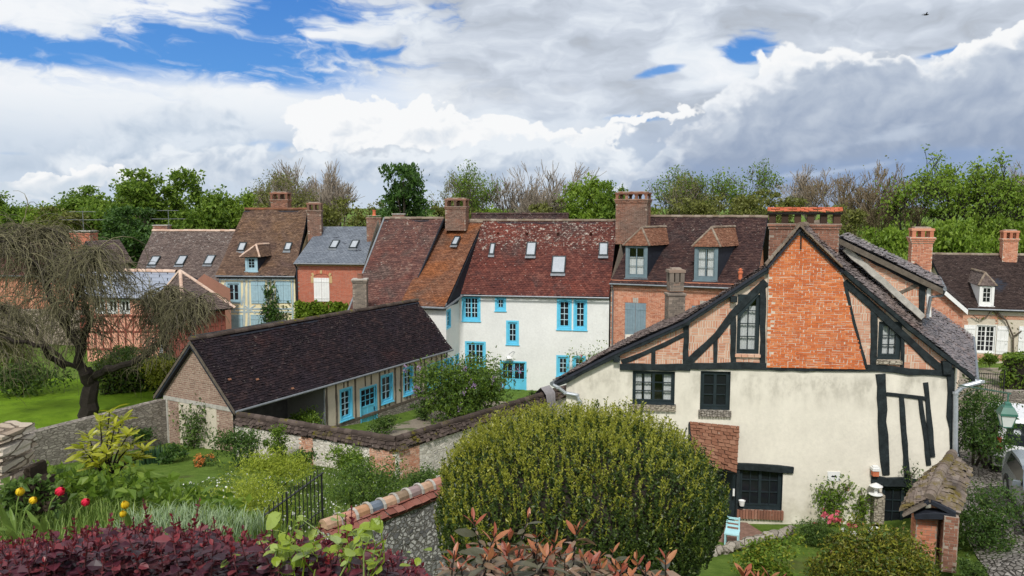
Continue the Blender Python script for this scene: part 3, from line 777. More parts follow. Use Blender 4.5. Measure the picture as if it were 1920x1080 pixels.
# ---------------------------------------------------------------- terrain: a village garden on a slope
CP = [(-12, -6, 8.9), (0, -6, 8.9), (14, -6, 8.6), (-9, 3, 8.45), (-4, 3, 8.3), (0, 2.6, 8.15), (4, 3, 7.9), (-9, 5, 8.3), (-5, 5, 8.15), (-2.5, 5, 8.3), (-1.9, 6., 7.95), (-8, 7, 7.95), (-5, 7.2, 7.75), (-3.6, 7, 7.7), (-1.2, 7.4, 6.4),
      (-9, 9.5, 7.3), (-6, 9.5, 7.0), (-12, 10, 7.3), (-3, 10, 5.2), (-8, 13, 4.9), (-12, 14, 5.0), (-5, 14.6, 3.6), (-4.3, 17.6, 3.2), (-9, 18, 3.3), (-14, 20, 2.9), (-8, 22, 2.35), (-4, 22, 2.1), (-8, 26, 1.4), (-4, 26.5, .95), (-1, 28, .8), (-11, 30, .8), (-13, 27, 1.0), (-15.5, 32.4, .45), (-17, 28, .8),
      (0, 9, 4.8), (0, 12.5, 3.4), (1, 13, 3.3), (3, 9, 4.6), (4, 14, 2.6), (7, 10, 4.2), (2, 19, 1.25), (6, 19, 1.05), (9, 18.4, .75), (10.3, 19.4, .5), (10.3, 17.5, .6), (7, 23.5, .32), (6, 22.2, .55), (3, 24, .3), (10, 23.4, .42), (12.2, 22.9, .55), (11.3, 21.3, .5), (13.0, 23.3, .7), (9, 14, 2.6),
      (12.2, 18, 1.9), (13.5, 18, 1.95), (13.9, 22, 1.7), (12.5, 15, 2.2), (14, 10, 3.2), (16, 28, 1.35), (18.5, 34, 1.2), (21, 40, 1.1), (26, 44, 1.1), (30, 36, 1.2), (20, 20, 2.0), (20, 28, 1.5),
      (-19, 29, 1.4), (-20, 34, 1.35), (-18, 38, 1.1), (-24, 38, 1.2), (-15, 37, 1.1), (-30, 40, 1.2), (-16, 46, 1.1), (-22, 48, 1.1), (-34, 30, 1.6), (-9, 35, .35), (-7, 37, -.05), (-4, 34, .2), (-1, 38, -.15), (-3.5, 43, -.6), (0, 46, -.95), (6, 45, -.9), (3, 36, .1), (8, 38, -.2), (12, 40, .5),
      (-12, 52, -.6), (0, 58, -1), (15, 56, 0), (30, 60, 1.0), (-30, 60, 0), (-60, 60, 1), (60, 60, 2), (-40, 85, 1.5), (0, 80, 1.), (40, 85, 2.5), (-80, 120, 6.), (0, 120, 5.5), (80, 120, 7), (-130, 60, 4), (130, 60, 5), (-60, 0, 8), (60, 0, 6), (-60, 30, 4), (60, 30, 3)]
CPa = np.array(CP, float)
def _fit():
    n = len(CPa); D = np.linalg.norm(CPa[:, None, :2] - CPa[None, :, :2], axis=-1)
    A = np.zeros((n + 3, n + 3)); A[:n, :n] = D + np.eye(n) * -.15; A[:n, n] = 1; A[:n, n + 1:] = CPa[:, :2]; A[n, :n] = 1; A[n + 1:, :n] = CPa[:, :2].T
    return np.linalg.solve(A, np.concatenate([CPa[:, 2], [0, 0, 0]]))
_w = _fit()
def ground(x, y):
    x = np.asarray(x, float); y = np.asarray(y, float); sh = np.broadcast(x, y).shape
    q = np.stack([np.broadcast_to(x, sh).ravel(), np.broadcast_to(y, sh).ravel()], -1)
    D = np.linalg.norm(q[:, None, :] - CPa[None, :, :2], axis=-1)
    r = D @ _w[:-3] + _w[-3] + q @ _w[-2:]
    far = np.hypot(q[:, 0], q[:, 1]); t = np.clip((far - 95) / 60, 0, 1); t = t * t * (3 - 2 * t)
    hill = 7.6 + 1.2 * np.sin(q[:, 0] * .011 + 1) * np.clip((far - 100) / 200, 0, 1)
    r = r * (1 - t) + hill * t
    return r.reshape(sh) if sh else float(r[0])
def on_ground(px, py, lo=3., hi=120.):
    """where the ray of a photo pixel meets the ground"""
    d = ray(px, py); f = lambda y: CZ + d.z * y / d.y - ground(d.x * y / d.y, y)
    ys = np.linspace(lo, hi, 900); xs = d.x * ys / d.y
    g = CZ + d.z * ys / d.y - ground(xs, ys)
    k = np.argmax(g < 0); y = ys[k]
    return V((d.x * y / d.y, y, ground(d.x * y / d.y, y)))
def sheet(xs, ys, lift, z=ground):
    X, Y = np.meshgrid(xs, ys); Z = z(X, Y) + lift
    ny, nx = X.shape; vs = np.stack([X, Y, Z], -1).reshape(-1, 3)
    i = np.arange(nx - 1)[None, :] + np.arange(ny - 1)[:, None] * nx
    return vs, np.stack([i, i + 1, i + nx + 1, i + nx], -1).reshape(-1, 4).tolist()
def m_ground():
    m, nt, b = new_mat('turf'); o = oc(nt)
    n1 = noise(nt, o, .35, 6, .6); n2 = noise(nt, o, 3., 7, .7); n3 = noise(nt, o, 40., 4, .7)
    f = mth(nt, 'ADD', mth(nt, 'MULTIPLY', n2, .6), mth(nt, 'MULTIPLY', n3, .4))
    g = ramp(nt, f, [(.30, (.045, .082, .014)), (.5, (.105, .175, .026)), (.72, (.20, .27, .06))])
    d = ramp(nt, f, [(.3, (.055, .060, .020)), (.7, (.115, .11, .045))])
    _set(nt, b, 'Base Color', mix(nt, sstep(nt, n1, .55, .75), g, d)); b.inputs['Roughness'].default_value = .95; b.inputs['Specular IOR Level'].default_value = .1
    bump(nt, b, mth(nt, 'ADD', n2, n3), .8, .06)
    return m
def m_lawn():
    m, nt, b = new_mat('bright_lawn'); o = oc(nt)
    n2 = noise(nt, o, 1.2, 7, .7); n3 = noise(nt, o, 30., 4, .7)
    f = mth(nt, 'ADD', mth(nt, 'MULTIPLY', n2, .55), mth(nt, 'ADD', mth(nt, 'MULTIPLY', n3, .3), mth(nt, 'MULTIPLY', noise(nt, o, .35, 4, .6), .15)))
    _set(nt, b, 'Base Color', ramp(nt, f, [(.36, (.070, .125, .012)), (.5, (.145, .255, .014)), (.7, (.195, .31, .022))])); b.inputs['Roughness'].default_value = .95; b.inputs['Specular IOR Level'].default_value = .1
    bump(nt, b, n3, .8, .05)
    return m
def warp_axis(a, b, fine, far, n1, n2):
    c = np.arange(a, b + fine, fine); g = np.geomspace(1, far, n1)
    return np.concatenate([(a - g)[::-1], c, b + g])
mb = MB(); xs = warp_axis(-34, 34, .8, 2400, 26, 0); ys = np.concatenate([-np.geomspace(1, 300, 8)[::-1] - 6, np.arange(-6, 62, .7), 62 + np.geomspace(1, 3000, 34)])
vs, fs = sheet(xs, ys, 0); mb.add(vs, fs, m_ground()); solo('ground', mb, kind='structure', smooth=True)
# mown lawn on the left beyond the stone wall
mb = MB(); LAWN = m_lawn()
def strip(pts_a, pts_b, n, m_, lift):
    A = [np.array(p, float) for p in pts_a]; B = [np.array(p, float) for p in pts_b]
    tt = np.linspace(0, 1, n); res = lambda P: np.stack([np.interp(tt, np.linspace(0, 1, len(P)), [p[i] for p in P]) for i in (0, 1)], -1)
    a, b = res(A), res(B); k = np.linspace(0, 1, m_)
    XY = a[None] * (1 - k)[:, None, None] + b[None] * k[:, None, None]
    Z = ground(XY[..., 0], XY[..., 1]) + lift
    vs = np.concatenate([XY, Z[..., None]], -1).reshape(-1, 3); i = np.arange(n - 1)[None, :] + np.arange(m_ - 1)[:, None] * n
    return vs, np.stack([i, i + 1, i + n + 1, i + n], -1).reshape(-1, 4).tolist()
vs, fs = strip([(-38, 24), (-18.2, 28.2), (-15.3, 32.8), (-14.3, 36.5)], [(-40, 42), (-28, 42), (-20, 40.5), (-14.5, 39)], 60, 30, .03)
mb.add(vs, fs, LAWN); solo('lawn', mb, kind='structure', smooth=True)
# small lawn below the half-timbered house
mb = MB(); vs, fs = strip([(3.5, 20.2), (5, 18.2), (9.5, 16.5)], [(4.0, 21.6), (7.5, 21.8), (10.2, 21.6)], 24, 14, .03)
mb.add(vs, fs, bpy.data.materials['turf']); solo('lawn', mb, kind='structure', smooth=True)
# gravel yard between the cottage and the white house, gravel before the far house
def m_gravel():
    m, nt, b = new_mat('gravel'); o = oc(nt); n = noise(nt, o, 30, 5, .7); n2 = noise(nt, o, 1.2, 5, .6)
    _set(nt, b, 'Base Color', mix(nt, sstep(nt, n2, .5, .62), ramp(nt, n, [(.3, (.17, .14, .105)), (.7, (.33, .28, .22))]), ramp(nt, n, [(.3, (.05, .075, .02)), (.7, (.11, .14, .04))])))
    b.inputs['Roughness'].default_value = .95; bump(nt, b, n, .8, .03); return m
GRAVEL = m_gravel()
mb = MB(); vs, fs = strip([(-8.7, 31.5), (-5, 37.8), (-2.6, 44)], [(-3.4, 30), (0, 36), (6, 44)], 30, 20, .03); mb.add(vs, fs, GRAVEL); solo('yard', mb, kind='structure', smooth=True)
mb = MB(); vs, fs = strip([(20.5, 34), (21.5, 40), (23, 45)], [(27, 32), (30, 38), (34, 44)], 16, 12, .03); mb.add(vs, fs, GRAVEL); solo('forecourt', mb, kind='structure', smooth=True)
# cobbled lane on the right
def m_cobble():
    m, nt, b = new_mat('cobbles'); o = oc(nt)
    v0 = scaled(nt, o, (1., .72, 1.)); sc = 8.5
    ed = nd(nt, 'TexVoronoi', {'Vector': v0, 'Scale': sc, 'Randomness': .95}, feature='DISTANCE_TO_EDGE').outputs[0]
    cc = nd(nt, 'SeparateColor', {0: nd(nt, 'TexVoronoi', {'Vector': v0, 'Scale': sc, 'Randomness': .95}).outputs[1]}).outputs[0]
    n = noise(nt, o, 14, 5, .65); f = sstep(nt, ed, .03, .13)
    grs = sstep(nt, noise(nt, o, .9, 6, .65), .50, .62)
    gap = mix(nt, grs, (.045, .04, .032), (.05, .075, .018))
    _set(nt, b, 'Base Color', mix(nt, f, gap, ramp(nt, mth(nt, 'ADD', mth(nt, 'MULTIPLY', cc, .7), mth(nt, 'MULTIPLY', n, .35)), [(0, (.13, .12, .105)), (.5, (.26, .24, .215)), (1, (.40, .375, .34))])))
    b.inputs['Roughness'].default_value = .55; b.inputs['Specular IOR Level'].default_value = .4
    bump(nt, b, mth(nt, 'ADD', f, mth(nt, 'MULTIPLY', n, .3)), 1., .05); return m
mb = MB(); vs, fs = strip([(11.55, 8), (11.7, 18), (13.3, 22), (16.3, 28), (19.7, 35)], [(20, 8), (19, 18), (20, 22), (22, 28), (24.5, 34)], 60, 14, .03); mb.add(vs, fs, m_cobble()); solo('lane', mb, kind='structure', smooth=True)

_BAR = m_plain('pale_glazing_bar', (.50, .70, .78), .5, .06, 4, .4)
# ---------------------------------------------------------------- house kit
class House:
    """walls and a pitched roof from the two eave and two ridge corners of the slope that faces the viewer"""
    def __init__(s, name, label, eL, eR, rR, rL, base, cat='house', inset=.3, side=.12, group=None):
        s.eL, s.eR, s.rR, s.rL = [V(p) for p in (eL, eR, rR, rL)]; s.base = base
        u = s.eR - s.eL; u.z = 0; u.normalize(); inn = V((-u.y, u.x, 0)); s.u, s.inn = u, inn
        s.w = ((s.rL + s.rR) / 2 - (s.eL + s.eR) / 2).dot(inn)
        s.slope = ((s.rL.z + s.rR.z) / 2 - (s.eL.z + s.eR.z) / 2) / s.w
        s.ez = (s.eL.z + s.eR.z) / 2; s.rz = (s.rL.z + s.rR.z) / 2
        s.fl = s.eL + u * side + inn * inset; s.fr = s.eR - u * side + inn * inset
        s.F = F(s.fl, s.fr); s.top = s.ez + inset * s.slope - .07; s.inset = inset; s.side = side
        s.root = empty(name, label, cat, (s.fl + s.fr).xy.to_3d() / 2 + V((0, 0, base)), group)
        s.holes = []
    def win(s, px, cols, rows, fm, surround=.0, **k):
        r = list(s.F.rect(*px)); sr = surround
        r = (r[0] + sr, r[1] - sr, r[2] + sr, r[3] - sr); s.holes.append(r)
        return window(s.root, s.F, r, cols, rows, fm, GLASS, surround=sr, **k)
    def shell(s, mat, brick=None, reveal=.14, rmat=None, side_brick=False, seed=1, name='wall', bl=.235, bh=.075, zmin=None, wiggle=None):
        mb = MB(); L = s.F.L; poly = [(0, s.base), (L, s.base), (L, s.top), (0, s.top)]
        wall(mb, s.F, [poly], s.holes, mat, reveal, rmat)
        if brick:
            bricks(mb, s.F, [(0, zmin if zmin is not None else s.base), (L, zmin if zmin is not None else s.base), (L, s.top), (0, s.top)], s.holes, brick, bl, bh, seed=seed, depth=False)
        D = 2 * (s.w - s.inset); bl_, br_ = s.fl + s.inn * D, s.fr + s.inn * D
        for fr, rz, k in ((F(bl_, s.fl), s.rL.z, 0), (F(s.fr, br_), s.rR.z, 1)):
            pl = [(0, s.base), (D, s.base), (D, s.top), (D / 2, rz - .08), (0, s.top)]
            wall(mb, fr, [pl], [], mat)
            if brick and side_brick: bricks(mb, fr, pl, [], brick, bl, bh, seed=seed + 7 + k, depth=False)
        wall(mb, F(br_, bl_), [[(0, s.base), (L, s.base), (L, s.top), (0, s.top)]], [], mat)
        s.wall = part(name, mb, s.root); return s.wall
    def roof(s, mat, ridge=RIDGE, course=.14, width=.19, sag=.05, seed=1, gutter=True, rip=.02, under=SLATEWOOD, lift=.024, back=True):
        mb = MB(); slab(mb, s.eL, s.eR, s.rR, s.rL, under, drop=sag + rip * 1.5)
        tiles(mb, s.eL, s.eR, s.rR, s.rL, mat, course, width, lift, sag, seed, rip=rip)
        if back:
            b = s.inn * 2 * s.w; bL, bR = s.eL + b, s.eR + b; bL.z, bR.z = s.eL.z, s.eR.z
            bR.xy += (s.rR - s.eR).dot(s.u) * 2 * s.u.xy; bL.xy += (s.rL - s.eL).dot(s.u) * 2 * s.u.xy
            slab(mb, bR, bL, s.rL, s.rR, under, drop=sag + rip * 1.5); tiles(mb, bR, bL, s.rL, s.rR, mat, course * 2, width * 2, lift, sag, seed + 3, rip=rip)
        if ridge: ridge_tiles(mb, s.rL + V((0, 0, .0)), s.rR + V((0, 0, .0)), ridge, .13, step=.36, seed=seed)
        s.rf = part('roof', mb, s.root)
        if gutter:
            g = MB(); o = -s.inn * .06 + V((0, 0, -.05)); g.tube([s.eL + o, s.eR + o], .052, ZINC, 8); part('gutter', g, s.root)
        return s.rf
    def on_roof(s, px, py):
        n = (s.eR - s.eL).cross(s.rL - s.eL).normalized(); d = ray(px, py); c = V((0, 0, CZ))
        return c + d * ((s.eL - c).dot(n) / d.dot(n)), (n if n.z > 0 else -n)
    def skylight(s, x0, y0, x1, y1, fm=None):
        p, n = s.on_roof((x0 + x1) / 2, (y0 + y1) / 2); a, _ = s.on_roof(x0, (y0 + y1) / 2); b, _ = s.on_roof(x1, (y0 + y1) / 2)
        lo_, _ = s.on_roof((x0 + x1) / 2, y1); hi_, _ = s.on_roof((x0 + x1) / 2, y0)
        w = (b - a).length * .42; up = (hi_ - lo_); h = up.length / 2; uu = s.u; vv = n.cross(uu).normalized(); vv = vv if vv.z > 0 else -vv
        mb = MB(); fm = fm or BLACKPAINT; t = .07
        p = p + n * .05
        for (cx, cy, hx, hy) in ((-w + t / 2, 0, t / 2, h), (w - t / 2, 0, t / 2, h), (0, h - t / 2, w - t, t / 2), (0, -h + t / 2, w - t, t / 2)):
            mb.box(p + uu * cx + vv * cy, uu * hx, vv * hy, n * .055, fm)
        mb.box(p - vv * (h + .10) - n * .02, uu * (w + .02), vv * .10, n * .012, ZINC)
        o = part('skylight', mb, s.root); g = MB(); g.box(p + n * .015, uu * (w - t), vv * (h - t), n * .012, SKYGLASS); part('pane', g, o); return o
def shutters(parent, fr, px, mat, out=.03, boards=4, gap=.012, r=None, sur=None):
    u0, u1, z0, z1 = r or fr.rect(*px); m = (u0 + u1) / 2
    for (a, b) in ((u0, m - gap / 2), (m + gap / 2, u1)):
        mb = MB(); w = (b - a) / boards
        for i in range(boards): fr.box(mb, a + w * i + .003, a + w * (i + 1) - .003, z0, z1, .0, out + (.002 if i % 2 else 0), mat)
        for z in (z0 + (z1 - z0) * .14, z0 + (z1 - z0) * .84): fr.box(mb, a + .01, b - .01, z - .035, z + .035, out + .004, out + .022, mat)
        part('shutter', mb, parent)
def chimney(parent, c, u, w, d, z0, z1, brick, mort=MORTAR_D, cap='arch', seed=1, corbel=2, name='chimney', cap_mat=None, n_open=2, bl=.235, bh=.075):
    """brick stack with corbelled courses; cap = 'arch' (open hood), 'pots', 'plain' or 'bridge' (slab on little piers)"""
    c = V((c[0], c[1], 0)); u = V((u[0], u[1], 0)).normalized(); n = V((u.y, -u.x, 0)); mb = MB()
    def stack(w, d, z0, z1, sd, dep=True):
        mb.box(c + V((0, 0, (z0 + z1) / 2)), u * w / 2, n * d / 2, V((0, 0, (z1 - z0) / 2)), mort)
        a, b = c - u * w / 2 + n * d / 2, c + u * w / 2 + n * d / 2
        for fr, L in ((F(a, b), w), (F(b, b - n * d), d), (F(a - n * d, a), d), (F(b - n * d, a - n * d), w)):
            bricks(mb, fr, [(0, z0), (L, z0), (L, z1), (0, z1)], [], brick, bl, bh, seed=sd, jit=.003, depth=False); sd += 1
    H = z1 - z0
    stack(w, d, z0, z1 - .18 * bool(corbel), seed)
    for i in range(corbel): stack(w + .05 * (i + 1) * 1.4, d + .05 * (i + 1) * 1.4, z1 - .18 + i * .09, z1 - .18 + (i + 1) * .09 - (.002 if i < corbel - 1 else 0), seed + 11 + i)
    o = part(name, mb, parent)
    q = MB(); cm = cap_mat or brick
    W, D = w * .5 + .03, d * .5 + .03
    if cap == 'arch':
        hh = .42; k = n_open + 1
        for sgn in (-1, 1):
            for i in range(k):
                x = -W + .10 + (2 * W - .20) * i / n_open; q.box(c + u * x + n * sgn * (D - .09) + V((0, 0, z1 + hh / 2)), u * .08, n * .09, V((0, 0, hh / 2)), brick)
            for i in range(n_open):        # round heads
                xa = -W + .10 + (2 * W - .20) * i / n_open + .08; xb = -W + .10 + (2 * W - .20) * (i + 1) / n_open - .08; r = (xb - xa) / 2; xm = (xa + xb) / 2
                for j in range(6):
                    t0, t1 = math.pi * j / 6, math.pi * (j + 1) / 6; ft = lambda t, rr: u * (xm + math.cos(t) * rr) + V((0, 0, z1 + hh - r * .6 + math.sin(t) * rr * .9))
                    q.prism([c + n * sgn * (D - .18 if sgn > 0 else D) + p for p in (ft(t0, r * .92), ft(t1, r * .92), ft(t1, r * 1.35), ft(t0, r * 1.35))], n * .18, brick)
        q.box(c + V((0, 0, z1 + hh + .03)), u * (W + .02), n * (D + .02), V((0, 0, .055)), brick)
        q.box(c + V((0, 0, z1 + hh + .12)), u * (W - .12), n * (D - .1), V((0, 0, .035)), MORTAR_D)
        q.box(c + V((0, 0, z1 + .02)), u * (W - .14), n * (D - .2), V((0, 0, .02)), SOOT)
    elif cap == 'pots':
        for i in range(n_open):
            x = -W + (2 * W) * (i + .5) / n_open
            q.lathe(c + u * x + V((0, 0, z1)), [(.14, 0), (.13, .05), (.105, .12), (.10, .34), (.125, .37), (.125, .42), (.085, .42), (.08, .1)], cm, 10)
        q.box(c + V((0, 0, z1 + .012)), u * (W - .05), n * (D - .05), V((0, 0, .012)), CEMENT)
    elif cap == 'bridge':
        hh = .30; k = n_open + 1
        for i in range(k):
            x = -W + .11 + (2 * W - .22) * i / n_open; q.box(c + u * x + V((0, 0, z1 + hh / 2)), u * .105, n * (D - .03), V((0, 0, hh / 2)), SOOTBRICK)
        q.box(c + V((0, 0, z1 + hh + .035)), u * (W + .05), n * (D + .04), V((0, 0, .035)), SOOT)
        e = n * (D + .06)
        for sgn in (1, -1):
            A, B = c - u * (W + .06) + e * sgn + V((0, 0, z1 + hh + .075)), c + u * (W + .06) + e * sgn + V((0, 0, z1 + hh + .075))
            tiles(q, A if sgn > 0 else B, B if sgn > 0 else A, (B if sgn > 0 else A) - e * sgn + V((0, 0, .15)), (A if sgn > 0 else B) - e * sgn + V((0, 0, .15)), cm, .17, .26, .03, 0, seed)
    elif cap == 'plain':
        q.box(c + V((0, 0, z1 + .03)), u * (W + .02), n * (D + .02), V((0, 0, .03)), CEMENT)
    part('chimney_cap', q, o)
    return o
SOOT = m_plain('soot', (.020, .018, .017), .95, .3, 5, .1)
def dormer(H, x0, x1, y0, y1, apex, wall_m, frame_m, roof_m, cols, rows, leaves, curtain=None, skew=0., ridge_m=None, fwf=.14, eave_y=None, front_out=.0, over=.16, hip=.55, clear=None):
    """dormer on the front slope: hipped tiled roof, cheeks, casement. x, y in photo pixels"""
    p, n = H.on_roof((x0 + x1) / 2, y1); inn, u = H.inn, H.u
    fr = F(p - u * 5, p + u * 5); a, b, z0, z1 = fr.rect(x0, y0, x1, y1); az = fr.hit(apex[0], apex[1])[1] + .12
    dpt = lambda z: (z - z0) / H.slope
    BK = inn + u * skew; fp = lambda uu, zz, back: fr.p(uu, zz, 0) + BK * back
    mb = MB(); W = b - a; t = .05
    # cheeks
    for uu, sg in ((a, -1), (b, 1)):
        P = [fp(uu, z0 - .12, .02), fp(uu, z1, .02), fp(uu, z1, dpt(z1) + .1)]
        mb.prism(P, u * (t * -sg), wall_m)
    # front surround
    r = (a + fwf, b - fwf, z0 + .14, z1 - .10)
    for (c0, c1, d0, d1) in ((a, r[0], z0 - .05, z1), (r[1], b, z0 - .05, z1), (r[0], r[1], z0 - .05, r[2]), (r[0], r[1], r[3], z1)):
        fr.box(mb, c0, c1, d0, d1, -.05, .03, frame_m)
    fr.box(mb, a - .06, b + .06, z0 - .09, z0 - .02, -.02, .10, frame_m)
    o = part('dormer', mb, H.root)
    window(o, fr, r, cols, rows, frame_m, GLASS, recess=.05, fw=.045, leaves=leaves, lining=False, curtain=curtain, cur_mat=LACE, clear=CLEAR if curtain else None, room=ROOM)
    q = MB(); e0, e1 = a - over, b + over; m = (a + b) / 2; zE = z1 - .02; fo = over
    A, B = fr.p(e0, zE, fo), fr.p(e1, zE, fo); AP = fp(m, az, hip); RB = fp(m, az, dpt(az) + .05); AB, BB = fp(e0, zE, dpt(zE) + .05), fp(e1, zE, dpt(zE) + .05)
    slab(q, A, B, AP, AP, SLATEWOOD, .05); tiles(q, A, B, AP + u * .02, AP - u * .02, roof_m, .12, .17, .02, 0, 3)
    for (P, Q, R_, S_) in ((AB, A, AP, RB), (B, BB, RB, AP)):
        slab(q, P, Q, R_, S_, SLATEWOOD, .05); tiles(q, P, Q, R_, S_, roof_m, .12, .17, .02, 0, 5)
    rm = ridge_m or RIDGE
    for (P, Q) in ((A, AP), (B, AP)): ridge_tiles(q, P, Q, rm, .07, step=.22)
    ridge_tiles(q, AP, RB, rm, .10, step=.3)
    part('dormer_roof', q, o); return o
def pipe(parent, pts, r=.045, mat=None, name='downpipe', sides=8):
    mb = MB(); mb.tube(pts, r, mat or ZINC, sides)
    for p in pts[1:-1]: mb.lathe(V(p) - V((0, 0, .03)), [(r * 1.25, 0), (r * 1.25, .06)], mat or ZINC, sides)
    return part(name, mb, parent)
def antenna(parent, base, h, w, u):
    mb = MB(); b = V(base); u = V(u).normalized(); n = V((u.y, -u.x, 0)); m = IRONG
    mb.tube([b, b + V((0, 0, h))], .025, m, 5)
    for (z, L) in ((h * .55, w), (h * .95, w * .62)):
        c = b + V((0, 0, z)); mb.tube([c - u * L / 2, c + u * L / 2], .02, m, 4)
        for i in range(9):
            p = c - u * L / 2 + u * L * i / 8; l = .38 - .02 * i; mb.tube([p - n * l, p + n * l], .010, m, 3)
    return part('antenna', mb, parent)
IRONG = m_plain('aerial_metal', (.22, .23, .24), .4, .1, 5, .5, .6)

# ================================================================ long half-timbered cottage with the black tile roof
A_ = on_z(440, 770, CZ - 7.95); B_ = on_z(846, 655, CZ - 7.95); u_ = (B_ - A_).normalized(); in_ = V((-u_.y, u_.x, 0))
rz_ = CZ - 5.34
CT = House('cottage', 'long low cottage with black tile roof, brick gable end and sky blue door and windows', A_, B_ + u_ * .1, B_ + in_ * 2.5 + V((0, 0, rz_ - B_.z)) + u_ * .25, A_ + in_ * 2.5 + V((0, 0, rz_ - A_.z)), -.7, 'cottage', inset=.38, side=.22)
fr = CT.F
uj = fr.hit(610, 770)[0]        # the left part of the front is an open shed, set back
sh = 2.4
wins = [((637, 727, 661, 787), 2, 4, 1), ((714, 701, 737, 755), 2, 3, 1), ((756, 687, 775, 740), 2, 3, 1), ((801, 680, 826, 728), 2, 3, 1), ((830, 672, 843, 716), 2, 3, 1)]
for px, c, r_, l in wins: CT.win(px, c, r_, BLUE, .085, leaves=l, fw=.06, bar=.03, side=.1, label=None, sill=.04)
dr = fr.rect(675, 724, 707, 800); dr = (dr[0] + .07, dr[1] - .07, dr[2], dr[3] - .07); CT.holes.append(dr)
def panel_door(parent, fr, r, mat, glass_rows=3, glass_cols=3, gfrac=.45, leaves=1, sur=.07, recess=.06, gm=GLASS, handle=True):
    u0, u1, z0, z1 = r; mb = MB(); s = sur
    for (a, b, c, d) in ((u0 - s, u0, z0, z1 + s), (u1, u1 + s, z0, z1 + s), (u0, u1, z1, z1 + s)): fr.box(mb, a, b, c, d, -recess - .02, .025, mat)
    lw = (u1 - u0) / leaves; gl = MB()
    for k in range(leaves):
        a0, a1 = u0 + k * lw + .006, u0 + (k + 1) * lw - .006; st = .075; gz = z0 + (z1 - z0) * (1 - gfrac); f0, f1 = -recess - .02, -recess + .02
        for (a, b, c, d) in ((a0, a0 + st, z0, z1), (a1 - st, a1, z0, z1), (a0 + st, a1 - st, z1 - st, z1), (a0 + st, a1 - st, gz - st, gz), (a0 + st, a1 - st, z0, z0 + st * 1.6)): fr.box(mb, a, b, c, d, f0, f1, mat)
        fr.box(mb, a0 + st, a1 - st, z0 + st * 1.6, gz - st, f0 + .005, f1 - .016, mat)
        mu = (a0 + a1) / 2; fr.box(mb, mu - .03, mu + .03, z0 + st * 1.6, gz - st, f0 + .01, f1 - .002, mat)
        for i in range(1, glass_cols): x = a0 + st + (a1 - a0 - 2 * st) * i / glass_cols; fr.box(mb, x - .013, x + .013, gz, z1 - st, f0 + .004, f1 - .004, mat)
        for j in range(1, glass_rows): z = gz + (z1 - st - gz) * j / glass_rows; fr.box(mb, a0 + st, a1 - st, z - .013, z + .013, f0 + .006, f1 - .007, mat)
        fr.box(gl, a0 + st, a1 - st, gz, z1 - st, f0 - .012, f0 - .004, gm)
    o = part('door', mb, parent); part('pane', gl, o)
    if handle:
        h = MB(); x = u1 - .12 if leaves == 1 else (u0 + u1) / 2 + .06; z = z0 + (z1 - z0) * .42; h.box(fr.p(x, z, -recess + .035), fr.u * .018, fr.n * .015, V((0, 0, .1)), IRON); h.tube([fr.p(x, z + .03, -recess + .05), fr.p(x - .1, z + .03, -recess + .07)], .012, IRON, 6); part('handle', h, o)
    return o
panel_door(CT.root, fr, dr, BLUE)
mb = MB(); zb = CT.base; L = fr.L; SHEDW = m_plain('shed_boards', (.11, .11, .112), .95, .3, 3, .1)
sillz = fr.hit(700, (799 - .338 * (700 - 636)))[1]
wall(mb, fr, [[(uj, sillz), (L, sillz), (L, CT.top), (uj, CT.top)]], CT.holes, PLASTER_B, .12)
wall(mb, fr, [[(uj, zb), (L, zb), (L, sillz), (uj, sillz)]], [dr], GREYSTONE, .12, out=.02)
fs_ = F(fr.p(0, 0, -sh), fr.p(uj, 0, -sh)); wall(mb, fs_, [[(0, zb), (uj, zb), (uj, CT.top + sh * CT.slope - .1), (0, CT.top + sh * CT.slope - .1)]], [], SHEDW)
fx = F(fr.p(uj, 0, -sh), fr.p(uj, 0, 0)); wall(mb, fx, [[(0, zb), (sh, zb), (sh, CT.top), (0, CT.top + sh * CT.slope - .05)]], [], PLASTER_G)
D = 2 * (CT.w - CT.inset); gl = CT.fl; gb = CT.fl + CT.inn * D
fg = F(gb, gl); gmid = D / 2; bz = fg.hit(370, 757)[1]       # gable: brick above, render and piers below
gp = [(0, zb), (D, zb), (D, CT.top), (gmid, CT.rL.z - .12), (0, CT.top)]
wall(mb, fg, [gp], [], MORTAR)
bricks(mb, fg, [(.02, bz + .1), (D - .02, bz + .1), (D - .02, CT.top), (gmid, CT.rL.z - .16), (.02, CT.top)], [], BRICK_G, .215, .085, .022, seed=4)
fg.box(mb, 0, D, bz - .06, bz + .1, -.05, .03, CEMENT); fg.box(mb, -.02, .24, zb, bz - .06, -.05, .035, CEMENT)
bricks(mb, fg, [(.26, zb), (.95, zb), (.95, bz - .06), (.26, bz - .06)], [], BRICK_G, .215, .075, .02, seed=9); bricks(mb, fg, [(D - .95, zb), (D, zb), (D, bz - .06), (D - .95, bz - .06)], [], BRICK_G, .215, .075, .02, seed=10)
fg.box(mb, .97, D - .97, zb, bz - .062, -.05, .012, PLASTER_P)
wall(mb, F(fr.p(L, 0), fr.p(L, 0) + CT.inn * D), [[(0, zb), (D, zb), (D, CT.top), (gmid, CT.rR.z - .1), (0, CT.top)]], [], PLASTER_B)
wall(mb, F(fr.p(L, 0) + CT.inn * D, gb), [[(0, zb), (L, zb), (L, CT.top), (0, CT.top)]], [], PLASTER_B)
CT.wall = part('wall', mb, CT.root)
CT.roof(TILE_BLACK, MOSSTILE, .115, .19, .07, 2, rip=.035, lift=.026)
mb = MB()                       # verge boards and timber frame
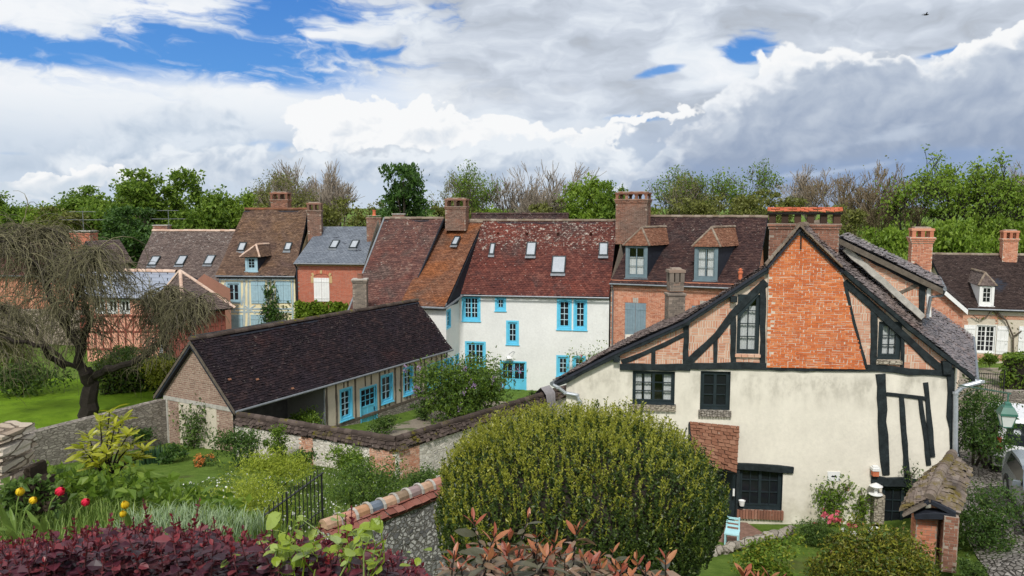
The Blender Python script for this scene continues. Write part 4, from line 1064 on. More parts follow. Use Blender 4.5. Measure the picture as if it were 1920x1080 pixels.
for (P, Q) in ((A_, CT.rL), (A_ + in_ * 5, CT.rL)):
    P = V(P); P.z = A_.z; d = (V(CT.rL) - P); mb = MB(); mb.box(P + d / 2 + u_ * .0 - V((0, 0, .10)), d / 2, u_ * .02, V((0, 0, .07)), GREYWOOD); part('bargeboard', mb, CT.root)
mb = MB(); zt = CT.top - .06
beam(mb, fr, [(uj, sillz + .06), (L, sillz + .06)], .15, GREYWOOD); beam(mb, fr, [(uj, zt), (L, zt)], .13, GREYWOOD)
for x in (612, 630, 666, 712, 741, 752, 779, 790, 797, 812, 828, 842):
    u0 = fr.hit(x, 740)[0]
    if any(h[0] - .02 < u0 < h[1] + .02 for h in CT.holes): continue
    beam(mb, fr, [(u0, sillz), (u0 + .02, zt)], .11, GREYWOOD, seed=x)
for h in CT.holes:
    for k in (.3, .7):
        beam(mb, fr, [(h[0] + (h[1] - h[0]) * k, h[3] + .12), (h[0] + (h[1] - h[0]) * k, zt)], .08, GREYWOOD)
        if h is not dr: beam(mb, fr, [(h[0] + (h[1] - h[0]) * k, sillz), (h[0] + (h[1] - h[0]) * k, h[2] - .12)], .09, GREYWOOD)
part('timber_frame', mb, CT.root)
u0 = uj - .12; pipe(CT.root, [fr.p(u0, CT.ez - .05, .36), fr.p(u0, CT.ez - .15, .2), fr.p(u0, CT.ez - .3, .06), fr.p(u0, zb + .3, .06)], .045)

for x, y in ((430, 712), (482, 712), (548, 729)):      # three newer clay tiles
    p, n = CT.on_roof(x, y); v = n.cross(CT.u).normalized(); v = v if v.z > 0 else -v; mb = MB(); mb.box(p + n * .035, CT.u * .075, v * .045, n * .008, TILE_PORCH); part('new_tile', mb, CT.root)

# ================================================================ white house with blue windows (main block and wing)
e0, e1 = at_y(845, 552, 48.3), at_y(1142, 557, 46.75); z_ = (e0.z + e1.z) / 2; e0.z = e1.z = z_
r1_, r0_ = at_y(1158, 413, 51.2), at_y(880, 415, 52.4); z_ = (r1_.z + r0_.z) / 2; r0_.z = r1_.z = z_
WH = House('white_house', 'white house with sky blue windows, long red tile roof and orange roofed wing', e0, e1, r1_, r0_, -1.8, inset=.28, side=.0)
for px, c, r_, l, k in (((866, 553.5, 901, 602), 2, 4, 2, {}), ((928, 556, 949, 583), 2, 2, 1, {}), ((949, 601, 973, 646), 2, 3, 1, {}), ((1044, 560, 1072, 618), 2, 4, 1, {}), ((1075, 561, 1101, 619), 2, 4, 1, {}),
                        ((872, 640, 911, 690), 2, 3, 2, {}), ((1043, 666, 1068, 706), 2, 3, 1, {}), ((1073, 667, 1098, 707), 2, 3, 1, {})):
    WH.win(px, c, r_, BLUE, .11, leaves=l, fw=.07, bar=.032, sill=.05, **k)
fr = WH.F; dr = fr.rect(938, 677, 987, 739); dr = (dr[0] + .08, dr[1] - .08, dr[2], dr[3] - .09); WH.holes.append(dr)
panel_door(WH.root, fr, dr, BLUE, 2, 2, .52, 2, .09, .1)
WH.shell(PLASTER_W, reveal=.16)
WH.roof(TILE_RED, RIDGE, .15, .2, .10, 3, rip=.04)
for q in ((917, 457, 929, 478), (985, 455, 1007, 480), (1032, 481, 1063, 513), (1121, 456, 1142, 480)): WH.skylight(*q)
mb = MB()
for x in (934, 988, 1046, 1108):
    p, n = WH.on_roof(x, 437); mb = MB(); mb.lathe(p - n * .12, [(.10, 0), (.09, .20), (.07, .26)], TILE_RED, 8, n); part('roof_vent', mb, WH.root)
# wing
we0, we1 = at_y(748, 572, 46.2), at_y(834, 577, 45.3); we0.z = we1.z = (we0.z + we1.z) / 2
wr1, wr0 = at_y(905, 416, 52.2), at_y(830, 418, 52.6); wr0.z = wr1.z = (wr0.z + wr1.z) / 2 + .02
mb = MB(); slab(mb, we0, we1, wr1, wr0, SLATEWOOD, .12, drop=.14); tiles(mb, we0, we1, wr1, wr0, TILE_ORANGE, .15, .19, .024, .08, 6, rip=.04)
ridge_tiles(mb, wr0, wr1, RIDGE, .13, step=.36)
part('wing_roof', mb, WH.root)
wu = (we1 - we0); wu.z = 0; wu.normalize(); wi = V((-wu.y, wu.x, 0))
wfr = F(we0 + wi * .3, we1 + wi * .3 - wu * .05); mbk = at_y(862, 600, 48.6); fsd = F(wfr.p(wfr.L, 0), mbk)
mb = MB(); wz = we0.z + .18
wall(mb, wfr, [[(0, -1.8), (wfr.L, -1.8), (wfr.L, wz), (0, wz)]], [], PLASTER_W)
sw = []
for px in ((835.5, 580, 845, 617), (843, 670, 850, 700), (853, 664, 860, 695)):
    r = fsd.rect(*px); r = (max(.1, r[0]), min(fsd.L - .1, r[1]), r[2], r[3]); sw.append((r[0] + .06, r[1] - .06, r[2] + .08, r[3] - .08))
wall(mb, fsd, [[(0, -1.8), (fsd.L, -1.8), (fsd.L, wz + .45), (0, wz)]], sw, PLASTER_W)
part('wing_wall', mb, WH.root)
for r in sw: window(WH.root, fsd, r, 2, 3, BLUE, GLASS, surround=.08, fw=.06, bar=.03)
# slate-hung cheek between the two slopes
mb = MB(); pe = we1 + wi * .05
def main_z(p): return WH.ez + (V((p.x, p.y, 0)) - V((WH.eL.x, WH.eL.y, 0))).dot(WH.inn) * WH.slope
N_ = 9; top_ = []; bot_ = []
for i in range(N_ + 1):
    t = i / N_; p = we1 * (1 - t) + wr1 * t - V((0, 0, .10)); top_.append(p - wu * .06); b = V((p.x, p.y, min(p.z - .02, max(main_z(p), we0.z + .0)))); bot_.append(b - wu * .06 - V((0, 0, .05)))
mb.add(top_ + bot_, [(i, i + 1, N_ + 2 + i, N_ + 1 + i) for i in range(N_)], SLATEWOOD)
mb.add([p - wu * .05 for p in top_ + bot_], [(i, i + 1, N_ + 2 + i, N_ + 1 + i) for i in range(N_)], SLATEWOOD)
part('slate_cheek', mb, WH.root)
mb = MB(); mb.tube([we0 - wi * .06 - V((0, 0, .05)), we1 - wi * .06 - V((0, 0, .05)), we1 + wi * .1 + wu * .1, WH.eL + WH.u * .8 - WH.inn * .1 - V((0, 0, .06))], .07, ZINC, 8); part('gutter', mb, WH.root)
# skylight on the wing
class _R: pass
wh2 = _R(); wh2.__dict__.update(WH.__dict__); wh2.eL, wh2.eR, wh2.rL, wh2.rR, wh2.u = we0, we1, wr0, wr1, wu
House.skylight.__get__(wh2, House); wh2.on_roof = House.on_roof.__get__(wh2); House.skylight(wh2, 848, 445, 862, 460)
cp = at_y(857, 420, 51.7); chimney(WH.root, cp, WH.u, 1.38, 1.0, at_y(857, 432, 51.7).z, at_y(857, 387, 51.7).z, BRICK_D, MORTAR_D, 'arch', 5, 2, n_open=2)
mb = MB(); lp = fr.p(*[fr.hit(955, 668)[0], fr.hit(955, 668)[1]], .32); mb.lathe(lp - V((0, 0, .05)), [(.26, 0), (.24, .03), (.10, .12), (.05, .16), (.05, .22)], WHITE, 14); mb.lathe(lp - V((0, 0, .04)), [(.22, 0), (.0, .02)], GLASS, 12)
mb.tube([fr.p(fr.hit(965, 660)[0], fr.hit(965, 660)[1], .0), fr.p(fr.hit(962, 659)[0], fr.hit(962, 658)[1], .25), lp + V((0, 0, .16))], .018, ZINC, 6); part('lamp', mb, WH.root)

# ================================================================ plum-roofed house left of the wing
pe0, pe1 = at_y(652, 594, 46.6), at_y(752, 588, 46.1); pe0.z = pe1.z = (pe0.z + pe1.z) / 2
pr1, pr0 = at_y(832, 412, 51.7), at_y(722, 413, 52.2); pr0.z = pr1.z = (pr0.z + pr1.z) / 2 + .1
PH = House('plum_roofed_house', 'house showing only a steep plum red tile roof between blue slates and the orange wing', pe0, pe1, pr1, pr0, -1.5, side=.1)
PH.shell(PLASTER_B); PH.roof(TILE_PLUM, RIDGE, .15, .19, .10, 8, gutter=False, rip=.05)
mb = MB()
for (P, Q) in ((PH.eL, PH.rL),): d = V(Q) - V(P); mb.box(V(P) + d / 2 - PH.u * .05 + V((0, 0, .02)), d / 2, PH.u * .05, V((0, 0, .06)), ZINC)
for (P, Q) in ((PH.eR, PH.rR),): d = V(Q) - V(P); mb.box(V(P) + d / 2 + PH.u * .02 + V((0, 0, -.05)), d / 2, PH.u * .03, V((0, 0, .10)), SLATEWOOD)
part('verge', mb, PH.root)
cp = at_y(676, 560, 45.2); zz = at_y(676, 524, 45.2).z
c_ = chimney(PH.root, cp, (1, .05, 0), .80, .7, -1.5, zz, BRICK_Y, MORTAR_D, 'plain', 15, 2, 'stone_chimney')
mb = MB(); mb.lathe(V((cp.x, cp.y, zz + .06)), [(.16, 0), (.15, .22), (.18, .25), (.18, .3), (.12, .3)], BRICK_D, 8); part('chimney_pot', mb, c_)
cp = at_y(748, 415, 53.5); chimney(PH.root, cp, (1, 0, 0), .8, .6, CZ - 1.6, at_y(748, 402, 53.5).z, BRICK_D, cap='plain', seed=22, corbel=0)

# ================================================================ brick house with the blue slate roof
se0, se1 = at_y(551, 493, 51.6), at_y(700, 494, 50.9); se0.z = se1.z = (se0.z + se1.z) / 2
sr1, sr0 = at_y(728, 425, 54.9), at_y(600, 425, 55.4); sr0.z = sr1.z = (sr0.z + sr1.z) / 2
SH = House('slate_roofed_brick_house', 'red brick house with blue slate roof, toothed cornice and one pair of white shutters', se0, se1, sr1, sr0, -1.5, side=.1)
fr = SH.F; SH.shell(MORTAR_D, BRICK_S, seed=31, bl=.23, bh=.07)
SH.roof(SLATE, None, .16, .24, .0, 9, rip=.006, lift=.012)
r = fr.rect(589, 521, 618, 565); shutters(SH.root, fr, None, WHITE, .05, 3, r=r)
mb = MB(); zc = SH.top
fr.box(mb, 0, fr.L, zc - .10, zc - .02, 0, .16, YB := m_plain('yellow_brick', (.48, .34, .17), .9, .12, 8, .2)); fr.box(mb, 0, fr.L, zc - .32, zc - .26, 0, .07, YB)
n = int(fr.L / .26)
for i in range(n): fr.box(mb, i * .26 + .05, i * .26 + .18, zc - .25, zc - .10, .0, .12, YB)
m_ = (r[0] + r[1]) / 2; W_ = (r[1] - r[0])
for i in range(9):
    t0 = -.62 + 1.24 * i / 9; t1 = t0 + 1.24 / 9 * .94; R_ = W_ * .95; zc2 = r[3] + .10 - R_ * math.cos(.62) + .0
    q = [(m_ + math.sin(t) * rr, zc2 + math.cos(t) * rr) for t, rr in ((t0, R_), (t1, R_), (t1, R_ + .22), (t0, R_ + .22))]
    mb.prism([fr.p(a, b, .0) for a, b in q], fr.n * (.045 if i != 4 else .07), YB if i in (0, 4, 8) else BRICK_S)
for sg in (r[0] - .2, r[1] + .0): fr.box(mb, sg, sg + .2, r[3] - .35, r[3] + .12, 0, .03, YB)
part('brick_trim', mb, SH.root)
for q in ((619, 452, 636, 466), (656, 452, 673, 466)): SH.skylight(*q)
cp = at_y(591, 415, 54.6); chimney(SH.root, cp, (1, .06, 0), .95, .62, CZ - 3.1, at_y(591, 394, 54.6).z, BRICK_D, MORTAR_D, 'arch', 25, 2)
cp = at_y(702, 425, 53.6); c_ = chimney(SH.root, cp, (1, .0, 0), .98, .6, CZ - 2.6, at_y(702, 405, 53.6).z, BRICK_D, MORTAR_D, 'pots', 27, 1, cap_mat=TILE_CLAY, n_open=1)
pipe(SH.root, [fr.p(-.05, SH.ez - .05, .33), fr.p(-.02, SH.ez - .35, .08), fr.p(-.02, -1., .08)], .05, SLATEWOOD)

# ================================================================ cream house with grey-blue timbers
ce0, ce1 = at_y(404, 517, 52.2), at_y(553, 517, 51.8); ce0.z = ce1.z = (ce0.z + ce1.z) / 2
cr1, cr0 = at_y(578, 392, 56.6), at_y(459, 393, 56.9); cr0.z = cr1.z = (cr0.z + cr1.z) / 2
CH = House('cream_timbered_house', 'tall cream house with grey blue timbers and shutters under a steep brown roof', ce0, ce1, cr1, cr0, -1.5, side=.12)
fr = CH.F; CH.win((424, 528, 452, 569), 1, 2, PALEBLUE, .12, leaves=2, fw=.07, curtain=None)
CH.shell(PLASTER_Y); CH.roof(TILE_BROWN, TILE_ORANGE, .15, .19, .10, 10, rip=.05)
for px in ((471, 527, 498, 569), (518, 527, 546, 568), (427, 590, 456, 640), (471, 590, 500, 640)):
    shutters(CH.root, fr, px, PALEBLUE, .06, 3)
mb = MB(); Z = lambda x, y: fr.hit(x, y)
def bm(x0, y0, x1, y1, w=.15, m=None): beam(mb, fr, [Z(x0, y0), Z(x1, y1)], w, m or TIMB, .025)
TIMB = m_wood('grey_blue_timber', (.36, .44, .46), .8, .2)
for y in (524, 579, 585): bm(411, y, 550, y, .12)
for x in (412, 458, 466, 503, 511, 549): bm(x, 518, x, 650, .13)
for (x0, x1) in ((414, 422), (453, 460), (498, 504), (512, 517)): bm(x0, 572, x1, 530, .09)
for i in range(4):
    x = 425 + i * 32
    bm(x, 588, x + 22, 572, .09) if i < 3 else None; bm(x + 22, 588, x, 572, .09) if i < 3 else None
for x in np.arange(415, 549, 6.5): bm(x, 517.5, x, 523, .10)
part('timber_frame', mb, CH.root)
dormer(CH, 460, 483, 481, 508, (474, 463), SLATEWOOD, PALEBLUE, TILE_BROWN, 2, 3, 1, ridge_m=RIDGE_P, fwf=.16, over=.28, skew=.25)
for q in ((446, 456, 462, 471), (533, 456, 548, 470)): CH.skylight(*q)
cp = at_y(527, 385, 57.2); chimney(CH.root, cp, CH.u, 1.25, .8, CZ - .9, at_y(527, 374, 57.2).z, BRICK_D, MORTAR_D, 'arch', 35, 2)

# ================================================================ low grey-brown house further left
ge0, ge1 = at_y(244, 527, 54.8), at_y(418, 529, 54.2); ge0.z = ge1.z = (ge0.z + ge1.z) / 2
gr1, gr0 = at_y(448, 433, 58.6), at_y(286, 433, 59.2); gr0.z = gr1.z = (gr0.z + gr1.z) / 2
GH = House('grey_roofed_house', 'house with a wide grey brown lichened roof and three skylights in a row', ge0, ge1, gr1, gr0, -1.5, side=.1)
GH.shell(MORTAR_D, BRICK_R, seed=41, zmin=CZ - 6.5); GH.roof(TILE_GREY, RIDGE_P, .15, .2, .06, 12, rip=.05)
for q in ((280, 482, 299, 498), (331, 481, 350, 497), (384, 480, 403, 496)): GH.skylight(*q)
cp = at_y(304, 430, 59.6); c_ = chimney(GH.root, cp, (1, 0, 0), 1.1, .7, CZ - 2.2, at_y(304, 423, 59.6).z, BRICK_D, cap='plain', seed=43, corbel=0)
antenna(c_, at_y(317, 432, 59.4), 1.6, 2.5, (1, .1, 0))

# ================================================================ ridge of a house behind the white one
be0, be1 = at_y(880, 470, 58), at_y(1066, 470, 57.5); be0.z = be1.z = CZ - 4.4
br1, br0 = at_y(1066, 402, 61.5), at_y(884, 401, 62); br0.z = br1.z = (br0.z + br1.z) / 2
BH = House('dark_ridged_house', 'house of which only the dark ridge shows behind the white house roof', be0, be1, br1, br0, -1, side=.1)
BH.shell(MORTAR_D); BH.roof(TILE_DORMER, TILE_DORMER, .16, .2, .05, 14, gutter=False)

# ================================================================ brick house with two dormers
de0, de1 = at_y(1143, 531, 46.7), at_y(1416, 540, 43.6); de0.z = de1.z = (de0.z + de1.z) / 2
dr1, dr0 = at_y(1440, 403, 47.6), at_y(1206, 410, 50.6); dr0.z = dr1.z = (dr0.z + dr1.z) / 2
DH = House('dormered_brick_house', 'brick house with two tall hipped dormers and grey blue shutters below them', de0, de1, dr1, dr0, -1.2, side=.02)
fr = DH.F; DH.shell(MORTAR_P, BRICK_R, seed=51, bl=.23, bh=.078, side_brick=True, zmin=1.0)
DH.roof(TILE_DORMER, RIDGE, .14, .18, .06, 16, rip=.025)
cu = [(0, 1, .0, .62), (0, .3, .62, .97), (.75, 1, .62, .97)]
dormer(DH, 1173, 1214, 460, 521, (1206, 431), SLATEWOOD, GREYBLUE, TILE_PORCH, 1, 3, 2, curtain=[(.02, .48, .0, .64), (.52, .98, .0, .64)], fwf=.17, skew=.32)
dormer(DH, 1302, 1346, 462, 525, (1344, 431), SLATEWOOD, GREYBLUE, TILE_PORCH, 1, 3, 2, curtain=[(.02, .42, .0, 1), (.58, .98, .0, 1)], fwf=.17, skew=.36)
for px in ((1172, 568, 1211, 640), (1297, 574, 1338, 640)):
    r = fr.rect(*px); shutters(DH.root, fr, None, SHUTTER, .06, 4, r=r)
    mb = MB(); m_ = (r[0] + r[1]) / 2; k = 13
    for i in range(k):
        a, b = r[0] - .06 + (r[1] - r[0] + .12) * i / k, r[0] - .06 + (r[1] - r[0] + .12) * (i + .9) / k; sl = (i - k / 2) * .012
        mb.prism([fr.p(a, r[3] + .02, 0), fr.p(b, r[3] + .02, 0), fr.p(b + sl, r[3] + .32, 0), fr.p(a + sl, r[3] + .32, 0)], fr.n * .03, BRICK_R if abs(i - k // 2) > 1 else CEMENT)
    part('brick_arch', mb, DH.root)
mb = MB(); zc = DH.top
for j, (o, h) in enumerate(((.14, .09), (.10, .09), (.05, .09))): fr.box(mb, 0, fr.L, zc - .09 * (j + 1), zc - .09 * j - .004, 0, o, BRICK_R)
for i in range(int(fr.L / .24)): fr.box(mb, i * .24, i * .24 + .12, zc - .36, zc - .275, 0, .05, BRICK_R)
part('cornice', mb, DH.root)
pipe(DH.root, [fr.p(.12, DH.ez - .06, .34), fr.p(.12, DH.ez - .2, .3), fr.p(.14, DH.ez - .5, .08), fr.p(.14, .2, .08)], .05)
cp = at_y(1187, 420, 49.6); chimney(DH.root, cp, DH.u, 2.0, 1.2, at_y(1187, 440, 49.6).z - .6, at_y(1187, 376, 49.6).z, BRICK_D, MORTAR_D, 'arch', 55, 3, n_open=3)
mb = MB(); p, n = DH.on_roof(1388, 522); mb.lathe(p - V((0, 0, .1)), [(.12, 0), (.11, .35), (.15, .4), (.15, .5), (.1, .52), (.1, .6), (.13, .62), (.02, .7)], TILE_CLAY, 10); part('terracotta_vent', mb, DH.root)


# ================================================================ far house on the right
fe0, fe1 = at_y(1790, 578, 46.5), at_y(2040, 584, 44.5); fe0.z = fe1.z = (fe0.z + fe1.z) / 2
f1, f0 = at_y(2040, 478, 49.5), at_y(1742, 479, 51.5); f0.z = f1.z = (f0.z + f1.z) / 2
FH = House('far_dormered_house', 'low house at the far right with small white dormer and white shuttered french window', fe0, fe1, f1, f0, .4, side=.1)
fr = FH.F; FH.win((1829, 609, 1867, 662), 2, 5, WHITE, .03, leaves=2, fw=.06, bar=.03)
FH.shell(PLASTER_P); FH.roof(TILE_FAR, RIDGE, .15, .2, .05, 18, rip=.03)
for px in ((1806, 609, 1828, 662), (1868, 611, 1890, 664), (1909, 612, 1932, 666)):
    r = fr.rect(*px); mb = MB()
    for i in range(3): fr.box(mb, r[0] + (r[1] - r[0]) * i / 3 + .003, r[0] + (r[1] - r[0]) * (i + 1) / 3 - .003, r[2], r[3], 0, .05, WHITE)
    for z in (.12, .5, .88): zz = r[2] + (r[3] - r[2]) * z; fr.box(mb, r[0] + .02, r[1] - .02, zz - .05, zz + .05, .053, .07, WHITE)
    part('shutter', mb, FH.root)
mb = MB()
for (x0, y0, x1, y1) in ((1798, 580, 1814, 668), (1798, 664, 1925, 676), (1798, 590, 1925, 598), (1866, 582, 1872, 612)):
    mb = MB(); r = fr.rect(x0, y0, x1, y1); bricks(mb, fr, [(r[0], r[2]), (r[1], r[2]), (r[1], r[3]), (r[0], r[3])], FH.holes, BRICK_P, seed=x0 + y0, out=.012); part('brick_band', mb, FH.root)
dormer(FH, 1836, 1864, 535, 573, (1851, 517), WHITE, WHITE, TILE_GREY, 2, 3, 1, fwf=.14, over=.1)
cp = at_y(1891, 470, 50.2); chimney(FH.root, cp, FH.u, .85, .7, CZ - 3.6, at_y(1891, 447, 50.2).z, BRICK_R, MORTAR_P, 'arch', 61, 2)

# ================================================================ little brick house behind the half-timbered one
q0 = at_y(1700, 560, 35); q1 = at_y(1806, 577, 34.2)
of = F(at_y(1640, 600, 35.4), at_y(1808, 600, 34.3)); rdir = V((math.sin(rad(27)), math.cos(rad(27)), 0))
OB = empty('brick_outbuilding', 'small brick building with white bargeboard and tall chimney behind the timbered gable', 'outbuilding', of.p(of.L / 2, .6))
uz = lambda x, y: of.hit(x, y); pk = uz(1716, 497); er = uz(1812, 580); el = (2 * pk[0] - er[0], er[1])
mb = MB(); pl = [(el[0] + .1, .6), (er[0] - .12, .6), (er[0] - .12, er[1] + .02), (pk[0], pk[1] - .12), (el[0] + .1, er[1] + .02)]
wall(mb, of, [pl], [], MORTAR_P); bricks(mb, of, [(el[0] + .1, 4.2), (er[0] - .12, 4.2)] + pl[2:], [], BRICK_R, seed=71, depth=False)
pb = of.p(er[0] - .12, 0); wall(mb, F(pb, pb + rdir * 5), [[(0, .6), (5, .6), (5, er[1]), (0, er[1])]], [], MORTAR_P)
part('wall', mb, OB)
mb = MB(); P0, P1, P2 = of.p(*er, .25), of.p(*pk, .25), of.p(*el, .25)
for (a, b) in ((P0, P1), (P2, P1)):
    ar, br_ = a + rdir * 5, b + rdir * 5
    q = (a, ar, br_, b) if a is P0 else (ar, a, b, br_)
    slab(mb, *q, SLATEWOOD, .1); tiles(mb, *q, TILE_FAR, .14, .19, .024, .03, 5)
part('roof', mb, OB)
mb = MB()
for (a, b) in ((P0, P1), (P2, P1)):
    d = b - a; mb.box(a + d / 2 - V((0, 0, .1)) + of.n * .02, d / 2, of.n * .02, V((0, 0, .11)), WHITE)
part('bargeboard', mb, OB)
cp = at_y(1725, 480, 36.5); chimney(OB, cp, of.u, .88, .8, CZ - 4, at_y(1725, 448, 36.5).z, BRICK_R, MORTAR_P, 'arch', 75, 3, n_open=2)

# ================================================================ salmon timbered house and its neighbours behind the weeping tree
le0, le1 = at_y(150, 590, 47), at_y(330, 590, 45.5); le0.z = le1.z = at_y(240, 560, 46).z
l1, l0 = at_y(330, 508, 49), at_y(150, 508, 50.5); l0.z = l1.z = (l0.z + l1.z) / 2
SA = House('salmon_timbered_house', 'salmon pink half timbered house with smooth slate roof behind the weeping tree', le0, le1, l1, l0, -.5, side=.1)
fr = SA.F
for x0 in (178, 201, 224): SA.win((x0, 561, x0 + 20, 588), 1, 1, WHITE, .04, leaves=2, fw=.07)
SA.shell(PLASTER_S); mb = MB(); slab(mb, SA.eL, SA.eR, SA.rR, SA.rL, SLATEWOOD); n = (SA.eR - SA.eL).cross(SA.rL - SA.eL).normalized()
tiles(mb, SA.eL, SA.eR, SA.rR, SA.rL, SOLAR, .5, 1.1, .012, 0, 3); b = SA.inn * 2 * SA.w; slab(mb, SA.eR + b, SA.eL + b, SA.rL, SA.rR, SLATEWOOD)
ridge_tiles(mb, SA.rL, SA.rR, RIDGE_P, .16, step=.4); part('roof', mb, SA.root)
mb = MB(); RT = m_wood('ox_blood_timber', (.22, .065, .045), .8, .3)
def bm2(x0, y0, x1, y1, w=.12): beam(mb, fr, [fr.hit(x0, y0), fr.hit(x1, y1)], w, RT, .03)
for y in (593, 622, 655): bm2(150, y, 328, y)
for x in range(152, 330, 14): bm2(x, 593, x, 655, .10)
for x in range(152, 320, 28): bm2(x, 622, x + 13, 595, .09); bm2(x + 27, 622, x + 14, 595, .09)
part('timber_frame', mb, SA.root)
r = fr.rect(301, 632, 334, 680); mb = MB()
for i in range(5): fr.box(mb, r[0] + (r[1] - r[0]) * i / 5 + .003, r[0] + (r[1] - r[0]) * (i + 1) / 5 - .003, r[2], r[3], 0, .07, m_plain('lilac_white', (.50, .54, .62), .5, .06))
part('door', mb, SA.root)
# red hipped annex
hf = F(at_y(352, 600, 43.0), at_y(421, 600, 44.6)); HA = empty('red_hipped_annex', 'dark red timbered annex with hipped tile roof and pale hip tiles beside the cream house', 'annex', hf.p(hf.L / 2, .0))
ez = hf.hit(395, 572)[1]; dp = 3.4; c0, c1 = hf.p(0, ez), hf.p(hf.L, ez); c2, c3 = c1 - hf.n * dp, c0 - hf.n * dp
mb = MB()
for (a, b) in ((c0, c1), (c1, c2), (c3, c0), (c2, c3)):
    f_ = F(a, b); wall(mb, f_, [[(0, -.2), (f_.L, -.2), (f_.L, ez), (0, ez)]], [], m_plaster('red_panel', (.26, .085, .065), (.18, .08, .06), .3))
part('wall', mb, HA)
mb = MB()
for i in range(8): u = hf.L * i / 7; beam(mb, hf, [(u, 0), (u, ez)], .1, RT)
for z in (ez - .1, ez - 1.2): beam(mb, hf, [(0, z), (hf.L, z)], .12, RT)
part('timber_frame', mb, HA)
mb = MB(); f_ = F(c3, c0)
for i in range(5): beam(mb, f_, [(f_.L * i / 4, 0), (f_.L * i / 4, ez)], .1, RT)
beam(mb, f_, [(0, ez - .1), (f_.L, ez - .1)], .12, RT); part('timber_frame', mb, HA)
mb = MB(); cc = (c0 + c2) / 2; ap = V((cc.x, cc.y, at_y(331, 508, cc.y).z)); o = .45; ap.x = at_y(338, 508, cc.y).x
E = [hf.p(-o, ez - .25, o), hf.p(hf.L + o, ez - .25, o), hf.p(hf.L + o, ez - .25, -dp - o), hf.p(-o, ez - .25, -dp - o)]; sp_ = V((.02, 0, 0))
for i in range(4):
    a, b = E[i], E[(i + 1) % 4]; d = (b - a).normalized() * .03; slab(mb, a, b, ap + d, ap - d, SLATEWOOD, .1); tiles(mb, a, b, ap + d, ap - d, TILE_GREY if i != 1 else TILE_GREY, .14, .19, .024, .02, 4 + i)
    ridge_tiles(mb, a, ap, RIDGE_P, .11, step=.36)
part('roof', mb, HA)
# brick house at the far left edge
ke0, ke1 = at_y(-120, 520, 58), at_y(150, 520, 56); ke0.z = ke1.z = at_y(60, 516, 57).z
k1, k0 = at_y(152, 456, 59.5), at_y(-120, 456, 61.5); k0.z = k1.z = (k0.z + k1.z) / 2
KH = House('far_left_brick_house', 'red roofed brick house at the far left edge with chimney and aerial', ke0, ke1, k1, k0, -.5, side=.1)
KH.shell(MORTAR_D, BRICK_R, seed=81, zmin=3.); KH.roof(TILE_PLUM, RIDGE_P, .16, .2, .05, 20)
cp = at_y(159, 470, 57.5); c_ = chimney(KH.root, cp, (1, -.1, 0), 1.6, .9, CZ - 5, at_y(159, 434, 57.5).z, BRICK_S, MORTAR_D, 'plain', 83, 1)
antenna(c_, V((cp.x, cp.y, at_y(163, 433, 57.5).z)), 1.5, 3.0, (1, .1, 0))
tf = F(at_y(148, 500, 54.2), at_y(190, 500, 53.6)); mb = MB(); wall(mb, tf, [[(0, 2.), (tf.L, 2.), (tf.L, tf.hit(170, 490)[1]), (tf.L / 2, tf.hit(168, 455)[1]), (0, tf.hit(170, 490)[1])]], [], SLATEWOOD)
ez_ = tf.hit(170, 492)[1]; pz = tf.hit(168, 452)[1]
for (a, b) in (((-.15, ez_ - .2), (tf.L / 2, pz)), ((tf.L + .15, ez_ - .2), (tf.L / 2, pz))):
    P, Q = tf.p(*a, .25), tf.p(*b, .25); q = (P - tf.n * 3, P, Q, Q - tf.n * 3) if a[0] < 0 else (P, P - tf.n * 3, Q - tf.n * 3, Q); slab(mb, *q, SLATEWOOD, .1); tiles(mb, *q, TILE_GREY, .15, .2, .03, 0, 3)
part('slate_gable', mb, KH.root)
# ================================================================ the half-timbered house on the right
RG = F(at_y(1050, 700, 24.62), at_y(1792, 700, 23.38)); Z = lambda x, y: RG.hit(x, y); PT = lambda x, y, o=0.: RG.p(*RG.hit(x, y), o)
HT = empty('timbered_house', 'half timbered house with orange brick chimney breast and cream walls, gable facing the garden', 'house', RG.p(RG.L / 2, .5))
LP = [(1500, 424), (1437, 497), (1282, 598), (1150, 657), (1041, 713)]          # left edge of the gable roof, top to eave
RP = [(1500, 424), (1579, 500), (1700, 604), (1827, 705)]
def off(x, y, dy): return (x, y + dy)
uL = Z(1062, 700)[0]; uR = Z(1789, 700)[0]; zb = -.1
topl = [Z(x, y + 8) for x, y in LP[::-1]]; topr = [Z(x, y + 8) for x, y in RP]
def roof_z(u):
    P = topl + topr[1:]; return float(np.interp(u, [p[0] for p in P], [p[1] for p in P]))
us = sorted(set([uL] + [p[0] for p in topl + topr if uL < p[0] < uR] + [uR]))
slabs = [[(a, zb), (b, zb), (b, roof_z(b)), (a, roof_z(a))] for a, b in zip(us[:-1], us[1:])]
rc = lambda *p: RG.rect(*p)
W1, W2, W3 = rc(1186, 696, 1265, 757), rc(1313, 696, 1369, 768), rc(1385, 873, 1467, 955)
U1, U2 = rc(1382, 552, 1424, 663), rc(1646, 603, 1689, 674)
D1 = rc(1341, 884, 1379, 1000); D2 = rc(1652, 912, 1735, 991); D1 = (D1[0], D1[1], .3, D1[3]); D2 = (D2[0], D2[1], D2[2], D2[3])
holes = [W1, W2, W3, U1, U2, D1, D2]
mb = MB(); wall(mb, RG, slabs, holes, PLASTER_C, .16)
HTw = part('wall', mb, HT)
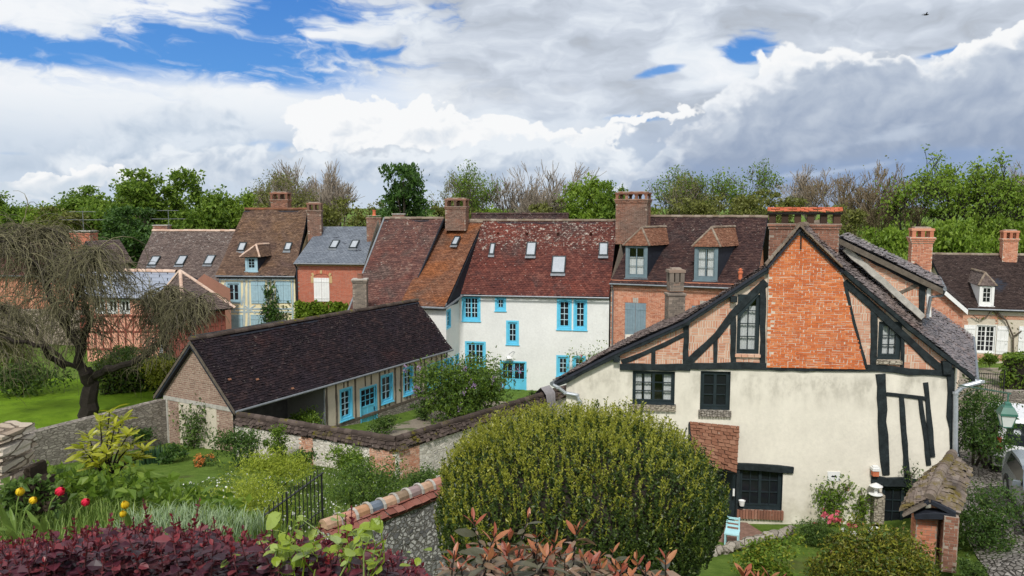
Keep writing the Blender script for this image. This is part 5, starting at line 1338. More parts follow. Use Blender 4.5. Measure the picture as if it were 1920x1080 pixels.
# brick infill above the sill beam
zs = Z(1400, 689)[1]
mb = MB()
def infill(poly, seed):
    wall(mb, RG, [poly], [h for h in holes], MORTAR_P, .0, out=.012)
def basket(fr, poly, hl, mat, seed, out=.012):
    """panels of brick laid upright and flat by turns"""
    rs = np.random.RandomState(seed); us_ = [p[0] for p in poly]; zs_ = [p[1] for p in poly]; z = min(zs_); O, U, N, ZZ = np.array(fr.o), np.array(fr.u), np.array(fr.n), np.array((0, 0, 1.)); arr = []
    while z < max(zs_):
        u = min(us_) - rs.rand() * .3; flat = rs.rand() < .35; h = .24 if not flat else .075 * rs.randint(1, 3)
        while u < max(us_):
            if flat:
                w = .23; cells = [(u + .008, u + w - .012, z + k * .075 + .008, z + (k + 1) * .075 - .008) for k in range(int(round(h / .075)))]; u += w
            else:
                if rs.rand() < .16: cells = [(u + .008, u + .22, z + k * .08 + .01, z + (k + 1) * .08 - .008) for k in range(3)]; u += .235
                else: cells = [(u + .010, u + .062, z + .010, z + .225)]; u += .078
            arr += cells
        z += h
    A = np.array(arr); A = A + rs.randn(*A.shape) * .004; cu, cz = (A[:, 0] + A[:, 1]) / 2, (A[:, 2] + A[:, 3]) / 2; k = in_poly(poly, cu, cz)
    for h in hl: k &= ~((A[:, 1] > h[0]) & (A[:, 0] < h[1]) & (A[:, 3] > h[2]) & (A[:, 2] < h[3]))
    A = A[k]; o = out + .005 + np.abs(rs.randn(len(A))) * .004
    pt = lambda a, b: O + a[:, None] * U + b[:, None] * ZZ + o[:, None] * N
    mb.quads(np.stack([pt(A[:, 0], A[:, 2]), pt(A[:, 1], A[:, 2]), pt(A[:, 1], A[:, 3]), pt(A[:, 0], A[:, 3])], 1), mat)
ub0, ub1 = Z(1436, 600)[0], Z(1600, 600)[0]; mb_r = []
uA = Z(1163, 684)[0]; uB = Z(1786, 699)[0]
cut = [uA] + [u for u in us if uA < u < uB] + [uB]
for i, (a, b) in enumerate(zip(cut[:-1], cut[1:])):
    if a >= ub0 - .01 and b <= ub1 + .01: continue
    if a < ub0 < b: b = ub0 + .05
    zl = lambda u: zs - .02 if u < ub1 else float(np.interp(u, [Z(1600, 690)[0], Z(1780, 699)[0]], [zs, Z(1780, 699)[1]]))
    poly = [(a, zl(a)), (b, zl(b)), (b, roof_z(b)), (a, roof_z(a))]
    mb = MB(); infill(poly, i); basket(RG, poly, [(h[0] - .1, h[1] + .1, h[2] - .1, h[3] + .1) for h in (U1, U2)] + [(ub0, Z(1600, 600)[0] - .45, 0, 20)], BRICK_P, 5 + i); part('brick_infill', mb, HT)
# chimney breast of orange brick
mb = MB(); cb = [Z(1436, 688), Z(1621, 691), Z(1581, 525), Z(1562, 486), Z(1500, 430), Z(1440, 498)]
o_ = .09
mb.prism([RG.p(a, b, .0) for a, b in cb], RG.n * o_, MORTAR_P)
bricks(mb, RG, cb, [], BRICK_O, .225, .072, .014, .008, seed=3, out=o_, jit=.007)
part('chimney_breast', mb, HT)
mb = MB(); a = Z(1500, 437); mb.tube([RG.p(a[0], a[1], .13), RG.p(a[0] + .01, a[1] - .5, .13)], .022, IRON, 6); part('wall_tie', mb, HT)
# timbers, each a piece of its own
def tb(pts, w, out=.05, seed=0): 
    m = MB(); k = w / 1440 * 24
    beam(m, RG, [Z(*p) for p in pts], k, BLACKGREEN, out, -.04, seed, k * .06); part('timber', m, HT)
tb([(1162, 687), (1294, 689)], 13, .08); tb([(1284, 685), (1400, 686), (1530, 689), (1650, 690), (1705, 696), (1781, 700)], 13, .07, 2)
tb([(1288, 682), (1345, 628), (1372, 590), (1400, 562), (1436, 528)], 13, .065, 3)
tb([(1286, 610), (1286, 683)], 12, .06); tb([(1225, 653), (1225, 683)], 8); tb([(1166, 679), (1225, 655), (1284, 627)], 9, .055)
tb([(1341, 634), (1341, 683)], 8); tb([(1374, 592), (1375, 684)], 10, .055); tb([(1430, 540), (1430, 684)], 11, .06)
tb([(1408, 556), (1430, 528)], 8, .06)
tb([(1581, 527), (1600, 606), (1622, 689)], 6, .105); tb([(1583, 528), (1640, 580), (1700, 634), (1740, 672), (1768, 696)], 13, .07, 4)
tb([(1638, 574), (1637, 690)], 12, .055); tb([(1692, 628), (1691, 690)], 7, .05)
tb([(1651, 701), (1654, 790), (1661, 890)], 16, .05, 5); tb([(1662, 738), (1700, 742), (1735, 747)], 8, .05); tb([(1690, 742), (1694, 810), (1701, 896)], 10, .045)
tb([(1725, 748), (1733, 805), (1741, 872)], 8, .045); tb([(1735, 717), (1741, 785), (1748, 856)], 9, .05); tb([(1781, 690), (1784, 780), (1792, 870)], 15, .06, 6)
tb([(1378, 873), (1430, 876), (1487, 881)], 13, .09); tb([(1633, 899), (1690, 903), (1725, 908)], 19, .09); tb([(1772, 676), (1772, 700)], 16, .16)
for (x, y) in ((1286, 603), (1374, 560), (1156, 672), (1066, 706)):
    m = MB(); u, z = Z(x, y); m.box(RG.p(u, z, .10), RG.u * .10, RG.n * .12, V((0, 0, .09)), BLACKGREEN); part('purlin_end', m, HT)
# barge timbers under the tiles
m = MB(); beam(m, RG, [Z(x, y + 9) for x, y in LP[1:]], .13, BLACKGREEN, .20, .05, 7); part('barge_board', m, HT)
m = MB(); beam(m, RG, [Z(x, y + 8) for x, y in RP[1:]], .13, BLACKGREEN, .20, .05, 8); part('barge_board', m, HT)
# windows
LC = dict(clear=CLEAR, room=ROOM, cur_mat=LACE)
window(HT, RG, W1, 2, 3, BLACKPAINT, GLASS, recess=.10, fw=.065, bar=.028, leaves=2, curtain=[(0, .20, 0, 1), (.27, .44, 0, 1), (.78, 1, 0, 1)], sill=.05, sill_mat=BLACKPAINT, **LC)
window(HT, RG, W2, 1, 3, BLACKPAINT, GLASS, recess=.10, fw=.075, bar=.028, leaves=2)
window(HT, RG, W3, 2, 3, BLACKPAINT, GLASS, recess=.13, fw=.075, bar=.028, leaves=2)
window(HT, RG, U1, 2, 4, BLACKPAINT, GLASS, recess=.06, fw=.07, bar=.026, leaves=1, curtain=[(0, 1, 0, .82)], **LC)
window(HT, RG, U2, 2, 3, BLACKPAINT, GLASS, recess=.06, fw=.09, bar=.026, leaves=1, curtain=[(0, 1, 0, 1)], **LC)
for (r, tp) in ((U1, .46), (U2, .30)):      # sloping window heads cut by the brace
    m = MB(); h = .62 if r is U1 else .16
    m.prism([RG.p(r[0], r[3] - h * 1.35, -.02), RG.p(r[0], r[3], -.02), RG.p(r[1] - .04, r[3], -.02)] if r is U1 else [RG.p(r[1], r[3] - .30, -.02), RG.p(r[1], r[3], -.02), RG.p(r[0], r[3], -.02), RG.p((r[0] + r[1]) / 2, r[3] - .07, -.02)], RG.n * .05, BLACKPAINT); part('window_head', m, HT)
window(HT, RG, D2, 2, 3, BLACKPAINT, GLASS, recess=.12, fw=.08, bar=.028, leaves=2)
def brick_sill(r, hgt, mat, n):
    m = MB(); u0, u1 = r[0] - .05, r[1] + .05
    for i in range(n): RG.box(m, u0 + (u1 - u0) * i / n + .006, u0 + (u1 - u0) * (i + 1) / n - .006, r[2] - hgt, r[2] - .012 - .006 * (i % 3), -.04, .10 + .008 * (i % 2), mat)
    part('window_sill', m, HT)
brick_sill(W1, .22, PIERSTONE, 9); brick_sill(W2, .22, GREYSTONE, 12); brick_sill(W3, .30, BRICK_D, 16); brick_sill(U2, .14, PIERSTONE, 2); brick_sill(U1, .10, BRICK_P, 4)
# side door under the little tiled canopy
m = MB(); RG.box(m, D1[0], D1[1], .45, D1[3], -.14, -.10, BLACKPAINT)
for a in (D1[0] - .1, D1[1]): RG.box(m, a, a + .1, .45, D1[3] + .12, -.12, .04, BLACKGREEN)
dd = part('door', m, HT); m = MB(); u, z = Z(1375, 922); RG.box(m, u - .03, u + .03, z - .12, z + .12, .04, .07, WHITE); part('handle', m, dd)
tl = [PT(1292, 790, .02), PT(1386, 799, .02)]; bl = [PT(1292, 845, .0) + RG.n * .95, PT(1372, 872, .0) + RG.n * .80]
m = MB(); slab(m, bl[0], bl[1], tl[1], tl[0], BLACKGREEN, .07, .03); tiles(m, bl[0], bl[1], tl[1], tl[0], TILE_PORCH, .12, .2, .03, .01, 4, .02)
m.add([bl[1] - V((0, 0, .05)), tl[1], PT(1372, 880)], [(0, 1, 2)], SLATEWOOD)
part('door_canopy', m, HT)
# ---- roof: slopes follow the sagging gable line and run back from it
dv = lambda deg: V((math.sin(rad(deg)), math.cos(rad(deg)), 0))
RL_ = 7.6; fwd = .22
Lp = [PT(*p) for p in LP]; Rp = [PT(*p) for p in RP]
Lang = [27, 26.3, 25., 24.2, 23.6]; Rback = on_z(1822, 630, Rp[3].z)
Lf = [p - dv(a) * fwd for p, a in zip(Lp, Lang)]; Lb = [p + dv(a) * RL_ for p, a in zip(Lp, Lang)]
bd = Rback - Rp[3]
t_ = [0, .3, .65, 1.]
Rb = [Lb[0]] + [p + (dv(27) * RL_ * (1 - t) + bd * t) for p, t in zip(Rp[1:], t_[1:])]; Rf = [Lf[0]] + [p - dv(27) * fwd for p in Rp[1:]]
m = MB()
for i in range(4):
    slab(m, Lb[i + 1], Lf[i + 1], Lf[i], Lb[i], SLATEWOOD, .08, .05); tiles(m, Lb[i + 1], Lf[i + 1], Lf[i], Lb[i], TILE_GREY, .125, .18, .03, .02, 60 + i, .02, rip=.02)
for i in range(3):
    slab(m, Rf[i + 1], Rb[i + 1], Rb[i], Rf[i], SLATEWOOD, .08, .05); tiles(m, Rf[i + 1], Rb[i + 1], Rb[i], Rf[i], TILE_SLATY, .125, .18, .034, .03, 70 + i, .02, rip=.03)
ridge_tiles(m, Lf[0], Lb[0], RIDGE, .12)
mo = m
# mortared verge along the top of the gable
for (P, Q) in ((Lf[0], Lf[1]), (Rf[0], Rf[1])):
    d = Q - P
    for k in range(9):
        c = P + d * (k + .5) / 9; rs_ = random.Random(k); mo.box(c + V((0, 0, .03 + rs_.uniform(-.01, .015))) - RG.n * .02, d / 19, RG.n * .13, V((0, 0, .035)), RIDGE)
HTr = part('roof', mo, HT)
# walls round the back so that the house is a solid
m = MB(); q0, q1 = RG.p(uL, 0), RG.p(uR, 0); bq0, bq1 = q0 + dv(23.6) * 7.2, V((Rback.x - .5, Rback.y, 0))
for (a, b, z) in ((bq0, q0, Lp[4].z + .1), (q1, bq1, Rp[3].z + .1), (bq1, bq0, Rp[3].z)):
    f_ = F(a, b); wall(m, f_, [[(0, zb), (f_.L, zb), (f_.L, z), (0, z)]], [], PLASTER_C)
part('side_wall', m, HT)
# chimney stack behind the peak, tile slab on small piers
cp = at_y(1507, 430, 25.6); ch = chimney(HT, cp, (1, -.36, 0), 2.15, .62, CZ - 2.4, at_y(1507, 419, 25.6).z, BRICK_D, MORTAR_D, 'bridge', 91, 2, cap_mat=TILE_CLAY, n_open=5)
# shed dormer on the right slope
FD = F(PT(1050, 700) + dv(27) * 1.75, PT(1792, 700) + dv(27) * 1.75); dp = lambda x, y, o=0.: FD.p(*FD.hit(x, y), o)
a0, a1 = dp(1572, 443), dp(1768, 538); bk = dv(27) * 4.3
m = MB(); e_ = dv(27) * .25
q = (a1 - e_, a1 + bk, a0 + bk, a0 - e_); slab(m, *q, SLATEWOOD, .10, .05); tiles(m, *q, TILE_SLATY, .14, .19, .034, .04, 77, .02, rip=.03)
d_ = a1 - a0; m.box((a0 + a1) / 2 - V((0, 0, .13)) - e_ * .9, d_ / 2, dv(27) * .03, V((0, 0, .09)), GREYWOOD)
sd = part('dormer', m, HT)
m = MB(); T0, T1, T2, T3 = FD.hit(1588, 462), FD.hit(1748, 545), FD.hit(1746, 596), FD.hit(1728, 592)
poly = [T0, T3, T2, T1]
m.add([FD.p(*p) for p in poly], [(0, 1, 2, 3)], MORTAR_P); basket(FD, [T0, T3, T2, T1], [], BRICK_P, 12, .0) if False else None
_mb = mb; mb = m; basket(FD, poly, [], BRICK_P, 12, .0); mb = _mb
m.add([FD.p(*T1), FD.p(*T2), FD.p(*T2) + bk, FD.p(*T1) + bk], [(0, 1, 2, 3)], PLASTER_P)
part('dormer_wall', m, sd)
m = MB(); beam(m, FD, [FD.hit(1604, 473), FD.hit(1740, 541)], .13, SLATEWOOD, .04); beam(m, FD, [FD.hit(1672, 555), FD.hit(1735, 528)], .13, GREYWOOD, .04); beam(m, FD, [FD.hit(1728, 530), FD.hit(1728, 592)], .17, BLACKGREEN, .05); beam(m, FD, [FD.hit(1741, 540), FD.hit(1741, 594)], .12, WHITE, .05); part('dormer_timber', m, sd)
m = MB(); beam(m, FD, [FD.hit(1583, 466), FD.hit(1655, 528), FD.hit(1730, 595)], .20, CEMENT, .07, .0, 3, .01); part('flashing', m, sd)
ga = a1 + V((0, 0, -.06)) + FD.u * .05
m = MB(); m.tube([ga - e_, ga + bk], .07, ZINC, 8); m.tube([ga - e_, ga - V((.05, 0, .22)), dp(1742, 556, .12), dp(1737, 588, .10), dp(1733, 596, .25)], .05, ZINC, 8); part('gutter', m, sd)
# gutters and downpipes of the house
ZINCL = m_plain('bright_zinc', (.40, .43, .46), .4, .12, 6, .4, .3)
m = MB(); g = V((0, 0, -.07)); m.tube([Rf[3] + g + V((.06, 0, 0)), Rb[3] + g + V((.06, 0, 0))], .075, ZINC, 8); part('gutter', m, HT)
pipe(HT, [Rf[3] + g * 1.6, PT(1833, 712, .25), PT(1800, 722, .2), PT(1788, 735, .14), PT(1787, 850, .14), PT(1790, 1000, .14)], .075, ZINCL)
m = MB(); m.tube([Lf[4] + g + V((-.03, 0, 0)), Lb[4] + g + V((-.03, 0, 0))], .075, ZINC, 8); part('gutter', m, HT)
pipe(HT, [Lf[4] + g * 1.4, PT(1047, 724, .2), PT(1060, 735, .12), PT(1082, 739, .12), PT(1087, 750, .12), PT(1086, 900, .12)], .06, ZINCL)
# stone stack at the back of the lean-to
cp = at_y(1265, 590, 30.5); chimney(HT, cp, (1, .05, 0), .66, .6, CZ - 5.5, at_y(1265, 545, 30.5).z, BRICK_Y, MORTAR_D, None, 95, 1)
zz = at_y(1265, 545, 30.5).z
chimney(HT, cp, (1, .05, 0), .56, .5, zz, at_y(1265, 529, 30.5).z, BRICK_Y, MORTAR_D, 'arch', 96, 0, n_open=2, name='chimney_hood')

# ================================================================ small things against the timbered house
def P_(x, y, o): return RG.p(*RG.hit(x, y, o), o)
# enamel plaque with a small dark emblem
m = MB(); r = rc(1551, 884, 1575, 901); RG.box(m, r[0], r[1], r[2], r[3], .0, .02, WHITE)
pq = solo('wall_plaque', m, 'small white enamel plaque on the cream wall above the climbing rose', 'plaque', RG.p(r[0], r[2])); 
m = MB(); cu_, cz_ = (r[0] + r[1]) / 2, (r[2] + r[3]) / 2
em = [(-.09, -.02), (-.04, .03), (.0, .01), (.05, .045), (.09, .0), (.04, -.03), (-.02, -.035)]
m.prism([RG.p(cu_ + a, cz_ + b, .021) for a, b in em], RG.n * .004, SLATEWOOD); part('emblem', m, pq)
# stone pier beside the right window with bird house and lamp
u, z = Z(1642, 945); m = MB(); zt = Z(1642, 922)[1]; RG.box(m, u - .16, u + .15, .6, zt, .0, .34, PIERSTONE); sp = solo('stone_pier', m, 'narrow pier of pale stones left of the dark garden door', 'pier', RG.p(u, .6))
m = MB(); c = P_(1643, 905, .25); m.lathe(V((c.x, c.y, zt)), [(.20, 0), (.21, .02), (.06, .04), (.05, .16), (.08, .20), (.19, .26), (.20, .28), (.10, .34), (.02, .38)], WHITE, 16)
solo('white_lamp', m, 'white dome topped lamp standing on the stone pier', 'lamp', (c.x, c.y, zt))
m = MB(); c = P_(1641, 884, .14); zt2 = Z(1641, 889)[1]; m.box(V((c.x, c.y, zt2 + .09)), RG.u * .09, RG.n * .09, V((0, 0, .09)), TILE_CLAY); m.box(V((c.x, c.y, zt2 + .22)), RG.u * .12, RG.n * .12, V((0, 0, .045)), WHITE); m.box(V((c.x, c.y, zt2 + .29)), RG.u * .09, RG.n * .09, V((0, 0, .025)), WHITE)
solo('nest_box', m, 'small terracotta nest box with white roof on the dark lintel', 'nest box', (c.x, c.y, zt2))
# pale blue child's chair
def chair(px, py):
    b = on_ground(px, py, 15, 26); s = .40; h = .42; top = .80; mt = m_plain('mint_blue_paint', (.40, .66, .70), .45, .05, 5)
    o = empty('garden_chair', 'small pale blue wooden chair on the paved path by the wall', 'chair', b)
    ux, uy = V((.93, -.37, 0)), V((.37, .93, 0)); q = lambda a, c, z: b + ux * a + uy * c + V((0, 0, z))
    def bx(name, a0, a1, c0, c1, z0, z1):
        m = MB(); m.box(q((a0 + a1) / 2, (c0 + c1) / 2, (z0 + z1) / 2), ux * (a1 - a0) / 2, uy * (c1 - c0) / 2, V((0, 0, (z1 - z0) / 2)), mt); return part(name, m, o)
    bx('seat', -.21, .21, -.21, .2, h - .04, h)
    for sx in (-.2, .16):
        bx('leg', sx, sx + .04, -.2, -.16, 0, h - .04); bx('leg', sx, sx + .04, .15, .19, 0, h - .04)
    m = MB()
    for sx in (-.2, .16): m.box(q(sx + .02, .17 + .03, (h + top) / 2), ux * .02, uy * .02, V((0, 0, (top - h) / 2)), mt)
    for z in (.52, .64, .75): m.box(q(0, .2, z), ux * .158, uy * .014, V((0, 0, .028)), mt)
    part('backrest', m, o); return b
cb_ = chair(1372, 1022)
# white gazing ball
m = MB(); c = P_(1640, 998, .75); n_ = 10; m.lathe(c, [(.19 * math.sin(math.pi * i / n_) + .002, -.19 * math.cos(math.pi * i / n_)) for i in range(n_ + 1)], WHITE, 18)
solo('white_ball', m, 'white garden ball beside the golden hedge under the stone pier', 'garden ball', c, smooth=True)
# potted plant on the window sill
m = MB(); c = P_(1391, 948, .22); m.lathe(c, [(.07, 0), (.10, .16), (.11, .17), (.09, .17), (.085, .14)], WHITE, 12); pp = solo('plant_pot', m, 'white pot with sprig standing at the left of the lower window', 'plant pot', c)

# ================================================================ tiled gateway on the lane
gf = F(at_y(1712, 1000, 19.6), at_y(1800, 1000, 19.2)); GW = empty('gateway', 'garden gateway with mossy curved tile roof on brick piers beside the lane', 'gateway', gf.p(gf.L / 2, 1.6))
gd = V((.30, .95, 0)).normalized(); 
rf0 = at_y(1742, 938, 19.2); rf1 = at_y(1786, 851, 21.6); eL0 = at_y(1688, 962, 18.9); eR0 = at_y(1800, 968, 18.9); eR1 = at_y(1822, 880, 21.4); eL1 = at_y(1716, 915, 21.2)
rm0 = (rf0 + rf1) / 2 + V((0, 0, .20))
m = MB(); rf0 = rf0 + V((0, 0, .05))
for (a, b, c, d, s_) in ((eL1, eL0, rf0, rf1, 1), (eR0, eR1, rf1, rf0, 2)):
    ma, mr = (a + b) / 2 + V((0, 0, .12)), (c + d) / 2 + V((0, 0, .12))
    if s_ == 1: qs = ((ma, b, c, mr), (a, ma, mr, d))
    else: qs = ((a, ma, mr, d), (ma, b, c, mr))
    for k, q in enumerate(qs): slab(m, *q, GREYWOOD, .06, .06); tiles(m, *q, GATETILE, .14, .19, .035, -.10, 20 + s_ * 2 + k, .02)
mr = (rf0 + rf1) / 2 + V((0, 0, .12)); ridge_tiles(m, rf0, mr, GATETILE, .15, step=.22); ridge_tiles(m, mr, rf1, GATETILE, .15, step=.22)
part('gate_roof', m, GW)
def pier(x0, x1, y0, zt, dep, seed, label=None):
    f_ = F(at_y(x0, 1000, y0), at_y(x1, 1000, y0 - .12)); m = MB(); a, b = f_.p(0, 0), f_.p(f_.L, 0); n = f_.n
    g_ = 1.2
    for (p, q) in ((a, b), (b, b - n * dep), (a - n * dep, a), (b - n * dep, a - n * dep)):
        k = F(p, q); wall(m, k, [[(0, g_), (k.L, g_), (k.L, zt), (0, zt)]], [], MORTAR_D); bricks(m, k, [(.01, g_), (k.L - .01, g_), (k.L - .01, zt), (.01, zt)], [], BRICK_D if seed > 110 else BRICK_R, .22, .07, .012, seed=seed); seed += 1
    m.add([a + V((0, 0, zt)), b + V((0, 0, zt)), b - n * dep + V((0, 0, zt)), a - n * dep + V((0, 0, zt))], [(0, 1, 2, 3)], MORTAR_D)
    part('brick_pier', m, GW, label); return f_
zt = at_y(1740, 972, 19.3).z
pier(1717, 1757, 19.4, zt, .5, 101); pier(1769, 1797, 18.9, at_y(1780, 968, 18.9).z, 2.2, 111)
m = MB(); f_ = F(at_y(1716, 960, 19.3), at_y(1800, 960, 18.9))
for (a, b, w) in (((1700, 960), (1742, 940), .10), ((1790, 962), (1745, 940), .10), ((1714, 966), (1792, 968), .15)):
    beam(m, f_, [f_.hit(*a), f_.hit(*b)], w, SLATEWOOD, .10, -.25)
part('roof_timber', m, GW)

# ================================================================ garden walls
def garden_wall(name, label, pts, h_top, face, cap, t=.36, cap_h=.34, cap_over=.14, cap_t=None, quoin=None, cat='wall', ztop=None, seed=1):
    o = empty(name, label, cat, V(pts[0]) - V((0, 0, 1)))
    m = MB(); n = len(pts); P = [V(p) for p in pts]
    L_, R_ = [], []
    for i, p in enumerate(P):
        a = (P[i] - P[i - 1]) if i else (P[1] - P[0]); b = (P[i + 1] - P[i]) if i < n - 1 else a
        a = V((a.x, a.y, 0)).normalized(); b = V((b.x, b.y, 0)).normalized(); na, nb = V((a.y, -a.x, 0)), V((b.y, -b.x, 0)); m_ = (na + nb).normalized(); s = 1 / max(.4, m_.dot(na))
        L_.append((p, m_ * s))
    zlow = -1.
    for i in range(n - 1):
        (p, a), (q, b) = L_[i], L_[i + 1]; k = max(1, int((q - p).length / .6))
        for sg in (1, -1):
            vs = []; 
            for j in range(k + 1):
                c = p + (q - p) * j / k; d = (a + (b - a) * j / k) * (t / 2 * sg); w = c + d; g = ground(w.x, w.y) - .5
                vs += [V((w.x, w.y, g)), V((w.x, w.y, c.z))]
            m.add(vs, [(2 * j, 2 * j + 2, 2 * j + 3, 2 * j + 1) if sg > 0 else (2 * j + 1, 2 * j + 3, 2 * j + 2, 2 * j) for j in range(k)], face)
        m.add([p + a * t / 2, q + b * t / 2, q - b * t / 2, p - a * t / 2], [(0, 1, 2, 3)], face)
    for (p, a) in (L_[0], L_[-1]):
        w0, w1 = p + a * t / 2, p - a * t / 2; m.add([V((w0.x, w0.y, ground(p.x, p.y) - .6)), V((w1.x, w1.y, ground(p.x, p.y) - .6)), w1, w0], [(0, 1, 2, 3)], face)
    w_ = part('wall_face', m, o)
    if cap:
        m = MB()
        for i in range(n - 1):
            (p, a), (q, b) = L_[i], L_[i + 1]; e = t / 2 + cap_over; up = V((0, 0, cap_h)); dn = V((0, 0, -.05))
            for sg in (1, -1):
                A, B = p + a * e * sg + dn, q + b * e * sg + dn; C, D = q + up, p + up
                if sg < 0: A, B, C, D = B, A, D, C
                slab(m, A, B, C, D, cap, .05, .05); tiles(m, A, B, C, D, cap, .15, .17, .04, 0, seed + i * 2 + sg, .03)
            ridge_tiles(m, p + up * .95, q + up * .95, cap_t or cap, .13, step=.3, seed=seed)
        part('coping', m, o)
    return o, L_
zc = CZ - 8.28
w0 = on_z(447, 790, zc); w1 = on_z(742, 838, zc); w2 = on_z(1062, 737, zc)
GWALL, _ = garden_wall('garden_wall', 'pale rubble garden wall with mossy tile coping running out from the cottage to the courtyard corner', [w0, w1, w2], None, FLINTWALL, MOSSTILE, seed=5, cap_over=.09, cap_h=.28)
GWALL['label'] = 'long pale rubble garden wall with mossy dark tile coping enclosing the cottage yard'
fq = F(w0, w1); nn = fq.n * .182
m = MB()
for (fr_, a, b, sd) in ((F(V(w0) + nn, V(w1) + nn), -1.0, .02, 1), (F(V(w0) + nn, V(w1) + nn), -4.2, -3.6, 3),):
    L = fr_.L; bricks(m, fr_, [(L + a, 0), (L + b + .08, 0), (L + b + .08, zc - .05), (L + a, zc - .05)], [], BRICK_P, .22, .075, .018, .01, seed=sd)
fr_ = F(V(w1), V(w2)); fr_ = F(V(w1) + fr_.n * .182, V(w2) + fr_.n * .182); bricks(m, fr_, [(-.02, 0), (.95, 0), (.95, zc - .05), (-.02, zc - .05)], [], BRICK_P, .22, .075, .018, .01, seed=7)
part('brick_quoin', m, GWALL)
# grey stone wall left of the cottage
zt = CZ - 8.1
garden_wall('stone_wall', 'low grey coursed stone wall between the left lawn and the garden', [on_z(-140, 868, zt - .1), on_z(48, 812, zt - .05), on_z(306, 748, zt)], None, GREYSTONE, None)
# flint wall with coloured ridge tiles
zt = CZ - 5.70
m0, m1 = on_z(606, 998, zt), on_z(1010, 842, zt)
FW, LL = garden_wall('flint_wall', 'knapped flint wall under red tiles and a row of coloured round ridge tiles', [m0, m1], None, FLINT, None, t=.40)
m = MB(); d = (m1 - m0); L = V((d.x, d.y, 0)).length; dn_ = V((d.x, d.y, 0)).normalized(); n_ = V((dn_.y, -dn_.x, 0)); CL = m_island('coping_clay_tile', [(0, (.15, .055, .042)), (.5, (.23, .085, .062)), (1, (.30, .14, .11))], .75, .3, lichen=.25)
for sg in (1, -1):
    A, B = m0 + n_ * sg * .27 + V((0, 0, -.06)), m1 + n_ * sg * .27 + V((0, 0, -.06)); C, D = m1 + V((0, 0, .10)), m0 + V((0, 0, .10))
    if sg < 0: A, B, C, D = B, A, D, C
    slab(m, A, B, C, D, CL, .04, .04); tiles(m, A, B, C, D, CL, .145, .21, .028, 0, 4 + sg, .012)
part('tile_coping', m, FW)
RCOL = [m_plain('ochre_ridge', (.40, .22, .12), .7, .25, 8), m_plain('rose_ridge', (.42, .20, .14), .7, .2, 8), m_plain('blue_grey_ridge', (.13, .16, .20), .5, .25, 8), m_plain('buff_ridge', (.45, .29, .19), .7, .25, 8), m_plain('umber_ridge', (.24, .17, .11), .7, .3, 8), m_plain('grey_pink_ridge', (.27, .20, .19), .7, .2, 8)]
nt_ = int(L / .31); pat = [3, 1, 0, 2, 3, 4, 5, 3, 1, 2, 1, 0]
for i in range(nt_):
    m = MB(); a, b = m0 + d * i / nt_ + V((0, 0, .09)), m0 + d * (i + 1) / nt_ + V((0, 0, .09)); ridge_tiles(m, a, b, RCOL[pat[i % 12]], .135, n=1, seed=i, lip_mat=CEMENT); part('ridge_tile', m, FW)
# ---------------------------------------------------------------- leaf colours
L_DENSE = m_leaf('spring_leaf', [(0, (.065, .125, .014)), (.5, (.14, .235, .026)), (1, (.24, .34, .045))], trans=.48)
L_DARK = m_leaf('dark_leaf', [(0, (.022, .058, .010)), (.5, (.050, .115, .018)), (1, (.09, .17, .03))], trans=.35)
L_FRESH = m_leaf('fresh_leaf', [(0, (.10, .17, .014)), (.5, (.17, .27, .025)), (1, (.26, .36, .045))], trans=.4)
L_OLIVE = m_leaf('olive_leaf', [(0, (.09, .10, .022)), (.5, (.15, .165, .034)), (1, (.21, .22, .05))], trans=.35)
L_MID = m_leaf('mid_leaf', [(0, (.036, .075, .015)), (.5, (.080, .145, .028)), (1, (.14, .215, .045))], trans=.38)
L_GOLD = m_leaf('golden_leaf', [(0, (.14, .17, .018)), (.5, (.25, .27, .025)), (1, (.36, .36, .05))], trans=.4)
L_LIME = m_leaf('lime_feathery_leaf', [(0, (.19, .25, .02)), (.5, (.31, .38, .035)), (1, (.42, .47, .06))], trans=.4)
L_LAUREL = m_leaf('laurel_leaf', [(0, (.24, .28, .016)), (.5, (.38, .40, .022)), (1, (.50, .49, .06))], .35, .5, .45)
L_BUSH = m_leaf('box_leaf', [(0, (.014, .030, .006)), (.45, (.034, .062, .011)), (.8, (.066, .105, .017)), (1, (.11, .145, .026))], .4, .35, .22)
L_BUSHTIP_LIT = m_leaf('young_sunlit_box_leaf', [(0, (.15, .175, .016)), (.5, (.26, .275, .028)), (1, (.37, .37, .05))], .4, .4, .35)  # young shoots, their yellow also paints in the sunlit top of the bush
L_PURPLE = m_leaf('purple_leaf', [(0, (.026, .009, .016)), (.4, (.060, .014, .026)), (.75, (.125, .022, .033)), (1, (.20, .045, .052))], .46, .4, .25)
L_WINE = m_leaf('wine_red_shoot', [(0, (.11, .014, .022)), (1, (.24, .03, .035))], .4, .4, .25)
L_HEART = m_leaf('lime_heart_leaf', [(0, (.16, .24, .02)), (.6, (.28, .36, .035)), (1, (.32, .42, .16))], .4, .4, .35)
L_BRONZE = m_leaf('bronze_leaf', [(0, (.055, .060, .030)), (.4, (.12, .105, .062)), (.7, (.20, .12, .07)), (1, (.26, .18, .13))], .35, .5, .2)
L_COPPER = m_leaf('copper_shoot', [(0, (.24, .055, .030)), (.5, (.36, .10, .05)), (1, (.42, .19, .08))], .38, .45, .3)
L_GRASS = m_leaf('grass_blade', [(0, (.065, .115, .02)), (.5, (.14, .22, .04)), (1, (.24, .31, .08))], .5, .3, .3)
L_SILVER = m_leaf('silver_leaf', [(0, (.17, .25, .12)), (.5, (.27, .36, .20)), (1, (.38, .46, .29))], .6, .2, .25)
L_IRIS = m_leaf('sword_leaf', [(0, (.018, .05, .022)), (1, (.05, .11, .045))], .45, .35, .2)
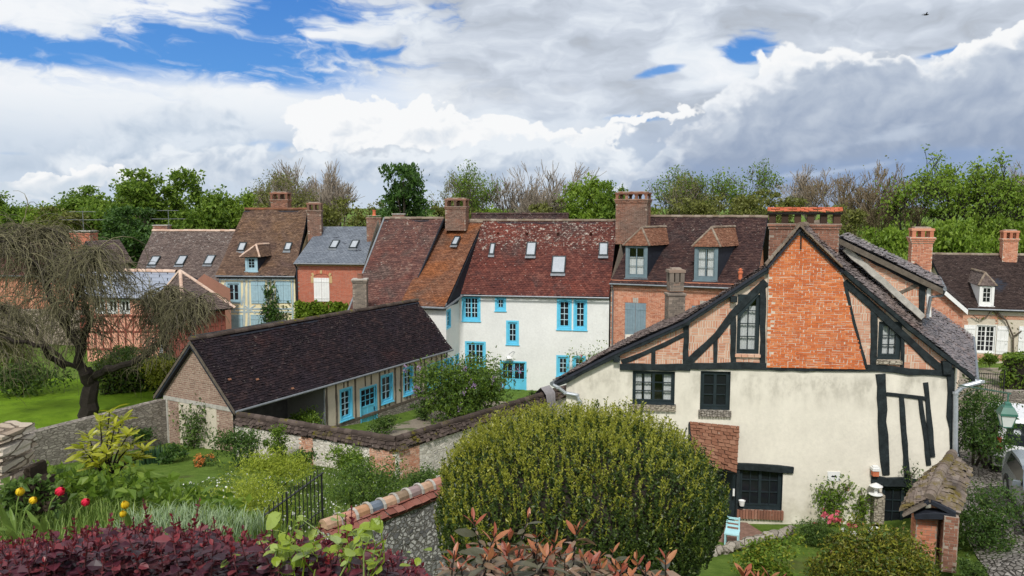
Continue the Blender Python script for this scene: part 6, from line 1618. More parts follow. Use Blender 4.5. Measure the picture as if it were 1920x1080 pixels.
L_HEDGE = m_leaf('hedge_leaf', [(0, (.04, .085, .012)), (.5, (.09, .155, .02)), (1, (.19, .25, .035))], .45, .4, .25)
L_MIXHEDGE = m_leaf('golden_green_hedge_leaf', [(0, (.045, .065, .010)), (.5, (.13, .14, .016)), (.85, (.25, .24, .03)), (1, (.12, .07, .03))], .45, .35, .3)
PET = lambda n, c: m_leaf(n, [(0, np.array(c) * .75), (1, np.minimum(np.array(c) * 1.15, .95))], .5, .3, .25)
P_LILAC = PET('lilac_petal', (.40, .27, .46)); P_ORANGE = PET('orange_petal', (.70, .25, .07)); P_PINK = PET('pink_petal', (.72, .17, .22)); P_WHITE = PET('white_petal', (.8, .8, .78))

def add_leaves(root, pts, size, mat, rs, name='foliage', **k):
    m = MB(); leaves(m, pts, size, mat, rs, **k); return part(name, m, root)
def shrub(name, label, cat, c, r, n, size, mat, seed=1, lobes=7, group=None, stems=4, wood=None, flowers=None, clump=.16, shell=.45, asp=.5, mats=None, wisp=0., bias=(0, 0, .35)):
    """a bush on the ground at c, half-sizes r = (across, deep, high)"""
    rs = np.random.RandomState(seed); c = V(c); rx, ry, rz = r
    o = empty(name, label, cat, c, group)
    B = [(c.x, c.y, c.z + rz * .95, rx * .72, ry * .72, rz * .85)]
    for i in range(lobes):
        w = rs.rand() * 6.28; q = .3 + rs.rand() * .45; B.append((c.x + math.cos(w) * rx * q, c.y + math.sin(w) * ry * q, c.z + rz * (.35 + rs.rand() * 1.25), rx * (.25 + rs.rand() * .22), ry * (.25 + rs.rand() * .22), rz * (.25 + rs.rand() * .28)))
    P = crown_points(rs, n, B, clump * (rx + ry) / 2 * 1.2, shell); P = P[P[:, 2] > c.z - .05]
    if wisp:
        k = int(len(P) * .25); P[:k] += unit(P[:k] - np.array((c.x, c.y, c.z + rz * .6))) * (rs.rand(k, 1) ** 2) * wisp
    m = MB()
    if mats:
        e = np.sort(rs.rand(len(P))); s0 = 0.
        for mt, f in mats:
            k = (e >= s0) & (e < s0 + f); leaves(m, P[rs.permutation(len(P))[:int(len(P) * f)]], size, mt, rs, asp=asp, bias=bias); s0 += f
    else: leaves(m, P, size, mat, rs, asp=asp, bias=bias)
    part('foliage', m, o)
    if stems:
        m = MB(); rr = random.Random(seed)
        for i in range(stems):
            b = B[i % len(B)]; q = V((c.x + rr.uniform(-.15, .15) * rx, c.y + rr.uniform(-.15, .15) * ry, c.z - .15)); e = V((b[0], b[1], b[2]))
            mid = (q + e) / 2 + V((rr.uniform(-.1, .1) * rx, rr.uniform(-.1, .1) * ry, rz * .2)); s = .035 * max(.5, rz)
            m.tube([q, mid, e], [s, s * .7, s * .3], wood or BARK_D, 5)
        part('stem', m, o)
    if flowers:
        fm, fn, fs, hi = flowers; k = rs.permutation(len(P)); top = P[k][P[k][:, 2] > c.z + rz * hi]
        d = unit(top - np.array((c.x, c.y, c.z + rz * .5))); top = (top + d * .12 * rx)[:fn]; m = MB()
        ctr = np.repeat(top, 26, 0) + rs.randn(len(top) * 26, 3) * fs * np.array((.7, .7, 1.1)); leaves(m, ctr, fs * .75, fm, rs, asp=.8); part('blossom', m, o)
    return o

# ---------------------------------------------------------------- trees beyond the roofs
def tree_obj(name, wood_mb, leaf_pts=None, size=.35, mat=None, seed=1, asp=.6):
    o = empty(name, '', 'tree', (0, 0, 0), 'trees beyond the roofs'); part('trunk', wood_mb, o)
    if leaf_pts is not None: add_leaves(o, leaf_pts, size, mat, np.random.RandomState(seed), 'crown', asp=asp)
    return o
def dense_tree(seed, mat, n=13000, H=16., wide=5.2, size=.42, low=.12):
    rs = np.random.RandomState(seed); rr = random.Random(seed); m = MB()
    m.tube([(0, 0, -1), (.1, 0, H * .2), (.25, .1, H * .45), (.1, .2, H * .75)], [.42, .33, .24, .08], BARK, 7)
    B = [(0, 0, H * .55, wide * .62, wide * .62, H * .34)]
    for i in range(13):
        w = rs.rand() * 6.28; z = H * (low + .1 + rs.rand() * (.84 - low)); q = wide * (.35 + .5 * rs.rand()) * (1.08 - abs(z / H - .5) * 1.1)
        B.append((math.cos(w) * q, math.sin(w) * q, z, wide * (.24 + .16 * rs.rand()), wide * (.24 + .16 * rs.rand()), H * (.07 + .07 * rs.rand())))
        m.tube([(0, 0, z * .55), (math.cos(w) * q * .5, math.sin(w) * q * .5, z * .8), (math.cos(w) * q, math.sin(w) * q, z)], [.14, .09, .03], BARK, 4)
    P = crown_points(rs, n, B, .50, .62); P = P[P[:, 2] < H * 1.0]
    return tree_obj('leafy_tree', m, P, size, mat, seed)
def bare_tree(seed, H=15., lev=5, mat=TWIG, leaf=None, n_leaf=0, size=.3, spread=.50, nstem=1, nch=(2, 4), lsp=.55, name='bare_tree'):
    rr = random.Random(seed); rs = np.random.RandomState(seed); m = MB(); tips = []
    for k in range(nstem):
        d = V((rr.uniform(-.25, .25) * (nstem > 1), rr.uniform(-.2, .2) * (nstem > 1), 1))
        grow(m, rr, (rr.uniform(-.6, .6) * (nstem > 1), 0, -1), d, H * .30, .30 / math.sqrt(nstem) + .05, lev, mat, tips, spread, nch, .10, 5, .74, .66, .028, .12)
    zs_ = float(np.percentile([t[0].z for t in tips], 97)); s = H / zs_
    for a in m.v: a *= np.array((s, s, s))
    P = None
    if n_leaf:
        T = np.array([tuple(t[0]) for t in tips]) * s; P = T[rs.randint(0, len(T), n_leaf)] + rs.randn(n_leaf, 3) * lsp
    return tree_obj(name, m, P, size, leaf, seed)
PROTO = {
    'dense1': dense_tree(1, L_DENSE), 'dense2': dense_tree(2, L_DENSE, 14000, wide=5.8), 'dense3': dense_tree(3, L_FRESH, 11000, wide=5., size=.40), 'dark': dense_tree(4, L_DARK, 13000, wide=5.6),
    'olive': dense_tree(5, L_OLIVE, 9000, wide=5., size=.36, low=.05), 'hedge': dense_tree(6, L_FRESH, 7500, H=7., wide=5.5, size=.38, low=.02),
    'bare1': bare_tree(11, 15, 6, nch=(2, 5)), 'bare2': bare_tree(12, 15, 5, spread=.42, nstem=3, nch=(3, 5)), 'bare3': bare_tree(13, 14, 6, mat=m_wood('russet_twig', (.165, .125, .075), .9, .3), spread=.44, nstem=4, nch=(2, 4), leaf=L_OLIVE, n_leaf=900, size=.2),
    'sparse1': bare_tree(21, 15, 6, leaf=L_OLIVE, n_leaf=5000, size=.26, nstem=2, lsp=.42, nch=(2, 4), name='thin_leaved_tree', mat=TWIG), 'sparse2': bare_tree(22, 15, 6, leaf=L_DENSE, n_leaf=5200, size=.28, lsp=.45, name='thin_leaved_tree', mat=BARK),
    'acacia': bare_tree(23, 15, 6, leaf=L_FRESH, n_leaf=4000, size=.36, spread=.62, lsp=.42, nch=(2, 4), name='open_crowned_tree', mat=BARK_D),
}
PH_ = {'dense1': (15.2, 4.2), 'dense2': (15.2, 4.6), 'dense3': (15.2, 4.1), 'dark': (15.2, 4.5), 'olive': (15.2, 4.1), 'hedge': (6.8, 4.6), 'bare1': (15, 4.2), 'bare2': (15, 4.), 'bare3': (14, 3.8), 'sparse1': (15.3, 4.), 'sparse2': (15.3, 4.2), 'acacia': (15.3, 4.6)}
TREES = [  # kind, middle x, top y, half width (photo pixels), distance, label
    ('dense2', 22, 366, 52, 92, 'dark topped leafy tree at the left edge of the tree line'),
    ('dense3', 72, 372, 46, 88, 'pale leafy tree second from the left edge of the tree line'),
    ('olive', 112, 388, 62, 80, 'olive green loose tree above the red roofed house at far left'),
    ('dense1', 150, 358, 58, 90, 'green tree right behind the aerial on the far left chimney'),
    ('dense2', 205, 346, 62, 86, 'broad green tree between the two television aerials'),
    ('dense1', 262, 331, 66, 84, 'tallest and widest of the dense green trees on the left'),
    ('dark', 240, 400, 70, 74, 'dark low tree filling the gap left of the grey roof'),
    ('dense3', 318, 350, 48, 88, 'fresh green tree just right of the tallest dense tree'),
    ('dense2', 385, 331, 66, 84, 'rounded green tree right above the grey brown roof'),
    ('dense3', 446, 346, 44, 86, 'yellow green tree left of the cream house chimney'),
    ('sparse1', 500, 330, 46, 92, 'thin pale green tree behind the cream house chimney'),
    ('sparse1', 548, 334, 42, 86, 'thin olive tree right of the cream house chimney'),
    ('bare2', 612, 322, 52, 94, 'tall grey leafless tree above the two potted chimney'),
    ('bare1', 662, 326, 46, 90, 'leafless tree left of the round dark green tree'),
    ('olive', 640, 372, 62, 80, 'low olive tree above the blue slate roof'),
    ('dark', 756, 324, 62, 78, 'round dark green tree standing alone above the plum roof'),
    ('sparse1', 872, 334, 40, 92, 'thin budding tree directly behind the white house chimney'),
    ('sparse2', 918, 324, 42, 88, 'sparse green tree right of the white house chimney'),
    ('bare2', 992, 326, 58, 92, 'wide bare tree in the middle of the tree line'),
    ('dense3', 1098, 318, 58, 84, 'fresh green tree left of the tall brick double chimney'),
    ('dense1', 1148, 352, 40, 80, 'green tree half hidden by the tall brick double chimney'),
    ('sparse2', 1245, 326, 54, 90, 'airy tree right of the tall brick double chimney'),
    ('sparse1', 1300, 338, 44, 88, 'olive airy tree above the left dormer'),
    ('sparse2', 1362, 320, 50, 90, 'tallest airy tree above the right dormer'),
    ('olive', 1420, 356, 54, 82, 'low olive tree above the ridge of the dormered house'),
    ('olive', 1475, 362, 50, 86, 'olive tree behind the tile capped chimney'),
    ('bare1', 1548, 327, 52, 94, 'pale bare tree right of the tile capped chimney'),
    ('bare3', 1636, 324, 56, 84, 'russet many stemmed bare tree left of the open crowned trees'),
    ('acacia', 1742, 322, 64, 80, 'smaller open crowned bright green tree with dark limbs'),
    ('acacia', 1832, 304, 74, 78, 'largest open crowned bright green tree with dark limbs'),
    ('acacia', 1896, 345, 44, 80, 'open crowned green tree at the right edge of the frame'),
    ('bare2', 1922, 318, 46, 96, 'leafless tree at the right edge of the tree line'),
    ('olive', 505, 378, 50, 80, 'low olive tree left of the leafless tree behind the cream house'),
    ('olive', 566, 376, 46, 79, 'low olive tree right behind the two potted chimney'),
    ('olive', 700, 378, 40, 82, 'low olive bushy tree left under the round dark green tree'),
    ('olive', 850, 372, 46, 82, 'low olive tree left of the white house chimney'),
    ('dense3', 925, 378, 50, 84, 'low yellow green tree between white house chimney and bare tree'),
    ('olive', 1030, 372, 50, 84, 'low olive tree under the wide bare tree'),
    ('dense3', 1205, 374, 44, 80, 'low fresh tree touching the tall brick double chimney on its right'),
    ('olive', 1270, 370, 56, 80, 'low olive tree over the ridge between the two dormers'),
    ('olive', 1345, 366, 56, 81, 'low olive tree over the ridge above the right dormer'),
    ('olive', 1585, 384, 46, 78, 'low olive thicket between the two bare trees right of the tile capped chimney'),
    ('hedge', 1668, 432, 60, 72, 'low bushy green tree left of the outbuilding chimney'),
    ('hedge', 1790, 418, 62, 70, 'bright green thicket below the open crowned trees'),
    ('hedge', 1868, 410, 56, 74, 'bright green thicket left of the far right chimney'),
    ('hedge', 1935, 420, 56, 70, 'bright green thicket at the right frame edge'),
]
used_ = set()
for i, (k, px, py, hw, dist, lab) in enumerate(TREES):
    pr = PROTO[k]; o = pr if k not in used_ else copy_tree(pr); used_.add(k)
    top = at_y(px, py, dist); gz = float(ground(top.x, dist)) - .3; h0, w0 = PH_[k]
    s = (top.z - gz) / h0; w = hw / FPX * dist / w0
    o.location = (top.x, dist, gz); o.scale = (w, w, s); o.rotation_euler = (0, 0, i * 2.4); o['label'] = lab
# a belt of scrub below the tree line, too far to tell apart
rs = np.random.RandomState(77); m = MB(); n = 15000; X = rs.rand(n) * 170 - 85; Y = 88 + rs.rand(n) * 22; hh = 2.4 + 2.2 * np.sin(X * .21 + 1) * np.sin(X * .083) + rs.rand(n)
Zs = ground(X, Y) + rs.rand(n) ** .7 * hh; leaves(m, np.stack([X, Y, Zs], -1), .75, L_DENSE, rs, asp=.7); solo('scrub', m, kind='stuff', label='band of far green scrub along the foot of the tree line')

# ---------------------------------------------------------------- weeping tree on the left lawn
def weeping():
    rr = random.Random(5); rs = np.random.RandomState(5); Y0 = 33.6
    def Q(x, y, dy=0.): return at_y(x, y, Y0 + dy)
    base = Q(166, 790); o = empty('weeping_tree', 'large leafless weeping tree with hanging twigs on the left lawn', 'tree', base)
    m = MB()
    limbs = [([(166, 795, 0), (166, 755, 0), (170, 722, 0), (158, 692, 0)], .44, .28), ([(168, 722, 0), (150, 690, -.3), (150, 655, -.4), (120, 610, -.6), (90, 545, -.8), (60, 490, -1.), (25, 455, -1.), (-20, 450, -1.2)], .24, .07),
             ([(160, 700, 0), (110, 668, .8), (60, 615, 1.4), (10, 585, 1.6), (-50, 560, 2)], .12, .04), ([(150, 660, 0), (165, 600, .5), (150, 530, .8), (130, 470, .9), (95, 432, 1.)], .18, .05), ([(120, 610, -.5), (150, 550, -1.5), (175, 500, -2.), (180, 470, -2.2)], .13, .04), ([(90, 545, -.8), (110, 480, .3), (70, 440, .8), (40, 425, 1.2)], .10, .04),
             ([(172, 712, 0), (200, 690, -.2), (245, 680, -.3), (290, 652, -.4), (318, 615, -.5), (330, 570, -.6), (318, 540, -.6)], .20, .07), ([(318, 615, -.5), (350, 575, -1.), (372, 560, -1.2)], .11, .04), ([(305, 635, -.5), (300, 585, .6), (280, 552, 1.)], .10, .04), ([(120, 690, -.4), (80, 650, -1.5), (30, 640, -2.), (-30, 620, -2)], .14, .05)]
    paths = []
    for L, r0, r1 in limbs:
        P = [Q(*p) for p in L]; R = []
        for i in range(len(P) - 1):
            for k in range(3): R.append(P[i].lerp(P[i + 1], k / 3) + V((rr.gauss(0, .05), rr.gauss(0, .05), rr.gauss(0, .05))))
        R.append(P[-1]); m.tube(R, [r0 + (r1 - r0) * (i / (len(R) - 1)) ** .8 for i in range(len(R))], BARK_D, 7); paths.append(R)
    part('trunk', m, o)
    m = MB(); BT = m_wood('brown_twig', (.135, .123, .070), .9, .35, .15); DT = m_wood('dark_twig', (.085, .074, .055), .9, .4, .15)
    def twig(p, out, L, r, mt, lift):
        n = 8; pts = [p.copy()]; q = p.copy(); d = V((out.x, out.y, lift)).normalized()
        for i in range(n):
            d = (d + V((rr.gauss(0, .26), rr.gauss(0, .26), -.36 + rr.gauss(0, .16)))).normalized(); q = q + d * L / n
            g = 0.
            pts.append(q.copy())
        pts = [p for p in pts if p.z > 1.35]
        if len(pts) > 2: m.tube(pts, [max(.007, r * (1 - .7 * i / n)) for i in range(len(pts))], mt, 3, cap=False)
        return pts
    for bi, R in enumerate(paths):
        if bi == 0: continue
        right = bi in (6, 7, 8)
        N = {6: 150, 7: 120, 8: 120, 9: 80, 2: 100}.get(bi, 125); st = 8 if bi in (1, 2, 9) else (9 if bi == 6 else 2)
        for k in range(N):
            p = R[min(len(R) - 1, rr.randint(min(st, len(R) - 2), len(R) - 1))]; w = rr.uniform(0, 6.283); out = V((math.cos(w), math.sin(w), 0)); L = rr.uniform(.7, 1.6 if right else 3.3)
            big = twig(p, out, L, rr.uniform(.016, .034), rr.choice((BT, BT, DT)), rr.uniform(.3, 1.5))
            for j in range(rr.randint(4, 7)):
                if len(big) < 4: break
                q = big[rr.randint(1, len(big) - 1)]; w2 = w + rr.gauss(0, 1.0); twig(q, V((math.cos(w2), math.sin(w2), 0)), rr.uniform(.4, 1.1 if right else 2.2), rr.uniform(.009, .017), rr.choice((BT, BT, BT, DT)), rr.uniform(-.2, .9))
    part('twigs', m, o); return o
weeping()

# ---------------------------------------------------------------- hedges and shrubs on the left lawn
def block_hedge(name, label, a, b, w, z0, z1, n, size, mat, seed=1, round_=.25, mats=None):
    """clipped hedge along a-b, leaves over a solid dark core"""
    rs = np.random.RandomState(seed); a, b = V(a), V(b); d = b - a; d.z = 0; L = d.length; u = d.normalized(); nn = V((u.y, -u.x, 0)); o = empty(name, label, 'hedge', (a + b) / 2 + V((0, 0, z0 - (a + b).z / 2)))
    s, t, h = rs.rand(n), rs.rand(n) * 2 - 1, rs.rand(n); f = rs.rand(n)
    side = f < .55; top = ~side
    tt = np.where(side, np.sign(t) * (1 - .12 * rs.rand(n)), t); hh = np.where(side, h, 1 - .1 * rs.rand(n)); e = rs.rand(n) < .12
    ss = np.where(e, np.round(s) + (rs.rand(n) - .5) * .04, s); tt = np.where(e, t, tt); hh = np.where(e, h, hh)
    k = 1 + .07 * np.sin(ss * L * 2.3 + seed) * np.sin(hh * 4); tt = tt * k * (1 - round_ * np.maximum(hh - .6, 0)); hh = hh * (1 + .05 * np.sin(ss * L * 1.9 + 2 * seed))
    P = np.array(a)[None, :] * np.array((1, 1, 0)) + ss[:, None] * L * np.array(u) + (tt * w / 2)[:, None] * np.array(nn); P[:, 2] = z0 + hh * (z1 - z0); P += rs.randn(n, 3) * size * .4
    m = MB(); leaves(m, P, size, mat, rs, asp=.6)
    if mats: leaves(m, P[: n // 3] + rs.randn(n // 3, 3) * .03, size, mats, rs, asp=.6)
    part('foliage', m, o); m = MB(); c = (a + b) / 2; c.z = (z0 + z1) / 2 - .06; m.box(c, d / 2 * .97, nn * w * .40, V((0, 0, (z1 - z0) / 2 * .93)), BARK_D); part('dark_core', m, o); return o  # one solid dark box under the leaves
block_hedge('clipped_hedge', 'clipped dark laurel hedge with yellow tips along the back of the left lawn', on_ground(187, 736), on_ground(322, 722), 2.0, 1.0, at_y(250, 676, 39).z, 6500, .15, L_HEDGE, 3, mats=None)
shrub('golden_shrub', 'golden leaved shrub topping the hedge beside the cottage gable', 'shrub', at_y(304, 728, 37.6), (.95, .9, .80), 3600, .14, L_GOLD, 5)
shrub('rounded_shrub', 'dark rounded shrub above the clipped hedge under the pink house', 'shrub', at_y(236, 690, 41.5), (1.5, 1.2, .80), 2600, .15, L_MID, 6)
shrub('dark_shrub', 'dark shrub under the weeping tree at the left edge', 'shrub', on_ground(35, 742), (2.2, 1.2, .9), 2600, .16, L_MID, 7)
shrub('ivy_clump', 'grey green shrub at the far left behind the hanging twigs', 'shrub', on_ground(-10, 720), (1.8, 1.2, 1.6), 2400, .16, L_OLIVE, 8)

# ---------------------------------------------------------------- garden below the long wall
G = on_ground
shrub('wall_shrub', 'dark green shrub in front of the cottage corner by the coping', 'shrub', G(440, 880), (1.10, .8, .72), 3600, .085, L_MID, 11, mats=[(L_MID, .7), (L_DARK, .3)])
shrub('climbing_shrub', 'tall narrow light green climber reaching over the wall coping', 'shrub', G(520, 878), (.50, .4, 1.02), 2400, .08, L_DENSE, 12)
shrub('wall_shrub', 'small dark shrub at the wall foot right of the tall climber', 'shrub', G(566, 884), (.55, .45, .46), 1400, .08, L_DARK, 13)
shrub('wall_shrub', 'fresh green bush against the pale wall left of its brick corner', 'shrub', G(668, 900), (.85, .6, .62), 2600, .09, L_DENSE, 14)
shrub('wall_shrub', 'broad mid green bush between the iron railing and the flint wall', 'shrub', G(695, 950), (1.25, .9, .62), 5200, .07, L_MID, 15, mats=[(L_MID, .75), (L_DENSE, .25)])
shrub('wall_shrub', 'low green bush between the brick corner and the big clipped bush', 'shrub', G(790, 918), (.75, .6, .42), 2200, .07, L_MID, 16)
shrub('azalea', 'orange flowering azalea below the cottage gable', 'shrub', G(383, 874), (.42, .35, .20), 900, .07, L_MID, 17, flowers=(P_ORANGE, 46, .05, .5), stems=2)
shrub('blue_green_plant', 'blue green leafy plant by the cottage corner post', 'plant', G(325, 868), (.60, .45, .34), 1300, .09, L_DARK, 18, stems=2)
shrub('dark_bush', 'dark bush against the grey stone wall behind the yellow laurel', 'shrub', G(252, 842), (.70, .5, .55), 1600, .09, L_DARK, 19)
def blades(name, label, cat, c, r, n, L, mat, seed, w=.02, spread=.35, kind=None):
    rs = np.random.RandomState(seed); c = V(c); q = rs.randn(n, 2) * np.array(r) * .5; X, Y = c.x + q[:, 0], c.y + q[:, 1]; Z0 = ground(X, Y) - .02
    h = L * (.6 + .6 * rs.rand(n)); a = rs.rand(n) * 6.28; l = spread * rs.rand(n) * h; dx, dy = np.cos(a) * l, np.sin(a) * l; sx, sy = -np.sin(a) * w / 2, np.cos(a) * w / 2; z = np.zeros(n)
    b = np.stack([X, Y, Z0], -1); md = b + np.stack([dx * .35, dy * .35, h * .6], -1); tp = b + np.stack([dx, dy, h * .95], -1); s = np.stack([sx, sy, z], -1)
    m = MB(); m.multi(np.stack([b - s, b + s, md + s * .8, md - s * .8, tp], 1), [(0, 1, 2, 3), (3, 2, 4)], mat); return solo(name, m, label, cat, c, kind=kind)
blades('iris_clump', 'clump of dark sword shaped leaves by the stone wall corner', 'plant', G(285, 868), (.55, .4), 130, .75, L_IRIS, 3, .05, .4)
# rose trained on the cottage gable
def trained(name, label, cat, fr, pts, n, size, mat, seed, out=.12, wood=BARK, flowers=None, spread=.22, r=.02):
    rs = np.random.RandomState(seed); rr = random.Random(seed); o = empty(name, label, cat, fr.p(*fr.hit(*pts[0][0]), out)); m = MB(); C = []
    for ln in pts:
        P = [fr.p(*fr.hit(x, y), out + rr.uniform(-.04, .06)) for x, y in ln]; m.tube(P, [r * (1 - .6 * i / len(P)) for i in range(len(P))], wood, 5)
        for i in range(len(P) - 1):
            k = max(1, int((P[i + 1] - P[i]).length / .12))
            for j in range(k): C.append(P[i].lerp(P[i + 1], j / k))
    part('stem', m, o); C = np.array([tuple(c) for c in C]); C = C[rs.randint(0, len(C), n)] + rs.randn(n, 3) * spread * np.array((1, .45, 1)); C -= np.minimum((C - np.array(fr.o)) @ np.array(fr.n) - .02, 0)[:, None] * np.array(fr.n)
    add_leaves(o, C, size, mat, rs)
    if flowers:
        fm, fn, fs = flowers; m = MB(); f = C[:fn]; ctr = np.repeat(f, 9, 0) + rs.randn(fn * 9, 3) * fs * .3; leaves(m, ctr, fs, fm, rs, asp=.9); part('blossom', m, o)
    return o
fgf = F(gb, gl)
trained('climbing_rose', 'climbing rose trained against the cottage brick gable', 'climber', fgf, [[(368, 862), (366, 820), (372, 780), (384, 762)], [(366, 830), (355, 790), (350, 765)], [(368, 840), (380, 810), (388, 780)]], 1300, .11, L_MID, 4, .18, spread=.24)
trained('wall_vine', 'green vine climbing between the cream house shutters', 'climber', CH.F, [[(508, 640), (505, 595), (512, 560), (508, 535)], [(507, 600), (525, 588), (540, 592)], [(508, 590), (498, 580)]], 900, .22, L_DARK, 6, .12, spread=.30, r=.04)
trained('wall_vine', 'small pale climbing rose up the white house by the courtyard', 'climber', WH.F, [[(1098, 730), (1100, 690), (1108, 655)], [(1100, 690), (1120, 660), (1135, 652)], [(1100, 700), (1085, 672), (1082, 655)]], 620, .13, L_DENSE, 7, .7, flowers=(P_PINK, 5, .10), spread=.5, r=.03)
trained('climbing_rose', 'climbing rose on the cream wall under the plaque', 'climber', RG, [[(1560, 985), (1558, 945), (1552, 905)], [(1558, 950), (1575, 920), (1592, 905)], [(1559, 955), (1545, 935), (1536, 912)]], 1100, .095, L_DENSE, 8, .15, flowers=(P_PINK, 3, .08), spread=.20)
trained('climbing_rose', 'slim young climber left of the stone pier', 'climber', RG, [[(1614, 990), (1616, 950), (1612, 915)], [(1615, 955), (1606, 935)], [(1616, 950), (1626, 930)]], 420, .095, L_DENSE, 9, .15, spread=.14)
trained('wall_vine', 'sprig growing over the dark lintel behind the gateway roof', 'climber', RG, [[(1706, 915), (1703, 890), (1690, 875)], [(1703, 890), (1715, 872)]], 150, .075, L_MID, 10, .2, spread=.14)
trained('wisteria', 'bare wisteria limbs trained over the far house front', 'climber', FH.F, [[(1898, 668), (1898, 630), (1885, 600), (1872, 592), (1858, 580), (1850, 592), (1836, 600), (1822, 590)], [(1885, 600), (1868, 584), (1856, 576)], [(1898, 630), (1914, 620)]], 40, .14, L_OLIVE, 12, .15, BARK, spread=.2, r=.055)
def ivy_panel(name, label, fr, px, n, size, mat, seed, out=.08):
    rs = np.random.RandomState(seed); r = fr.rect(*px); u = r[0] + (r[1] - r[0]) * rs.rand(n); z = r[2] + (r[3] - r[2]) * rs.rand(n) - .3 * np.sin(u * 2.2) ** 2 * (rs.rand(n) < .5); o_ = out + rs.rand(n) * .22
    P = np.array(fr.o) + u[:, None] * np.array(fr.u) + o_[:, None] * np.array(fr.n) + z[:, None] * np.array((0, 0, 1.)); m = MB(); leaves(m, P, size, mat, rs, asp=.8, bias=(0, -.6, .2)); return solo(name, m, label, 'ivy', fr.p((r[0] + r[1]) / 2, r[2]))
ivy_panel('ivy', 'bright green ivy covering the foot of the slate roofed brick house', SH.F, (556, 566, 662, 640), 3600, .22, L_FRESH, 3)
# golden feathery shrub and its neighbour
shrub('feathery_shrub', 'large lime yellow feathery shrub left of the iron railing', 'shrub', at_y(475, 1000, 17.2), (1.05, .9, .62), 9000, .075, L_LIME, 31, asp=.22, wisp=.35, clump=.2, stems=5)
shrub('feathery_shrub', 'smaller wispy lime shrub behind the far end of the railing', 'shrub', at_y(520, 905, 21.), (1.15, .6, .40), 4200, .09, L_LIME, 32, asp=.25, wisp=.35, stems=3)
shrub('feathery_shrub', 'loose lime yellow plant on the lawn edge left of the large feathery one', 'shrub', at_y(385, 985, 17.), (.6, .5, .38), 2200, .075, L_LIME, 33, asp=.22, wisp=.3, stems=3)
# daisies and tufts on the garden lawn
rs = np.random.RandomState(8); n = 26000; X = -9.5 + rs.rand(n) * 9.5; Y = 15 + rs.rand(n) * 13; k = (X > -13) & (X * .0 + Y > 14); X, Y = X[k], Y[k]; n = len(X)
h = .06 + .13 * rs.rand(n) * (1 + np.sin(X * 2.1) * np.sin(Y * 1.7)); a = rs.rand(n) * 6.28; b = np.stack([X, Y, ground(X, Y) - .01], -1); s = np.stack([np.cos(a), np.sin(a), 0 * a], -1) * .018
m = MB(); m.multi(np.stack([b - s, b + s, b + np.stack([np.sin(a) * h * .4, np.cos(a) * h * .4, h], -1)], 1), [(0, 1, 2)], L_GRASS); solo('lawn_grass', m, 'rough grass of the sloping garden lawn', kind='stuff')
m = MB(); k = rs.rand(n) < .07; leaves(m, b[k] + np.array((0, 0, .09)), .045, P_WHITE, rs, asp=1.); solo('daisies', m, 'scattered white daisies in the garden lawn', kind='stuff')

# ---------------------------------------------------------------- courtyard
shrub('lilac', 'big flowering lilac bush with mauve blossom in the cottage courtyard', 'shrub', on_ground(872, 795), (2.45, 1.7, 1.72), 16000, .135, L_MID, 41, lobes=15, mats=[(L_MID, .5), (L_DENSE, .5)], flowers=(P_LILAC, 26, .085, .55), stems=8)
shrub('lilac', 'smaller lilac sapling with pale blossom at the left of the big one', 'shrub', on_ground(795, 790), (.62, .6, .95), 1300, .11, L_MID, 42, flowers=(P_LILAC, 14, .08, .8), stems=3)
shrub('yard_shrub', 'rounded green shrub beside the blue cottage door', 'shrub', on_ground(712, 815), (.62, .5, .42), 1500, .10, L_MID, 43)
shrub('yard_shrub', 'low green shrubs showing above the coping before the open shed', 'shrub', on_ground(575, 812), (1.0, .5, .58), 2000, .10, L_DENSE, 44)
shrub('yard_shrub', 'sprig of leaves over the wall near the draped cloth', 'shrub', at_y(1000, 760, 36), (.35, .3, .4), 350, .10, L_MID, 45, stems=2)

# ---------------------------------------------------------------- right garden
shrub('lavender', 'low dark green herb mound before the climbing rose', 'plant', on_ground(1530, 1022, 15, 24), (.75, .45, .36), 4600, .07, L_MID, 51, asp=.3, stems=3)
shrub('garden_shrub', 'young green bush on the lawn right of the pale blue chair', 'shrub', on_ground(1440, 1112, 12, 24), (.72, .5, .72), 5200, .08, L_DENSE, 52, mats=[(L_DENSE, .7), (L_GOLD, .3)])
shrub('golden_hedge', 'golden green informal hedge before the gateway', 'hedge', on_ground(1640, 1135, 12, 24), (1.6, .95, .98), 23000, .085, L_MIXHEDGE, 53, lobes=22, asp=.45, clump=.09, shell=.6, mats=[(L_MIXHEDGE, .6), (L_GOLD, .22), (L_MID, .18)])
shrub('lane_shrub', 'dark leafy shrub on the lane below the far gate', 'shrub', at_y(1838, 868, 25.2), (.85, 1.4, 1.45), 7500, .085, L_DARK, 54, lobes=10, mats=[(L_DARK, .6), (L_MID, .4)])
shrub('lane_shrub', 'tall dark shrub on the lane beside the gateway', 'shrub', at_y(1845, 1085, 19.9), (.72, 1.1, 1.40), 9000, .07, L_DARK, 55, lobes=10, mats=[(L_DARK, .55), (L_MID, .45)])
shrub('lane_shrub', 'small shrub at the bottom of the lane below the brick pier', 'shrub', at_y(1822, 1092, 18.0), (.40, .3, .28), 1500, .06, L_MID, 56)
block_hedge('clipped_hedge', 'square clipped bright green hedge at the right edge by the gravel', at_y(1880, 720, 39.5), at_y(1990, 724, 38), 1.6, 1.1, at_y(1900, 664, 39.5).z, 3800, .14, L_DENSE, 9)
shrub('garden_shrub', 'small green bush under the far french window', 'shrub', at_y(1852, 684, 43.5), (.6, .5, .32), 900, .13, L_DENSE, 57, stems=2)
